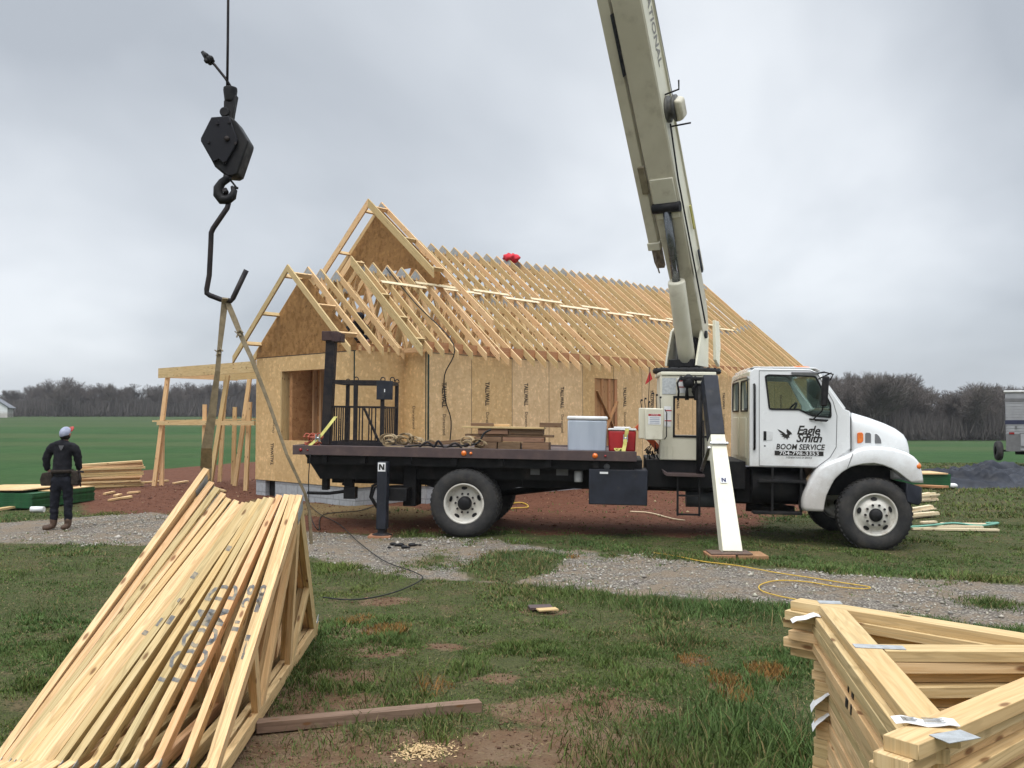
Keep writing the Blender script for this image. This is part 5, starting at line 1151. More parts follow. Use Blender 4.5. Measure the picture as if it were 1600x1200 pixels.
# ------------------------------------------------------------------ things on the truck bed
def onbed(x, y, z=0): return TM @ V((x, y, 1.306 + z))
def bedbox(name, lo, hi, m_, label, cat, group=None, rot=0, bevel=.004):
    mb = MB(); c = V(((lo[0] + hi[0]) / 2, (lo[1] + hi[1]) / 2, 0)); R = Matrix.Rotation(rot, 3, 'Z')
    mb.box(V(lo) - c, V(hi) - c); mb.v = [TM @ (R @ p + c + V((0, 0, 1.3065))) for p in mb.v]
    o = mb.build(name, m_, bevel=bevel); return tag(o, label, cat, group)
GC = 'old crib timbers piled on the truck bed'
lum = [  # x0, x1, y, w, z, h, rot, words
 (.03, .38, .9, .30, 0, .10, .0, 'short dark crib block at the bottom left of the pile on the truck bed'), (.40, .75, .85, .3, 0, .10, .03, 'short dark crib block at the bottom middle of the pile on the truck bed'), (.78, 1.20, .9, .3, 0, .11, -.04, 'short dark crib block at the bottom right of the pile on the truck bed'),
 (.02, .45, .9, .28, .105, .08, .02, 'dark crib block on the left of the second layer of the pile'), (.47, 1.12, .9, .28, .115, .07, -.01, 'dark crib block on the right of the second layer of the pile'),
 (-.13, 1.26, .9, .22, .19, .035, .01, 'long thin plank sticking out of the middle of the crib pile'),
 (.08, .55, .9, .28, .228, .085, .0, 'dark crib block on the left of the upper layer of the pile'), (.56, 1.10, .92, .28, .228, .085, .0, 'dark crib block on the right of the upper layer of the pile'),
 (-.17, 1.12, .9, .34, .316, .03, .0, 'wide pale plank lying on top of the crib pile'),
 (-.05, .30, .9, .15, .349, .05, .05, 'brown block lying on the left end of the pale plank'), (1.04, 1.38, .85, .16, .349, .07, .06, 'brown block overhanging the right end of the pale plank'), (.12, .55, 1.05, .14, .349, .035, -.03, 'pale block lying behind on the pale plank')]
for i, (x0, x1, y_, w_, z_, h_, rt2, lab) in enumerate(lum):
    bedbox('crib_timber', (x0, y_ - w_ / 2, z_), (x1, y_ + w_ / 2, z_ + h_ - .001), OAKW if i not in (8, 11) else PINE, lab, 'timber', GC, rt2)
# ribbed ice chest, red cooler
ch_ = root('ice_chest', TM @ Matrix.Translation((1.79, .78, 1.3065)), 'large blue grey ribbed ice chest with white lid on the truck bed', 'cooler')
mb = MB(); mb.box((-.29, -.27, 0), (.29, .27, .47)); mb.v = [V((p.x * (1 + .03 * p.z), p.y, p.z)) for p in mb.v]; mb.build('body', GALV, ch_, local=True, bevel=.02)
for k in range(15): 
    pass
mb = MB()
for k in range(16): x_ = -.27 + .036 * k; mb.box((x_ - .004, -.2755, .02), (x_ + .004, -.2695, .44))
o = mb.build('rib', GALV, ch_, local=True); o['kind'] = 'stuff'
mb = MB(); mb.box((-.305, -.285, .472), (.305, .285, .53)); mb.build('lid', LIDW, ch_, local=True, bevel=.022)
rc = root('cooler', TM @ Matrix.Translation((2.32, .72, 1.3065)), 'small red cooler with white lid beside the blue grey ice chest', 'cooler')
mb = MB(); mb.box((-.20, -.16, 0), (.20, .16, .32)); mb.v = [V((p.x * (1 + .15 * p.z), p.y, p.z)) for p in mb.v]; mb.build('body', REDP, rc, local=True, bevel=.025)
mb = MB(); mb.box((-.215, -.17, .322), (.215, .17, .35)); mb.box((-.13, -.12, .352), (.13, .12, .375)); mb.build('lid', LIDW, rc, local=True, bevel=.01)
def ratchet(x, y, label, pts, buckle):
    r_ = root('ratchet_strap', TM @ Matrix.Translation((x, y, 1.31)), label, 'ratchet strap', 'yellow ratchet straps on the bed edge')
    mb = MB(); q = [[V(p) + V((-.028, 0, 0)), V(p) + V((.028, 0, 0)), V(p) + V((.028, .004, .003)), V(p) + V((-.028, .004, .003))] for p in pts]; mb.loft(q, smooth=False); mb.build('webbing', YELS, r_, local=True)
    bxx, bz = buckle; mb = MB(); mb.box((bxx - .035, -.05, bz - .05), (bxx - .022, 0, bz + .06)); mb.box((bxx + .022, -.05, bz - .05), (bxx + .035, 0, bz + .06)); mb.lathe([(0, -.03), (.022, -.03), (.022, .03), (0, .03)], (bxx, -.025, bz), (1, 0, 0), 10); mb.build('buckle', CHROME, r_, local=True)
ratchet(2.36, .5, 'yellow ratchet strap lying over the small red cooler', [(-.03, -.40, -.06), (-.02, -.38, .03), (.0, -.10, .10), (.01, -.04, .2), (.03, -.02, .31), (.03, 0, .345)], (.01, .20))
ratchet(-2.24, .12, 'yellow ratchet strap drawn tight to the cage at the rear of the bed', [(-.18, -.12, -.02), (-.10, -.06, .06), (0, 0, .17), (.10, .10, .34), (.16, .2, .46)], (-.04, .13))
mb = MB(); rr = random.Random(2)
for k in range(9):
    c = TM @ V((2.28 + rr.uniform(-.05, .05), .28 + rr.uniform(-.03, .03), 1.345)); mb.tube([c + V((.05 * math.cos(a) * rr.uniform(.7, 1), .04 * math.sin(a), .02 * math.sin(a * 2 + k))) for a in np.linspace(0, 6.28, 12)], .009, 5)
tag(mb.build('strap_end', YELS), 'small yellow green strap coil in front of the red cooler', 'strap')
# orange handled tool
tl_ = root('push_broom', TM @ Matrix.Translation((2.7, .6, 1.31)), 'orange handled tool with black bristles leaning at the front end of the bed', 'tool')
mb = MB(); mb.bar((-.16, 0, .40), (.16, .02, .06), .09, .035, (0, 1, 0)); mb.build('handle', mat('orange_paint', (.60, .10, .03), (.42, .07, .02), rough=.5), tl_, local=True, bevel=.01)
mb = MB(); rr = random.Random(5)
for k in range(60):
    a = rr.uniform(-.25, .25); p = V((.0 + rr.uniform(-.06, .24), rr.uniform(-.08, .08), .02)); mb.tube([p, p + V((rr.uniform(-.03, .07), rr.uniform(-.03, .03), rr.uniform(-.22, .16)))], .007, 3)
mb.build('bristle', GREASE, tl_, local=True)
fl_ = root('warning_flag', TM @ Matrix.Translation((2.70, .4, 1.97)), 'small red pennant flag on a thin rod at the crane control box', 'flag')
mb = MB(); mb.tube([(0, 0, 0), (.02, 0, .62)], .005, 6); mb.build('rod', STEEL, fl_, local=True)
mb = MB(); mb.loft([[(.02 + a, .0 + .01 * math.sin(a * 40), z0), (.02 + a, .006 + .01 * math.sin(a * 40), z0), (.02 + a, .006 + .01 * math.sin(a * 40), z1), (.02 + a, .01 * math.sin(a * 40), z1)] for a, z0, z1 in ((-.065, .35, .37), (-.04, .37, .44), (0, .40, .56), (.03, .43, .47), (.04, .43, .44))], smooth=False); mb.build('pennant', mat('flag_red', (.50, .03, .03), rough=.8), fl_, local=True)
# tall square post with cap and steel basket
post = root('steel_post', TM @ Matrix.Translation((-2.36, .9, 1.31)), 'tall dark square steel post with box cap at the rear of the bed', 'post')
mb = MB(); mb.bar((-.05, 0, 0), (.0, 0, 1.72), .15, .15, (1, 0, 0)); mb.build('shaft', STEEL, post, local=True, bevel=.008)
mb = MB(); mb.box((-.13, -.12, 1.68), (.12, .12, 1.83)); mb.build('cap', mat('maroon_steel', (.05, .03, .03), (.075, .045, .04), sc=9), post, local=True, bevel=.006); mb = MB(); mb.box((.05, -.15, 1.66), (.19, .10, 1.80)); mb.build('side_bracket', MATS['maroon_steel'], post, local=True, bevel=.006)
cg = root('personnel_basket', TM @ Matrix.Translation((-1.93, 1.35, 1.31)), 'black steel personnel basket with barred sides at the rear of the bed', 'basket')
bxl = .46; hh = 1.02
def cgb(nm, p, q, w_=.05, h_=.05, up=(0, 0, 1)): mb = MB(); mb.bar(p, q, w_, h_, up); return mb.build(nm, STEEL, cg, local=True)
cs = [(-.42, -.48), (.44, -.48), (.44, .44), (-.42, .44)]
for x_, y_ in cs: cgb('corner_post', (x_, y_, 0), (x_, y_, hh), .055, .055, (1, 0, 0))
cgb('corner_post', (.0, -.48, 0), (.0, -.48, hh), .055, .055, (1, 0, 0))
for i in range(4):
    (x0, y0), (x1, y1) = cs[i], cs[(i + 1) % 4]
    cgb('top_rail', (x0, y0, hh), (x1, y1, hh), .05, .06); cgb('base_rail', (x0, y0, .03), (x1, y1, .03), .05, .06); cgb('mid_rail', (x0, y0, .62), (x1, y1, .62), .018, .03)
    n = 8
    for k in range(1, n):
        if i in (2,) and k % 2: continue
        p = V((x0, y0, 0)).lerp(V((x1, y1, 0)), k / n); cgb('bar', p, p + V((0, 0, .62)), .018, .018, (1, 0, 0))
cgb('brace', (.06, -.2, .60), (.36, -.3, .03), .03, .03)
mb = MB(); mb.box((.36, -.56, hh - .28), (.62, -.53, hh + .02)); mb.build('sign_plate', DARK, cg, local=True, bevel=.005); mb = MB(); mb.box((.485, -.5625, hh - .16), (.50, -.5605, hh - .11)); mb.build('latch', LIDW, cg, local=True)
for x_, y_ in cs + [(0, -.48), (.60, -.5)]: mb = MB(); mb.tube([(x_ + .035 * math.cos(a), y_, hh + .04 + .04 * math.sin(a)) for a in np.linspace(-.6, 3.74, 12)], .009, 6); mb.build('lifting_eye', STEEL, cg, local=True)
# coiled webbing, ropes, chains
def coil(name, x, y, r, n, m_, label, cat, th=.012, wob=.3, seed=1, zs=.03, w=None, group=None):
    rr = random.Random(seed); mb = MB()
    for k in range(n):
        c = V((x + rr.uniform(-.8, .8) * r, y + rr.uniform(-.5, .5) * r, 1.32 + zs * rr.random() * n * .5)); a0 = rr.uniform(0, 6); R = r * rr.uniform(.6, 1.05); tl2 = rr.uniform(-.5, .5)
        P = [TM @ (c + V((math.cos(a0 + t_) * R, math.sin(a0 + t_) * R * .6, max(-.002, math.sin(a0 + t_) * R * tl2 + .02 * math.sin(3 * t_ + k))))) for t_ in np.linspace(0, rr.uniform(4, 6.3), 18)]
        if w:
            R = r * rr.uniform(.35, .62); ht = R * rr.uniform(.55, .9); ph = rr.uniform(-.5, .5); cx_ = c.x; cy_ = c.y; rg = []; t1 = rr.uniform(5.2, 7.5)
            for t_ in np.linspace(0, t1, 26):
                q = 1 - .10 * t_; p = V((cx_ + math.cos(t_ + ph) * R * q, cy_ + .02 * t_ + .03 * math.sin(t_ + k), 1.312 + ht * (1 + math.sin(t_ + ph) * q)))
                nx2 = V((math.cos(t_ + ph), 0, math.sin(t_ + ph))) * .006; yw = V((.0, w / 2, .0)) + V((.012 * math.sin(k), 0, .01 * math.cos(k)))
                rg.append([TM @ (p - yw - nx2), TM @ (p + yw - nx2), TM @ (p + yw + nx2), TM @ (p - yw + nx2)])
            mb.loft(rg, smooth=False)
            x2 = cx_ + rr.uniform(-.3, .3); mb.loft([[TM @ V((cx_ + (x2 - cx_) * f + .0, cy_ - .1 + .05 * math.sin(3 * f + k), 1.310 + .05 * f * (1 - f) + dz)) + V((0, dyy, 0)) for dz, dyy in ((0, -.025), (0, .025), (.008, .025), (.008, -.025))] for f in np.linspace(0, 1, 8)], smooth=False)
        else: mb.tube(P, th, 6)
    o = mb.build(name, m_); return tag(o, label, cat, group)
coil('webbing_coil', -1.22, .62, .26, 9, COILC, 'heap of coiled tan webbing slings behind the steel basket', 'sling coil', w=.05, seed=3, zs=.012)
coil('webbing_coil', -.78, .58, .20, 5, COILC, 'small loose coil of tan webbing next to the big heap', 'sling coil', w=.05, seed=8)
coil('orange_cord', -2.42, .3, .12, 9, OCORD, 'dull orange extension cord coiled at the rear corner of the bed', 'cord', th=.012, seed=5)
coil('webbing_coil', .0, .55, .20, 5, COILC, 'tan webbing loops hanging over the left end of the crib timbers', 'sling coil', w=.055, seed=13, zs=.06)
cord('rope', [onbed(-1.0, .4, .02), onbed(-.7, .42, .05), onbed(-.4, .5, .03), onbed(-.1, .55, .05), onbed(.1, .6, .09), onbed(.2, .62, .24), onbed(.3, .65, .30)], .016, BCORD, 'dark rope running from the coils up over the crib timbers', 'rope')
cord('chain', [onbed(-.75, .3, .02), onbed(-.62, .28, .10), onbed(-.52, .3, .03), onbed(-.45, .28, .12), onbed(-.35, .3, .02), onbed(-.2, .3, .09), onbed(-.1, .35, .02)], .018, STEEL, 'dark chain lying in loops along the middle of the bed', 'chain')
for k, (x0, y0, x1, y1, lab) in enumerate(((-1.0, .5, .02, .75, 'long tan pole lying from the coils to the crib timbers'), (-.9, .75, .0, .95, 'second tan pole lying behind the long pole on the bed'))):
    mb = MB(); mb.bar(onbed(x0, y0, .03 + .02 * k), onbed(x1, y1, .10 + .04 * k), .05, .03); tag(mb.build('pole', OAKW), lab, 'pole', 'poles on the truck bed')

# ------------------------------------------------------------------ people (skin over joints, clothes as their own skins)
def skin(name, nodes, edges, mats, parent, sub=2, wr=0, matfn=None):
    """nodes: list of (point, rx, ry)"""
    me = bpy.data.meshes.new(name); me.from_pydata([tuple(n[0]) for n in nodes], edges, [])
    o = bpy.data.objects.new(name, me); COL.objects.link(o)
    o.modifiers.new('skin', 'SKIN'); 
    if not me.skin_vertices: pass
    sv = me.skin_vertices[0].data if len(me.skin_vertices) else None
    for i, n in enumerate(nodes):
        sv[i].radius = (n[1], n[2] if len(n) > 2 else n[1])
    sv[0].use_root = True
    m_ = o.modifiers.new('sub', 'SUBSURF'); m_.levels = sub; m_.render_levels = sub
    dg = bpy.context.evaluated_depsgraph_get(); ev = o.evaluated_get(dg); me2 = bpy.data.meshes.new_from_object(ev)
    o.modifiers.clear(); o.data = me2; bpy.data.meshes.remove(me)
    me2.materials.clear()
    if wr:
        from mathutils import noise as mn
        for v_ in me2.vertices:
            c = v_.co; q = mn.noise(V((c.x * 7, c.y * 7, c.z * 19))) + .6 * mn.noise(V((c.x * 16 + 5, c.y * 16, c.z * 30))); v_.co = c + v_.normal * (wr * q)
    for mm in (mats if isinstance(mats, list) else [mats]): me2.materials.append(mm)
    for p in me2.polygons:
        p.use_smooth = True
        if matfn: p.material_index = matfn(p.center)
        else: p.material_index = 0
    o.parent = parent; WM[o.name] = WM[parent.name].copy()
    return o
SKIN = mat('skin', (.30, .155, .105), (.26, .13, .09), sc=20, rough=.55)
JACKET = mat('black_jacket', (.009, .009, .012), (.016, .016, .02), sc=8, rough=.9, bmp=.4, bsc=14)
JEANS = mat('dark_jeans', (.008, .009, .014), (.015, .016, .023), sc=14, rough=.9, bmp=.3, bsc=18)
BOOT = mat('brown_boot', (.060, .035, .022), (.09, .05, .03), sc=20, rough=.75)
HAIR = mat('dark_hair', (.02, .015, .012), rough=.8)
POUCH = mat('tool_leather', (.022, .017, .014), (.040, .030, .023), sc=18, rough=.8)
CAPM = mat('pale_cap', (.36, .38, .47), (.26, .28, .38), sc=14, rough=.85)
CAPR = mat('red_cap_brim', (.34, .045, .035), rough=.8)
fp = gnd(95, 828)
man = root('person', Matrix.Translation(fp) @ Matrix.Rotation(math.radians(4), 4, 'Z') @ Matrix.Diagonal((.90, .94, 1.0, 1)), 'person in black jacket, dark jeans and pale cap standing on the gravel looking up', 'person')
# local: x right, y away from the camera; he faces away and up to the right
bodyn = [((.0, .0, .90), .085, .07), ((.01, .0, 1.05), .085, .07), ((.015, .01, 1.22), .10, .075), ((.02, .02, 1.34), .065, .06), ((.028, .03, 1.41), .05, .05), ((.035, .05, 1.46), .062, .06), ((.035, .035, 1.53), .085, .088), ((.03, .01, 1.585), .072, .082),
         ((-.175, .02, 1.31), .045, .045), ((-.28, .02, 1.10), .036, .036), ((-.25, .05, .94), .03, .03), ((-.215, .07, .875), .032, .02), ((.20, .03, 1.30), .045, .045), ((.245, .075, 1.09), .036, .036), ((.232, .14, .96), .03, .03), ((.215, .18, .89), .03, .02),
         ((-.09, .0, .84), .06, .06), ((-.12, .01, .48), .045, .045), ((-.13, .03, .10), .04, .04), ((.09, .0, .84), .06, .06), ((.105, .025, .48), .045, .045), ((.11, .02, .10), .04, .045)]
bodye = [(0, 1), (1, 2), (2, 3), (3, 4), (4, 5), (5, 6), (6, 7), (3, 8), (8, 9), (9, 10), (10, 11), (3, 12), (12, 13), (13, 14), (14, 15), (0, 16), (16, 17), (17, 18), (0, 19), (19, 20), (20, 21)]
def fingers(nodes, edges, ip, d, side, dn):
    """five bent fingers from palm node ip"""
    P = V(nodes[ip][0]); d, side, dn = V(d).normalized(), V(side).normalized(), V(dn).normalized()
    for k, (o_, l_) in enumerate(((-.027, .062), (-.009, .075), (.009, .072), (.027, .058))):
        a = P + side * o_ + d * .03; b = len(nodes)
        nodes += [(a, .009, .009), (a + d * l_ * .5, .0085, .0085), (a + d * l_ * .8 + dn * l_ * .35, .008, .008), (a + d * l_ * .85 + dn * l_ * .62, .007, .007)]
        edges += [(ip, b), (b, b + 1), (b + 1, b + 2), (b + 2, b + 3)]
    a = P - side * .035; b = len(nodes); nodes += [(a, .011, .011), (a - side * .02 + d * .03, .009, .009), (a - side * .012 + d * .055 + dn * .01, .008, .008)]; edges += [(ip, b), (b, b + 1), (b + 1, b + 2)]
fingers(bodyn, bodye, 11, (.25, .15, -1), (.1, 1, .1), (1, .1, 0)); fingers(bodyn, bodye, 15, (-.2, .35, -1), (-.1, -1, -.2), (-1, .1, 0))
skin('body', bodyn, bodye, SKIN, man, 1)
skin('jacket', [((.0, .0, .80), .155, .125), ((.0, .0, .90), .165, .135), ((.01, .0, 1.05), .165, .135), ((.015, .01, 1.22), .185, .14), ((.02, .02, 1.33), .15, .12), ((.025, .03, 1.40), .075, .075), ((.028, .032, 1.425), .07, .07),
    ((-.175, .02, 1.315), .085, .085), ((-.235, .015, 1.21), .08, .08), ((-.285, .02, 1.10), .072, .072), ((-.275, .04, .99), .06, .06), ((-.25, .055, .93), .05, .05), ((.20, .03, 1.30), .085, .085), ((.235, .045, 1.20), .078, .078), ((.245, .075, 1.08), .068, .068), ((.235, .13, .98), .058, .058), ((.225, .16, .945), .048, .048)],
    [(0, 1), (1, 2), (2, 3), (3, 4), (4, 5), (5, 6), (4, 7), (7, 8), (8, 9), (9, 10), (10, 11), (4, 12), (12, 13), (13, 14), (14, 15), (15, 16)], JACKET, man, 3, wr=.014)
skin('trousers', [((.0, .0, .90), .15, .12), ((.0, .0, .80), .13, .115), ((-.095, .0, .72), .105, .105), ((-.12, .01, .48), .080, .085), ((-.13, .02, .28), .068, .075), ((-.135, .03, .13), .066, .072), ((.095, .0, .72), .105, .105), ((.105, .025, .48), .080, .085), ((.112, .02, .28), .068, .075), ((.115, .02, .13), .066, .072)],
    [(0, 1), (1, 2), (2, 3), (3, 4), (4, 5), (1, 6), (6, 7), (7, 8), (8, 9)], JEANS, man, 3, wr=.012)
for pts in (((-.135, .03, .20), (-.14, .02, .06), (-.20, -.02, .045), (-.30, -.05, .042)), ((.115, .02, .20), (.112, .015, .06), (.08, -.05, .045), (.05, -.11, .042))):
    skin('boot', [(pts[0], .07, .07), (pts[1], .062, .062), (pts[2], .055, .045), (pts[3], .048, .034)], [(0, 1), (1, 2), (2, 3)], BOOT, man, 2)
# hair, cap, face towards upper right
hd = V((.033, .03, 1.535)); face = V((.35, .72, .62)).normalized(); upv = (V((0, 0, 1)) - face * face.z).normalized(); rtv = face.cross(upv)
mb = MB(); rings = []
for i in range(1, 8):
    ph = math.pi * .62 * i / 7; rings.append([hd + (rtv * math.cos(a) * .094 + face * math.sin(a) * .108) * math.sin(ph) + upv * (.088 * math.cos(ph)) for a in np.linspace(0, 2 * math.pi, 24, endpoint=False)])
mb.loft(rings); mb.build('cap', CAPM, man, local=True)
mb = MB(); r = []
for a in np.linspace(-1.15, 1.15, 11):
    dr2 = face * math.cos(a) + rtv * math.sin(a); e_ = hd - upv * .012 + dr2 * .10; f_ = e_ + face * .085 * max(math.cos(a), .1) + upv * -.012
    r.append([e_, f_, f_ + upv * .008, e_ + upv * .012])
mb.loft(r, closed=True); mb.build('cap_brim', CAPR, man, local=True)
mb = MB(); mb.ball(hd - upv * .035 - face * .03, .088, 8, sc=(1, 1, .9)); mb.build('hair', HAIR, man, local=True)
for sg in (-1, 1):
    mb = MB(); mb.ball(hd + rtv * sg * .088 - upv * .04, .026, 6, sc=(.6, .8, 1.2)); mb.build('ear', SKIN, man, local=True)
    mb = MB(); mb.ball(hd + rtv * sg * .032 + face * .085 - upv * .03, .012, 5); mb.build('eye', INK, man, local=True)
mb = MB(); mb.bar(hd + face * .085 - upv * .03, hd + face * .115 - upv * .06, .022, .02, face); mb.build('nose', SKIN, man, local=True, bevel=.006)
mb = MB(); mb.bar(hd + face * .083 - upv * .088 - rtv * .022, hd + face * .083 - upv * .088 + rtv * .022, .01, .008); mb.build('mouth', mat('lips', (.22, .09, .07)), man, local=True)
# tool belt and pouches
mb = MB(); mb.loft([[V((.005 + math.cos(a) * q, .0 + math.sin(a) * q * .80, z)) for a in np.linspace(0, 2 * math.pi, 24, endpoint=False)] for q, z in ((.185, .90), (.188, .90), (.188, .955), (.185, .955))], cap=False); mb.build('tool_belt', POUCH, man, local=True)
mb = MB(); mb.prism([(-.32, .70), (-.14, .70), (-.12, .80), (-.13, .93), (-.31, .90), (-.34, .80)], (0, -.09, 0), (1, 0, 0), (0, 0, 1), (0, .15, 0)); mb.build('tool_pouch', POUCH, man, local=True, bevel=.02)
mb = MB(); mb.prism([(.17, .70), (.29, .70), (.31, .80), (.28, .92), (.17, .94)], (0, -.05, 0), (1, 0, 0), (0, 0, 1), (0, .15, 0)); mb.build('tool_pouch', POUCH, man, local=True, bevel=.02)
mb = MB(); mb.tube([(.30, .0, .92), (.33, -.01, .68)], .012, 6); mb.bar((.27, 0, .925), (.37, 0, .915), .03, .03); mb.build('hammer', STEEL, man, local=True)
for x_, z_, s_ in ((.06, 1.30, .045),):
    mb = MB(); mb.prism([(-s_, s_ * .8), (s_, s_ * .8), (s_ * .5, -s_ * .3), (0, -s_), (-s_ * .5, -s_ * .3)], (x_ - .03, -.117, z_), (1, 0, 0), (0, .1, 1), (0, .004, 0)); mb.build('jacket_print', mat('print_grey', (.085, .085, .09)), man, local=True)
# crouching builder inside the roof of the front bay
cp = HM @ V((-.58, 1.42, WT + .02))
crew = root('person', Matrix.Translation(cp), 'person in black clothes crouching among the front roof trusses', 'person')
skin('body', [((0, 0, .18), .12, .1), ((.03, -.05, .42), .13, .11), ((.05, -.10, .58), .07, .07), ((.06, -.13, .68), .085, .09), ((-.16, -.1, .50), .06, .06), ((-.22, -.22, .30), .045, .045), ((-.18, -.32, .18), .04, .03), ((.22, -.12, .48), .06, .06), ((.28, -.25, .28), .045, .045), ((.25, -.34, .16), .04, .03), ((-.18, -.28, .30), .09, .09), ((-.16, -.02, .08), .06, .06), ((-.17, -.16, .03), .05, .035), ((.18, -.28, .30), .09, .09), ((.17, -.02, .08), .06, .06), ((.18, -.16, .03), .05, .035)],
     [(0, 1), (1, 2), (2, 3), (2, 4), (4, 5), (5, 6), (2, 7), (7, 8), (8, 9), (0, 10), (10, 11), (11, 12), (0, 13), (13, 14), (14, 15)], [JACKET, SKIN], crew, 2, matfn=lambda c: 1 if (c.z > .60 or (c.z < .24 and c.y < -.26)) else 0)
mb = MB(); mb.ball(V((.06, -.13, .71)), .105, 8, sc=(1, 1, .85)); mb.build('cap', JACKET, crew, local=True)

# ------------------------------------------------------------------ lumber, panels, tarp and other things lying on the site
def plank(name, p, q, wd, th, m_, label, cat='plank', group=None, lift=None, up=(0, 0, 1)):
    p, q = V(p), V(q); 
    mb = MB(); mb.bar(p, q, wd, th, up); o = mb.build(name, m_, bevel=.002, segs=1); return tag(o, label, cat, group)
def ondirt(px, py, dz=0): p = gnd(px, py); p.z += dz; return p
# long board lying in the grass
p, q = gnd(400, 1146), gnd(750, 1110); p.z += .04; q.z += .03
plank('board', p, q, .085, .06, woodmat('old_brown_board', (.235, .155, .11), (.15, .095, .065), tint=.1), 'weathered brown board lying on edge in the grass beside the leaning trusses', 'board')
# lumber pile behind the man
GL_ = 'boards of the pale lumber pile behind the standing man'
b0 = gnd(128, 765); 
for k in range(13):
    z = b0.z + .03 + k * .052; j = random.uniform(-.08, .08)
    a = V((b0.x - .05 + j + (.06 if k < 4 else 0), b0.y - .25 + random.uniform(-.06, .06), z)); b = V((b0.x + 1.28 + j, b0.y + .35 + random.uniform(-.05, .05), z + .015))
    if k > 9: b.z -= 0; a.z -= .02 * (k - 9)
    plank('lumber_board', a, b, .30, .045, PINE if k % 3 else PINEF, 'pale pine board %s from the bottom of the lumber pile' % ORD[k], 'board', GL_)
# green edged panel stack
gp_ = gnd(80, 797); xL = gp_.x
GP = 'osb sheets stacked by the man'
cn = gnd(50, 797); Rg = Matrix.Rotation(math.radians(-13), 3, 'Z')
for k in range(7):
    mb = MB(); z = cn.z + .03 + k * .040; dx = random.uniform(-.012, .012)
    mb.box((-1.22 + dx, 0, 0), (dx, 1.75, .0385)); mb.v = [Rg @ p + V((cn.x, cn.y, z)) for p in mb.v]
    tag(mb.build('osb_sheet', GREEN, bevel=.001, segs=1), 'green edged panel %s from the bottom of the stack behind the man' % ORD[k], 'panel', GP)
mb = MB(); mb.box((-.30, .5, 0), (-.01, 1.75, .014)); mb.v = [Rg @ p + V((cn.x, cn.y, cn.z + .3125)) for p in mb.v]; tag(mb.build('osb_sheet', OSB), 'narrow tan osb strip lying on the right edge of the green edged stack', 'panel', GP)
mb = MB(); R_ = Matrix.Rotation(math.radians(-1.5), 3, 'Y'); mb.box((-1.95, -.05, .03), (-.12, 1.5, .048)); mb.v = [R_ @ p for p in mb.v]; mb.v = [Rg @ p + V((cn.x - .1, cn.y + .1, cn.z + .335)) for p in mb.v]; tag(mb.build('osb_sheet', OSB), 'large tan osb sheet sloping off the left of the green edged stack', 'panel', GP)
p, q = gnd(-40, 806), gnd(22, 797); plank('board', p + V((0, 0, .05)), q + V((0, 0, .06)), .14, .04, PINE, 'pale board under the sloping osb sheet at the far left', 'board')
mb = MB(); p = gnd(53, 800); mb.tube([p + V((0, -.1, .06)), p + V((.24, -.1, .06))], .055, 14); tag(mb.build('paper_roll', PAPER), 'small white roll lying in front of the green edged panels', 'roll')
# offcuts
OFF = [((163, 774), (178, 771), .07, 'offcut nearest the lumber pile on the red clay'), ((180, 777), (188, 775), .10, 'stubby offcut on the red clay behind the man'), ((200, 772), (218, 771), .12, 'thick offcut block on the red clay left of the porch posts'), ((170, 784), (205, 778), .07, 'thin offcut lying at the front of the red clay'), ((190, 780), (206, 779), .09, 'flat pale offcut on the front of the red clay'), ((206, 757), (262, 753), .12, 'long board lying by the feet of the porch posts'), ((272, 757), (292, 754), .10, 'pale offcut right of the porch posts'), ((340, 766), (352, 770), .05, 'white scrap strip on the clay near the house corner')]
for a, b, wd, lab in OFF:
    p, q = gnd(*a), gnd(*b); plank('offcut', p + V((0, 0, .03)), q + V((0, 0, .035)), wd, .04, PINE, lab, 'offcut', 'wood offcuts on the clay')
# stacks on the right beyond the truck
GR = 'pale lath bundles lying right of the truck'
for k, (a, b, lab) in enumerate((((1418, 812), (1460, 808), 'pale lath bundle at the bottom by the front wheel'), ((1420, 803), (1457, 797), 'pale lath bundle in the middle by the front wheel'), ((1428, 787), (1462, 783), 'pale lath bundle at the top by the front bumper'))):
    p, q = gnd(*a), gnd(*b); 
    r_ = root('lath_bundle', p, lab, 'lath bundle', GR)
    for j in range(6 if k < 2 else 12):
        mb = MB(); zz = .03 + .028 * (j // 2); mb.bar(p + V((random.uniform(-.05, .05), .06 * (j % 2), zz)), q + V((random.uniform(-.12, .08), .06 * (j % 2), zz)), .055, .026); mb.build('lath', STRIP, r_)
for k, (a, b, lab) in enumerate((((1405, 826), (1535, 826), 'long pale lath lying nearest in the grass right of the truck'), ((1425, 829), (1560, 831), 'second long lath crossing the grass right of the truck'), ((1470, 821), (1540, 822), 'short lath lying behind in the grass right of the truck'), ((1440, 819), (1462, 818), 'short pale stick by the lath bundles'))):
    p, q = gnd(*a), gnd(*b); plank('lath', p + V((0, 0, .03)), q + V((0, 0, .03)), .08, .035, STRIP, lab, 'lath', 'laths lying in the grass')
cord('green_band', [gnd(1405, 829) + V((0, 0, .05)), gnd(1450, 827) + V((0, 0, .06)), gnd(1490, 823) + V((0, 0, .06)), gnd(1530, 826) + V((0, 0, .05)), gnd(1560, 822) + V((0, 0, .05)), gnd(1540, 821) + V((0, 0, .04))], .02, mat('mint_plastic', (.15, .36, .27)), 'pale green plastic banding curled over the laths right of the truck', 'band')
rp = gnd(1445, 763)
GS = 'green edged sheets right of the truck'
for k in range(6):
    mb = MB(); mb.box((rp.x - .9, rp.y + .05, rp.z + .02 + .055 * k), (rp.x + .68 + random.uniform(-.01, .01), rp.y + .95, rp.z + .072 + .055 * k)); tag(mb.build('sheet', GREEN), 'green edged sheet %s from the bottom beside the dark tarpaulin' % ORD[k], 'panel', GS)
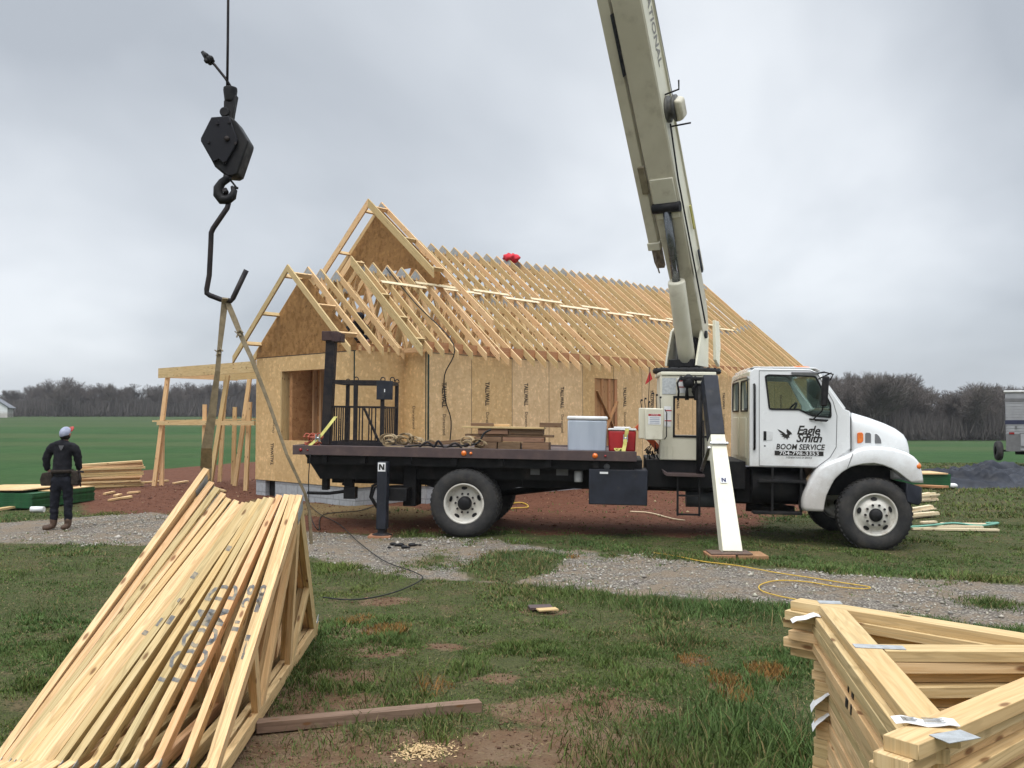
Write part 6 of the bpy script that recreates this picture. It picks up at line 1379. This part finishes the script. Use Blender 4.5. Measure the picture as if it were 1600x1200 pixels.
mb = MB(); mb.box((rp.x - .95, rp.y, rp.z + .352), (rp.x + .6, rp.y + 1.0, rp.z + .38)); tag(mb.build('sheet', OSB), 'tan osb sheet on top of the green edged stack beside the tarpaulin', 'panel', GS)
p, q = gnd(1405, 762), gnd(1478, 766); plank('board', p + V((0, 0, .08)), q + V((0, 0, .08)), .3, .05, PINEB, 'brown board lying in front of the green edged stack beside the truck', 'board')
mb = MB(); p = gnd(1487, 764); mb.ball(p + V((0, 0, .08)), .10, 6, sc=(1.6, 1, .7)); tag(mb.build('plastic_scrap', PAPER), 'white plastic scrap at the end of the brown board', 'scrap')
# dark tarpaulin heaps
TARP = mat('tarpaulin', (.026, .030, .041), (.015, .017, .024), sc=2.2, rough=.5, bmp=.45, bsc=5)
tp = gnd(1550, 765)
nx_, ny_ = 150, 80; vv = []; ff = []
for j in range(ny_):
    for i in range(nx_):
        x_ = -1.95 + 6.2 * i / (nx_ - 1); y_ = .35 + 3.4 * j / (ny_ - 1)
        e_ = sstep(0, .16, i / (nx_ - 1)) * sstep(0, .12, 1 - i / (nx_ - 1)) * sstep(0, .18, j / (ny_ - 1)) * sstep(0, .2, 1 - j / (ny_ - 1))
        f1 = fbm(x_ * .8 + 9, y_ * 1.6, .9, 5, 2); q1 = 1 - abs(2 * fbm(x_ * .55 + y_ * .5, y_ * 1.3 - x_ * .2, 1.3, 17, 2) - 1) * 2.2; q2 = 1 - abs(2 * fbm(x_ * 1.1, y_ * 2.2 + x_ * .6, 2.0, 23, 2) - 1) * 2.2
        h_ = (.06 + .18 * f1 + .62 * max(q1, 0) ** 1.6 * (.35 + f1) + .20 * max(q2, 0) ** 1.3 + .12 * y_ * (.2 + .8 * f1) * sstep(-1, 2, x_)) * e_
        X_ = tp.x + x_ + .3 * fbm(x_, y_, 1, 2); Y_ = tp.y + y_
        vv.append((X_, Y_, gz(X_, Y_) - .03 + .50 * h_))
for j in range(ny_ - 1):
    for i in range(nx_ - 1): ff.append((j * nx_ + i, j * nx_ + i + 1, (j + 1) * nx_ + i + 1, (j + 1) * nx_ + i))
me = bpy.data.meshes.new('tarpaulin'); me.from_pydata([(a - tp.x, b - tp.y, c - tp.z) for a, b, c in vv], [], ff); me.materials.append(TARP); me.polygons.foreach_set('use_smooth', [True] * len(ff))
o = bpy.data.objects.new('tarpaulin', me); o.location = tp; COL.objects.link(o); tag(o, 'crumpled blue black tarpaulin heaped over lumber at the right edge', 'tarpaulin')
# camper trailer
cy = 36.0; cpx = at(1572, 700, cy); cz = gz(cpx.x, cy)
cam_t = root('camper_trailer', Matrix.Translation((cpx.x, cy, cz)) @ Matrix.Rotation(math.radians(-30), 4, 'Z'), 'pale ribbed camper trailer with dark stripe at the right edge', 'camper')
RIB = mat('camper_siding', (.34, .345, .36), (.29, .295, .31), sc=3, rough=.45)
mb = MB(); mb.box((0, 0, .62), (6.5, 2.4, 2.98)); mb.build('body', RIB, cam_t, local=True, bevel=.05)
for k in range(17): mb = MB(); z_ = 2.75 - .11 * k; mb.box((.0, -.012, z_), (6.5, -.001, z_ + .035)); o = mb.build('siding_rib', RIB, cam_t, local=True)
mb = MB(); mb.box((-.02, -.016, 2.60), (6.5, -.003, 2.72)); mb.build('upper_band', GREY, cam_t, local=True); mb = MB(); mb.box((-.02, -.02, 1.70), (6.5, -.004, 1.86)); mb.build('stripe', mat('stripe_navy', (.025, .03, .07)), cam_t, local=True)
mb = MB(); mb.box((-.05, -.05, 2.97), (6.5, 2.45, 3.05)); mb.build('roof', LIDW, cam_t, local=True, bevel=.02)
mb = MB(); mb.box((.0, -.014, .62), (.5, -.003, 1.3)); mb.build('skirt_panel', GREY, cam_t, local=True); mb = MB(); mb.box((.48, -.03, .80), (1.8, -.002, 1.36)); mb.build('hatch', GREY, cam_t, local=True); mb = MB(); mb.box((.52, -.04, .84), (1.76, -.031, 1.32)); mb.build('hatch_door', RIB, cam_t, local=True)
mb = MB(); mb.box((.12, -.03, 1.30), (.30, -.004, 1.38)); mb.build('lamp', REDL, cam_t, local=True); mb = MB(); mb.box((.32, -.03, 1.53), (.40, -.004, 1.63)); mb.build('lamp', GREY, cam_t, local=True)
mb = MB(); mb.tube([(.3, 1.2, .55), (6, 1.2, .55)], .1, 8); mb.build('chassis', BLACK, cam_t, local=True)
for x_ in (3.0, 3.9): mb = MB(); mb.lathe([(.15, -.1), (.33, -.1), (.36, -.05), (.36, .05), (.33, .1), (.15, .1), (0, .1)], (x_, .1, .36), (0, 1, 0), 24); mb.build('wheel', RUBBER, cam_t, local=True)
mb = MB(); mb.lathe([(.18, -.11), (.36, -.11), (.40, -.06), (.40, .06), (.36, .11), (.18, .11), (.0, .06)], (-.28, .4, .62), (1, .25, 0), 26); mb.build('spare_wheel', RUBBER, cam_t, local=True); mb = MB(); mb.tube([(-.28, .45, .62), (.1, .6, .62)], .04, 6); mb.build('spare_carrier', BLACK, cam_t, local=True)
# white farmhouse far left
wy = 190.0; wp = at(0, 640, wy); wz = gz(wp.x, wy)
fh = root('farmhouse', Matrix.Translation((wp.x - 1.6, wy, wz)) @ Matrix.Rotation(math.radians(22), 4, 'Z'), 'small white gabled farmhouse far off at the left edge of the field', 'house')
mb = MB(); mb.box((-2.8, 0, -.3), (2.8, 9, 2.2)); mb.build('wall', WHITE, fh, local=True); mb = MB(); mb.prism([(-2.8, 2.2), (2.8, 2.2), (0, 4.1)], (0, .02, 0), (1, 0, 0), (0, 0, 1), (0, 8.96, 0)); mb.build('gable', WHITE, fh, local=True)
mb = MB(); mb.prism([(-3.3, 1.95), (0, 4.18), (3.3, 1.95), (3.3, 2.12), (0, 4.38), (-3.3, 2.12)], (0, -.35, 0), (1, 0, 0), (0, 0, 1), (0, 9.7, 0)); mb.build('roof', mat('grey_shingle', (.16, .17, .19), (.12, .125, .14), sc=2), fh, local=True)
for a, b, c_, d_ in ((-.3, 2.5, .35, 3.3), (-1.5, .9, -.3, 1.6), (-.2, .8, .5, 1.5)): mb = MB(); mb.box((a, -.06, b), (c_, -.005, d_)); mb.build('window', GREY, fh, local=True)
mb = MB(); mb.box((-2.0, -1.2, 1.7), (.9, -.01, 1.86)); mb.build('porch_roof', GREY, fh, local=True)
# cables on the ground
def gcord(name, px, r, m_, label, cat='cord', dz=.02): return cord(name, [gnd(a, b) + V((0, 0, dz)) for a, b in px], r, m_, label, cat)
gcord('extension_cable', [(1022, 866), (1060, 872), (1100, 880), (1150, 886), (1210, 897), (1270, 906), (1320, 914), (1358, 920), (1350, 923), (1310, 920), (1260, 912), (1215, 910), (1188, 917), (1190, 926), (1215, 934), (1245, 940)], .0065, YCORD, 'yellow extension cord looping over the gravel drive', 'cord')
gcord('black_cable', [(482, 790), (500, 806), (530, 822), (560, 850), (600, 880), (645, 897), (660, 908), (630, 925), (590, 937), (545, 942), (505, 938)], .0065, BCORD, 'thin black cable running from the rear of the truck into the grass', 'cable', .03)
cord('hanging_cable', [TM @ V(p) for p in ((-2.35, -.02, 1.2), (-2.37, -.02, .8), (-2.33, -.02, .3), (-2.2, .0, .06))] + [gnd(505, 806) + V((0, 0, .02)), gnd(560, 800) + V((0, 0, .02)), gnd(585, 792) + V((0, 0, .02))], .008, BCORD, 'thin black cable hanging from the rear corner of the truck bed', 'cable')
gcord('yellow_hose', [(775, 797), (790, 790), (815, 787), (825, 792), (800, 794), (785, 800), (800, 786)], .012, YCORD, 'yellow cord coiled on the red clay behind the rear wheel', 'cord')
gcord('pale_cord', [(985, 801), (1015, 803), (1050, 812), (1070, 815)], .012, STRIP, 'pale cord lying on the clay under the crane column', 'cord')
# dark rag and pebbles by the outrigger, scrap in the grass, sawdust
mb = MB()
for k in range(9): c = gnd(608 + 6 * k, 855 + random.uniform(-3, 3)); mb.ball(c + V((0, 0, .02)), random.uniform(.02, .05), 5, sc=(1.3, 1, .6))
tag(mb.build('debris', GREASE), 'dark lumps of debris on the gravel by the rear outrigger', 'debris', kind='stuff')
p = gnd(842, 957); mb = MB(); mb.bar(p + V((-.09, .03, .04)), p + V((.12, .06, .04)), .14, .02); tag(mb.build('scrap_board', BEDC), 'dark scrap of board lying in the middle of the grass', 'scrap'); p = gnd(850, 960); mb = MB(); mb.bar(p + V((-.06, -.02, .045)), p + V((.12, .03, .045)), .10, .012); tag(mb.build('scrap_board', PINE), 'pale wood chip lying by the dark scrap in the grass', 'scrap')
mb = MB(); sp_ = gnd(660, 1177); rr = random.Random(3)
for k in range(900):
    rad = abs(rr.gauss(0, .075)); a = rr.uniform(0, 6.28); x_, y_ = sp_.x + math.cos(a) * rad * 1.3, sp_.y + math.sin(a) * rad; z_ = gz(x_, y_) + .004 + .02 * math.exp(-rad * rad * 90) * rr.random(); s_ = rr.uniform(.003, .010)
    d1 = V((math.cos(a * 5), math.sin(a * 5), rr.uniform(-.4, .4))) * s_; d2 = V((-math.sin(a * 5), math.cos(a * 5), rr.uniform(-.4, .4))) * s_ * .5; c = V((x_, y_, z_)); mb.quad(c - d1 - d2, c + d1 - d2, c + d1 + d2, c - d1 + d2)
tag(mb.build('sawdust', mat('sawdust_tan', (.56, .40, .21), (.46, .31, .15), sc=60, rough=.95), recalc=False), 'small heap of pale sawdust in the grass near the front', 'sawdust', kind='stuff')
# pebbles of the drive
def cloud_mesh(name, verts, faces, m_, kind='stuff', label=None, cat=None, col=None):
    me = bpy.data.meshes.new(name); n, k = len(verts), faces.shape[1]
    me.vertices.add(n); me.vertices.foreach_set('co', verts.astype(np.float32).ravel())
    me.loops.add(faces.size); me.loops.foreach_set('vertex_index', faces.astype(np.int32).ravel())
    me.polygons.add(len(faces)); me.polygons.foreach_set('loop_start', np.arange(0, faces.size, k, dtype=np.int32)); me.polygons.foreach_set('loop_total', np.full(len(faces), k, np.int32))
    if col is not None:
        a = me.color_attributes.new('tint', 'FLOAT_COLOR', 'POINT'); a.data.foreach_set('color', col.astype(np.float32).ravel())
    me.update(calc_edges=True); me.validate(); me.materials.append(m_)
    o = bpy.data.objects.new(name, me); COL.objects.link(o); return tag(o, label, cat, None, kind)
def tintmat(name, rough=.8, trans=0):
    m_, t, bs = newmat(name); a = nd(t, 'ShaderNodeAttribute', attribute_name='tint'); t.links.new(a.outputs['Color'], bs.inputs['Base Color']); bs.inputs['Roughness'].default_value = rough; bs.inputs['Specular IOR Level'].default_value = .2
    if trans: bs.inputs['Subsurface Weight'].default_value = 0
    return m_
N = 60000
px_ = rng.uniform(-7.5, 9.5, N); py_ = rng.uniform(6.3, 17.5, N)
g, r, s_, d = zones(px_, py_); keep = (g + (fbm(px_, py_, 1.2, 21) - .5) * 1.1 > 0.05) & (rng.random(N) < .25 + .7 * sstep(.40, .62, fbm(px_, py_, 1.0, 33)))
px_, py_ = px_[keep], py_[keep]; n = len(px_); pz_ = gh(px_, py_); sz = rng.lognormal(-4.45, .40, n)
oct_ = np.array([(1, 0, 0), (-1, 0, 0), (0, 1, 0), (0, -1, 0), (0, 0, .7), (0, 0, -.7)], float)
vv = oct_[None] * sz[:, None, None] * rng.uniform(.6, 1.4, (n, 6, 1)); th = rng.uniform(0, 6.28, n); c_, s2 = np.cos(th), np.sin(th)
vx = vv[..., 0] * c_[:, None] - vv[..., 1] * s2[:, None]; vy = vv[..., 0] * s2[:, None] + vv[..., 1] * c_[:, None]
vv = np.stack([vx + px_[:, None], vy + py_[:, None], vv[..., 2] + pz_[:, None] + sz[:, None] * .3], -1).reshape(-1, 3)
of = np.array([(0, 2, 4), (2, 1, 4), (1, 3, 4), (3, 0, 4), (2, 0, 5), (1, 2, 5), (3, 1, 5), (0, 3, 5)])
ff = (of[None] + (np.arange(n) * 6)[:, None, None]).reshape(-1, 3)
gv = rng.uniform(.16, .41, n); cc = np.stack([gv * rng.uniform(1.04, 1.13, n), gv, gv * rng.uniform(.78, .92, n), np.ones(n)], -1)
cloud_mesh('gravel', vv, ff, tintmat('pebble', .9), label='loose grey gravel of the drive', cat='gravel', col=np.repeat(cc, 6, 0))

# clods on the bare soil, and wood chips trodden into the clay
def bits(name, n, box, keepf, szm, szs, colf, label, flat=.7, cat='soil'):
    x, y = rng.uniform(box[0], box[1], n), rng.uniform(box[2], box[3], n); g, r, s_, d = zones(x, y); k = keepf(x, y, g, r, s_, d); x, y = x[k], y[k]; n = len(x); z = gh(x, y); sz = rng.lognormal(szm, szs, n)
    vv = oct_[None] * np.array([1, 1, flat])[None, None] * sz[:, None, None] * rng.uniform(.5, 1.5, (n, 6, 1)); th = rng.uniform(0, 6.28, n); c_, s2 = np.cos(th), np.sin(th)
    vx = vv[..., 0] * c_[:, None] - vv[..., 1] * s2[:, None]; vy = vv[..., 0] * s2[:, None] + vv[..., 1] * c_[:, None]
    vv = np.stack([vx + x[:, None], vy + y[:, None], vv[..., 2] + z[:, None] + sz[:, None] * .2], -1).reshape(-1, 3); ff = (of[None] + (np.arange(n) * 6)[:, None, None]).reshape(-1, 3)
    cloud_mesh(name, vv, ff, tintmat(name + '_bits', .95), label=label, cat=cat, col=np.repeat(np.concatenate([colf(n), np.ones((n, 1))], 1), 6, 0))
bits('soil', 26000, (-3.5, 3.5, 2.6, 9.5), lambda x, y, g, r, s_, d: (d > -.5) & (g < 0), -5.2, .5, lambda n: np.array([[.14, .075, .047]]) * rng.uniform(.5, 1.35, (n, 1)), 'crumbs of brown soil on the bare patches of the lawn')
bits('soil', 22000, (-11, 8, 12.8, 24), lambda x, y, g, r, s_, d: (r > -.3) & (g < 0), -4.75, .5, lambda n: np.where(rng.random((n, 1)) < .03, np.array([[.5, .38, .22]]), np.array([[.125, .052, .033]])) * rng.uniform(.5, 1.5, (n, 1)), 'red clay clods and pale chips on the dirt round the house')
# ------------------------------------------------------------------ grass
def blades(x, y, L_, wd, col, bend, seg2, name, label):
    n = len(x); z = gh(x, y) - .01; th = rng.uniform(0, 6.28, n); ca, sa = np.cos(th), np.sin(th)
    lean = bend * rng.uniform(.3, 1.3, n); la = rng.uniform(0, 6.28, n)
    base = np.stack([x, y, z], -1); sd_ = np.stack([ca, sa, np.zeros(n)], -1) * wd[:, None] / 2
    ln = np.stack([np.cos(la) * lean, np.sin(la) * lean, np.ones(n)], -1); ln /= np.linalg.norm(ln, axis=1)[:, None]
    ln2 = np.stack([np.cos(la) * lean * 2.4, np.sin(la) * lean * 2.4, np.ones(n)], -1); ln2 /= np.linalg.norm(ln2, axis=1)[:, None]
    if seg2:
        m_ = base + ln * (L_ * .55)[:, None]; tp_ = m_ + ln2 * (L_ * .5)[:, None]
        v = np.stack([base - sd_, base + sd_, m_ + sd_ * .8, m_ - sd_ * .8, tp_], 1).reshape(-1, 3); k = 5
        f = (np.array([(0, 1, 2), (0, 2, 3), (3, 2, 4)])[None] + (np.arange(n) * 5)[:, None, None]).reshape(-1, 3)
    else:
        tp_ = base + ln2 * L_[:, None]; v = np.stack([base - sd_, base + sd_, tp_], 1).reshape(-1, 3); k = 3
        f = (np.array([(0, 1, 2)])[None] + (np.arange(n) * 3)[:, None, None]).reshape(-1, 3)
    return cloud_mesh(name, v, f, GRASSM, label=label, cat='grass', col=np.repeat(np.concatenate([col, np.ones((n, 1))], 1), k, 0))
RUST = [(gnd(a, b), rd) for a, b, rd in ((1085, 1032, .16), (605, 985, .22), (555, 968, .18), (680, 1075, .15), (1130, 1065, .14), (1195, 1050, .18), (740, 868, .2), (1150, 1090, .13), (900, 870, .15), (330, 905, .2))]
GRASSM = tintmat('grass_blade', .7)
def gcol(x, y, n):
    a = fbm(x, y, 1.1, 31)[:, None]; b = fbm(x, y, 4.0, 37)[:, None]; r_ = rng.random((n, 1))
    c = np.array([.058, .098, .021]) * (1 - a) + np.array([.105, .142, .036]) * a
    c = c * (.65 + .7 * b) * (.75 + .5 * r_)
    bl = fbm(x, y, .55, 47)[:, None]; c = c * np.array([1.25, 1.0, .9]) * (1 - bl) * 1.1 + c * np.array([.70, .98, 1.25]) * bl * 1.05
    rs = np.zeros(n)
    for p_, rd in RUST: rs = np.maximum(rs, 1 - np.hypot(x - p_.x, (y - p_.y) * .7) / rd)
    c = np.where((rng.random((n, 1)) < np.clip(rs * 2.2, 0, .85)[:, None]), np.array([.24, .125, .035]) * (.6 + .6 * r_), c)
    dry = (rng.random((n, 1)) < (.08 + .28 * sstep(.5, .72, fbm(x, y, .8, 43))[:, None])); c = np.where(dry, np.array([.19, .15, .065]) * (.6 + .7 * r_), c)
    return c
def field(n, y0, y1, half, dens_fn, Lf, wf, seg2, name, label, bend=.45, tuft=1, spread=.02):
    m = n // tuft; y = y0 + (y1 - y0) * rng.random(m) ** 1.35; x = rng.uniform(-1, 1, m) * (half * y + .8)
    g, r, s_, d = zones(x, y); p = dens_fn(x, y, g, r, s_, d); k = rng.random(m) < p; x, y, g, d = x[k], y[k], g[k], d[k]
    hs = Lf(x, y, g, d)
    x = np.repeat(x, tuft); y = np.repeat(y, tuft); hs = np.repeat(hs, tuft); q = len(x)
    x = x + rng.normal(0, spread, q); y = y + rng.normal(0, spread, q)
    ln = hs * rng.uniform(.45, 1.15, q)
    return blades(x, y, ln, wf(y) * rng.uniform(.6, 1.3, q), gcol(x, y, q), bend, seg2, name, label)
def dens(x, y, g, r, s_, d):
    p = sstep(.27, .55, fbm(x, y, 1.7, 51) + .10 * (fbm(x, y, 6, 57) - .5) + .06 + .10 * sstep(5.5, 8, y))
    ed = (fbm(x, y, 1.6, 61) - .5)
    p = p * (1 - sstep(-.30, .30, g + ed * 1.4)) + .035 * (g > 0) * (fbm(x, y, 2.2, 71) > .6)
    p *= 1 - sstep(-.5, .4, r + ed * 1.2) * .97
    p *= 1 - sstep(-.3, .6, d + ed * 2.6) * .80
    return np.clip(p, 0, 1)
def lens_(x, y, g, d):
    lush = sstep(-.9, -.15, g) * (1 - sstep(-.1, .1, g)) * sstep(-1.5, 2.5, x) * (y < 13)
    cl = sstep(.48, .75, fbm(x, y, 1.5, 81)); corner = sstep(.6, 1.6, x) * (1 - sstep(3.2, 5.0, y))
    c2 = sstep(.52, .68, fbm(x, y, 3.2, 85)); return .024 + .018 * cl + .050 * c2 * (.4 + cl) + .06 * lush * rng.uniform(.6, 1.2, len(x)) + .062 * corner * fbm(x, y, 2.5, 91)
field(600000, 2.55, 7.2, .82, dens, lens_, lambda y: .0036 + .0007 * y, True, 'grass', 'short green grass in the foreground, patchy with bare clay', tuft=6, spread=.018)
field(700000, 6.8, 17.0, .82, dens, lens_, lambda y: .006 + .0012 * y, False, 'grass', 'short green grass between the drive and the truck', tuft=5, spread=.03)
field(150000, 16.5, 40, .85, lambda x, y, g, r, s_, d: dens(x, y, g, r, s_, d) * (x > -.02 * y), lambda x, y, g, d: .05 + .06 * fbm(x, y, .8, 83), lambda y: .012 + .0010 * y, False, 'grass', 'rough grass on the ground right of the house', tuft=4, spread=.06)
# dead straw lying flat among the grass
n = 16000; y = 2.6 + 14.5 * rng.random(n) ** 1.5; x = rng.uniform(-1, 1, n) * (.62 * y + .6); g, r, s_, d = zones(x, y); k = (g < .1) & (r < .1) & (fbm(x, y, 1.3, 77) + .25 * rng.random(n) > .52); x, y = x[k], y[k]; n = len(x)
th = rng.uniform(0, 6.28, n); L_ = rng.uniform(.02, .07, n); z = gh(x, y) + rng.uniform(.004, .03, n); dx, dy = np.cos(th) * L_, np.sin(th) * L_; w_ = .0009 + .00025 * y
v = np.stack([np.stack([x - dy / L_ * w_, y + dx / L_ * w_, z], -1), np.stack([x + dy / L_ * w_, y - dx / L_ * w_, z], -1), np.stack([x + dx, y + dy, z + rng.uniform(-.008, .015, n)], -1)], 1).reshape(-1, 3)
cloud_mesh('straw', v, np.arange(n * 3).reshape(-1, 3), GRASSM, label='dead straw lying among the grass', cat='straw', col=np.repeat(np.concatenate([np.array([[.24, .19, .085]]) * rng.uniform(.5, 1.2, (n, 1)), np.ones((n, 1))], 1), 3, 0))
# a few taller tufts
tx = []; 
rr = np.random.default_rng(11)
cent = [(gnd(a, b), h, q) for a, b, h, q in [(610, 1082, .12, 240), (650, 1070, .10, 160), (930, 1000, .07, 120), (1050, 1000, .06, 120), (1180, 1080, .10, 200), (1110, 1150, .14, 260), (1190, 1150, .18, 420), (1225, 1190, .20, 420), (980, 1190, .14, 260), (930, 1150, .10, 160), (700, 1130, .09, 160), (440, 1110, .08, 120), (500, 1165, .09, 160), (760, 895, .10, 200), (820, 880, .12, 260), (790, 870, .10, 200), (850, 890, .09, 160), (680, 873, .08, 120), (860, 925, .12, 200), (920, 935, .12, 240), (990, 945, .13, 260), (1060, 950, .14, 280), (1130, 957, .14, 280), (1200, 965, .13, 220), (1545, 945, .08, 200), (1520, 942, .07, 120), (540, 900, .10, 160), (600, 905, .10, 160), (1000, 1120, .08, 160), (860, 1110, .07, 90), (1140, 1100, .12, 220), (560, 1130, .08, 120), (1060, 1180, .12, 220), (30, 900, .08, 150), (120, 890, .08, 150), (60, 960, .09, 160)]]
X_ = []; Y_ = []; L2 = []
for c, h, q in cent:
    s_ = .08 + h * .8; X_.append(rr.normal(c.x, s_, q)); Y_.append(rr.normal(c.y, s_ * 1.2, q)); L2.append(h * rr.uniform(.5, 1.25, q))
X_, Y_, L2 = map(np.concatenate, (X_, Y_, L2)); n = len(X_)
blades(X_, Y_, L2, rr.uniform(.004, .009, n), gcol(X_, Y_, n) * .9, .55, True, 'grass', 'taller grass tufts along the drive and at the lower right')

# ------------------------------------------------------------------ winter trees round the fields
BARK = mat('winter_bark', (.105, .095, .088), (.065, .058, .055), sc=2, rough=.95)
TWIG = mat('winter_twigs', (.085, .073, .068), (.115, .095, .082), sc=.6, rough=.95)
def tree_mesh(seed, H, spread, depth=6, lean=0):
    rr = random.Random(seed); tv, tf, cv, cf = [], [], [], []
    def seg(vl, fl, p, q, r0, r1, n):
        a = (q - p).normalized(); e1 = a.orthogonal().normalized(); e2 = a.cross(e1); b = len(vl)
        for c, r in ((p, r0), (q, r1)):
            for k in range(n): th = 6.2832 * k / n; vl.append(tuple(c + (e1 * math.cos(th) + e2 * math.sin(th)) * r))
        for k in range(n): fl.append((b + k, b + (k + 1) % n, b + n + (k + 1) % n, b + n + k))
    def grow(p, d, L_, r, lv):
        steps = 3 if lv < 3 else 2; q = p
        for s2 in range(steps):
            d = (d + V((rr.gauss(0, .10), rr.gauss(0, .10), rr.gauss(.05, .06)))).normalized(); q2 = q + d * L_ / steps; r2 = max(r * (1 - .25 / steps), .012)
            if lv == 0: seg(tv, tf, q, q2, r, r2, 7)
            else: seg(cv, cf, q, q2, max(r, .014), r2, 4 if lv < 3 else 3)
            if lv < depth and (lv > 0 or s2 >= 1):
                for _ in range(1 if lv < 2 else 2):
                    if rr.random() < .9:
                        ax_ = V((rr.gauss(0, 1), rr.gauss(0, 1), rr.gauss(0, .4))).normalized(); nd_ = (d * rr.uniform(.55, .9) + ax_ * rr.uniform(.5, .95) * spread).normalized(); nd_.z = max(nd_.z, -.15)
                        grow(q2, nd_, L_ * rr.uniform(.50, .75), r2 * rr.uniform(.45, .65), lv + 1)
            q = q2; r = r2
        if lv < depth:
            for _ in range(2):
                ax_ = V((rr.gauss(0, 1), rr.gauss(0, 1), rr.gauss(0, .3))).normalized(); grow(q, (d + ax_ * .45 * spread).normalized(), L_ * rr.uniform(.6, .78), r * .75, lv + 1)
    grow(V((0, 0, -.3)), V((lean, 0, 1)), H * .36, H * .016, 0)
    zm = max(v[2] for v in cv); k = H / zm
    tv = [(a * k, b * k, c * k) for a, b, c in tv]; cv = [(a * k, b * k, c * k) for a, b, c in cv]
    out_ = []
    for nm, v, f, m_ in (('trunk', tv, tf, BARK), ('crown', cv, cf, TWIG)):
        me = bpy.data.meshes.new('tree_' + nm); me.from_pydata(v, [], f); me.materials.append(m_); me.update(); out_.append(me)
    return out_
PROTO = [tree_mesh(s, 10, sp, dp) for s, sp, dp in ((1, 1.0, 5), (2, .75, 5), (3, 1.15, 5), (4, .6, 5), (5, .9, 5), (6, 1.3, 5))]
KIND = ['broad', 'tall narrow', 'spreading', 'slender upright', 'rounded', 'wide crowned']
def plant(x, y, h, k, rz, label, group, wide=1.0):
    o = bpy.data.objects.new('bare_tree', None); COL.objects.link(o); o.location = (x, y, gz(x, y)); o.rotation_euler = (0, 0, rz); o.scale = (h / 10 * wide, h / 10 * wide, h / 10); tag(o, label, 'tree', group)
    for me, nm in zip(PROTO[k], ('trunk', 'crown')):
        c = bpy.data.objects.new(nm, me); COL.objects.link(c); c.parent = o
rr = random.Random(21)
def prof_(px, pts):
    for (a, h0), (b, h1) in zip(pts, pts[1:]):
        if a <= px <= b: return h0 + (h1 - h0) * (px - a) / (b - a)
    return pts[-1][1]
LP = [(-120, 618), (0, 612), (22, 606), (48, 606), (70, 600), (95, 592), (112, 590), (140, 606), (170, 598), (200, 602), (230, 600), (260, 604), (300, 598), (340, 596), (400, 598), (480, 600)]
RP = [(1240, 590), (1290, 588), (1315, 584), (1350, 582), (1400, 584), (1420, 590), (1445, 604), (1470, 610), (1500, 606), (1530, 596), (1560, 606), (1600, 602), (1720, 606)]
def wood(n, prof, x0, x1, y0, y1, base_far, side, lab):
    for i in range(n):
        px = x0 + (x1 - x0) * (i + rr.random() * .9) / n; y = rr.uniform(y0, y1)
        if side == 'L' and px < 75: y += 45
        p = at(px, 600, y); z = gz(p.x, y); top = at(px, prof_(px, prof) + abs(rr.gauss(0, 8)) - 4, y).z; h = max(top - z, 2.5); k = rr.randrange(6)
        plant(p.x, y, h, k, rr.uniform(0, 6.28), 'bare grey %s tree in the wood beyond the %s' % (KIND[k], lab), 'bare winter trees beyond the ' + lab, rr.uniform(.8, 1.25))
wood(95, LP, -130, 470, 205, 250, 0, 'L', 'left field'); wood(85, RP, 1230, 1720, 112, 150, 0, 'R', 'right field')
# thicket under the trees: one dense mass of upright stems and brush
def thicket(n, x0, x1, y0, y1, prof, lab, frac, sh):
    px = rng.uniform(x0, x1, n); y = rng.uniform(y0, y1, n); x = (px - 800) / F * y; z = gh(x, y)
    top = np.array([at(a, prof_(a, prof), b).z for a, b in zip(px, y)]); h = np.maximum((top - z) * (frac * (.25 + .75 * rng.random(n) ** .7)), .6) * (.75 + .5 * fbm(x, y, .12, 5))
    t0 = rng.random(n) * .35; a0 = rng.normal(0, .16, n); wdt = rng.uniform(.03, .11, n) * y / 150
    b = np.stack([x, y, z + t0 * h], -1); tp_ = np.stack([x + a0 * h, y + rng.normal(0, .1, n) * h, z + h], -1)
    w2 = np.stack([wdt, rng.normal(0, .03, n), np.zeros(n)], -1)
    v = np.stack([b - w2, b + w2, tp_ + w2 * .15], 1).reshape(-1, 3); f = np.arange(n * 3).reshape(-1, 3)
    gv = rng.uniform(.05, .12, n) * sh; cc = np.stack([gv * 1.05, gv * .93, gv * .88, np.ones(n)], -1)
    cloud_mesh('undergrowth', v, f, tintmat('brush_' + lab, .95), label='dark bare undergrowth of the wood beyond the %s field' % lab, cat='undergrowth', col=np.repeat(cc, 3, 0))
thicket(24000, -160, 480, 208, 256, LP, 'left', .66, .9); thicket(24000, 1220, 1730, 115, 152, RP, 'right', .66, .9)

# ------------------------------------------------------------------ damp air over the fields
hz = MB(); hz.box((-460, -45, -7), (460, 420, 21)); HZ = bpy.data.materials.new('haze_air'); HZ.use_nodes = True; t = HZ.node_tree; t.nodes.clear()
ho = t.nodes.new('ShaderNodeOutputMaterial'); pv = t.nodes.new('ShaderNodeVolumePrincipled'); pv.inputs['Color'].default_value = (.84, .87, .92, 1); pv.inputs['Density'].default_value = .0003; t.links.new(pv.outputs[0], ho.inputs['Volume'])
tag(hz.build('haze', HZ), 'thin damp haze in the air over the fields', 'haze', kind='stuff')
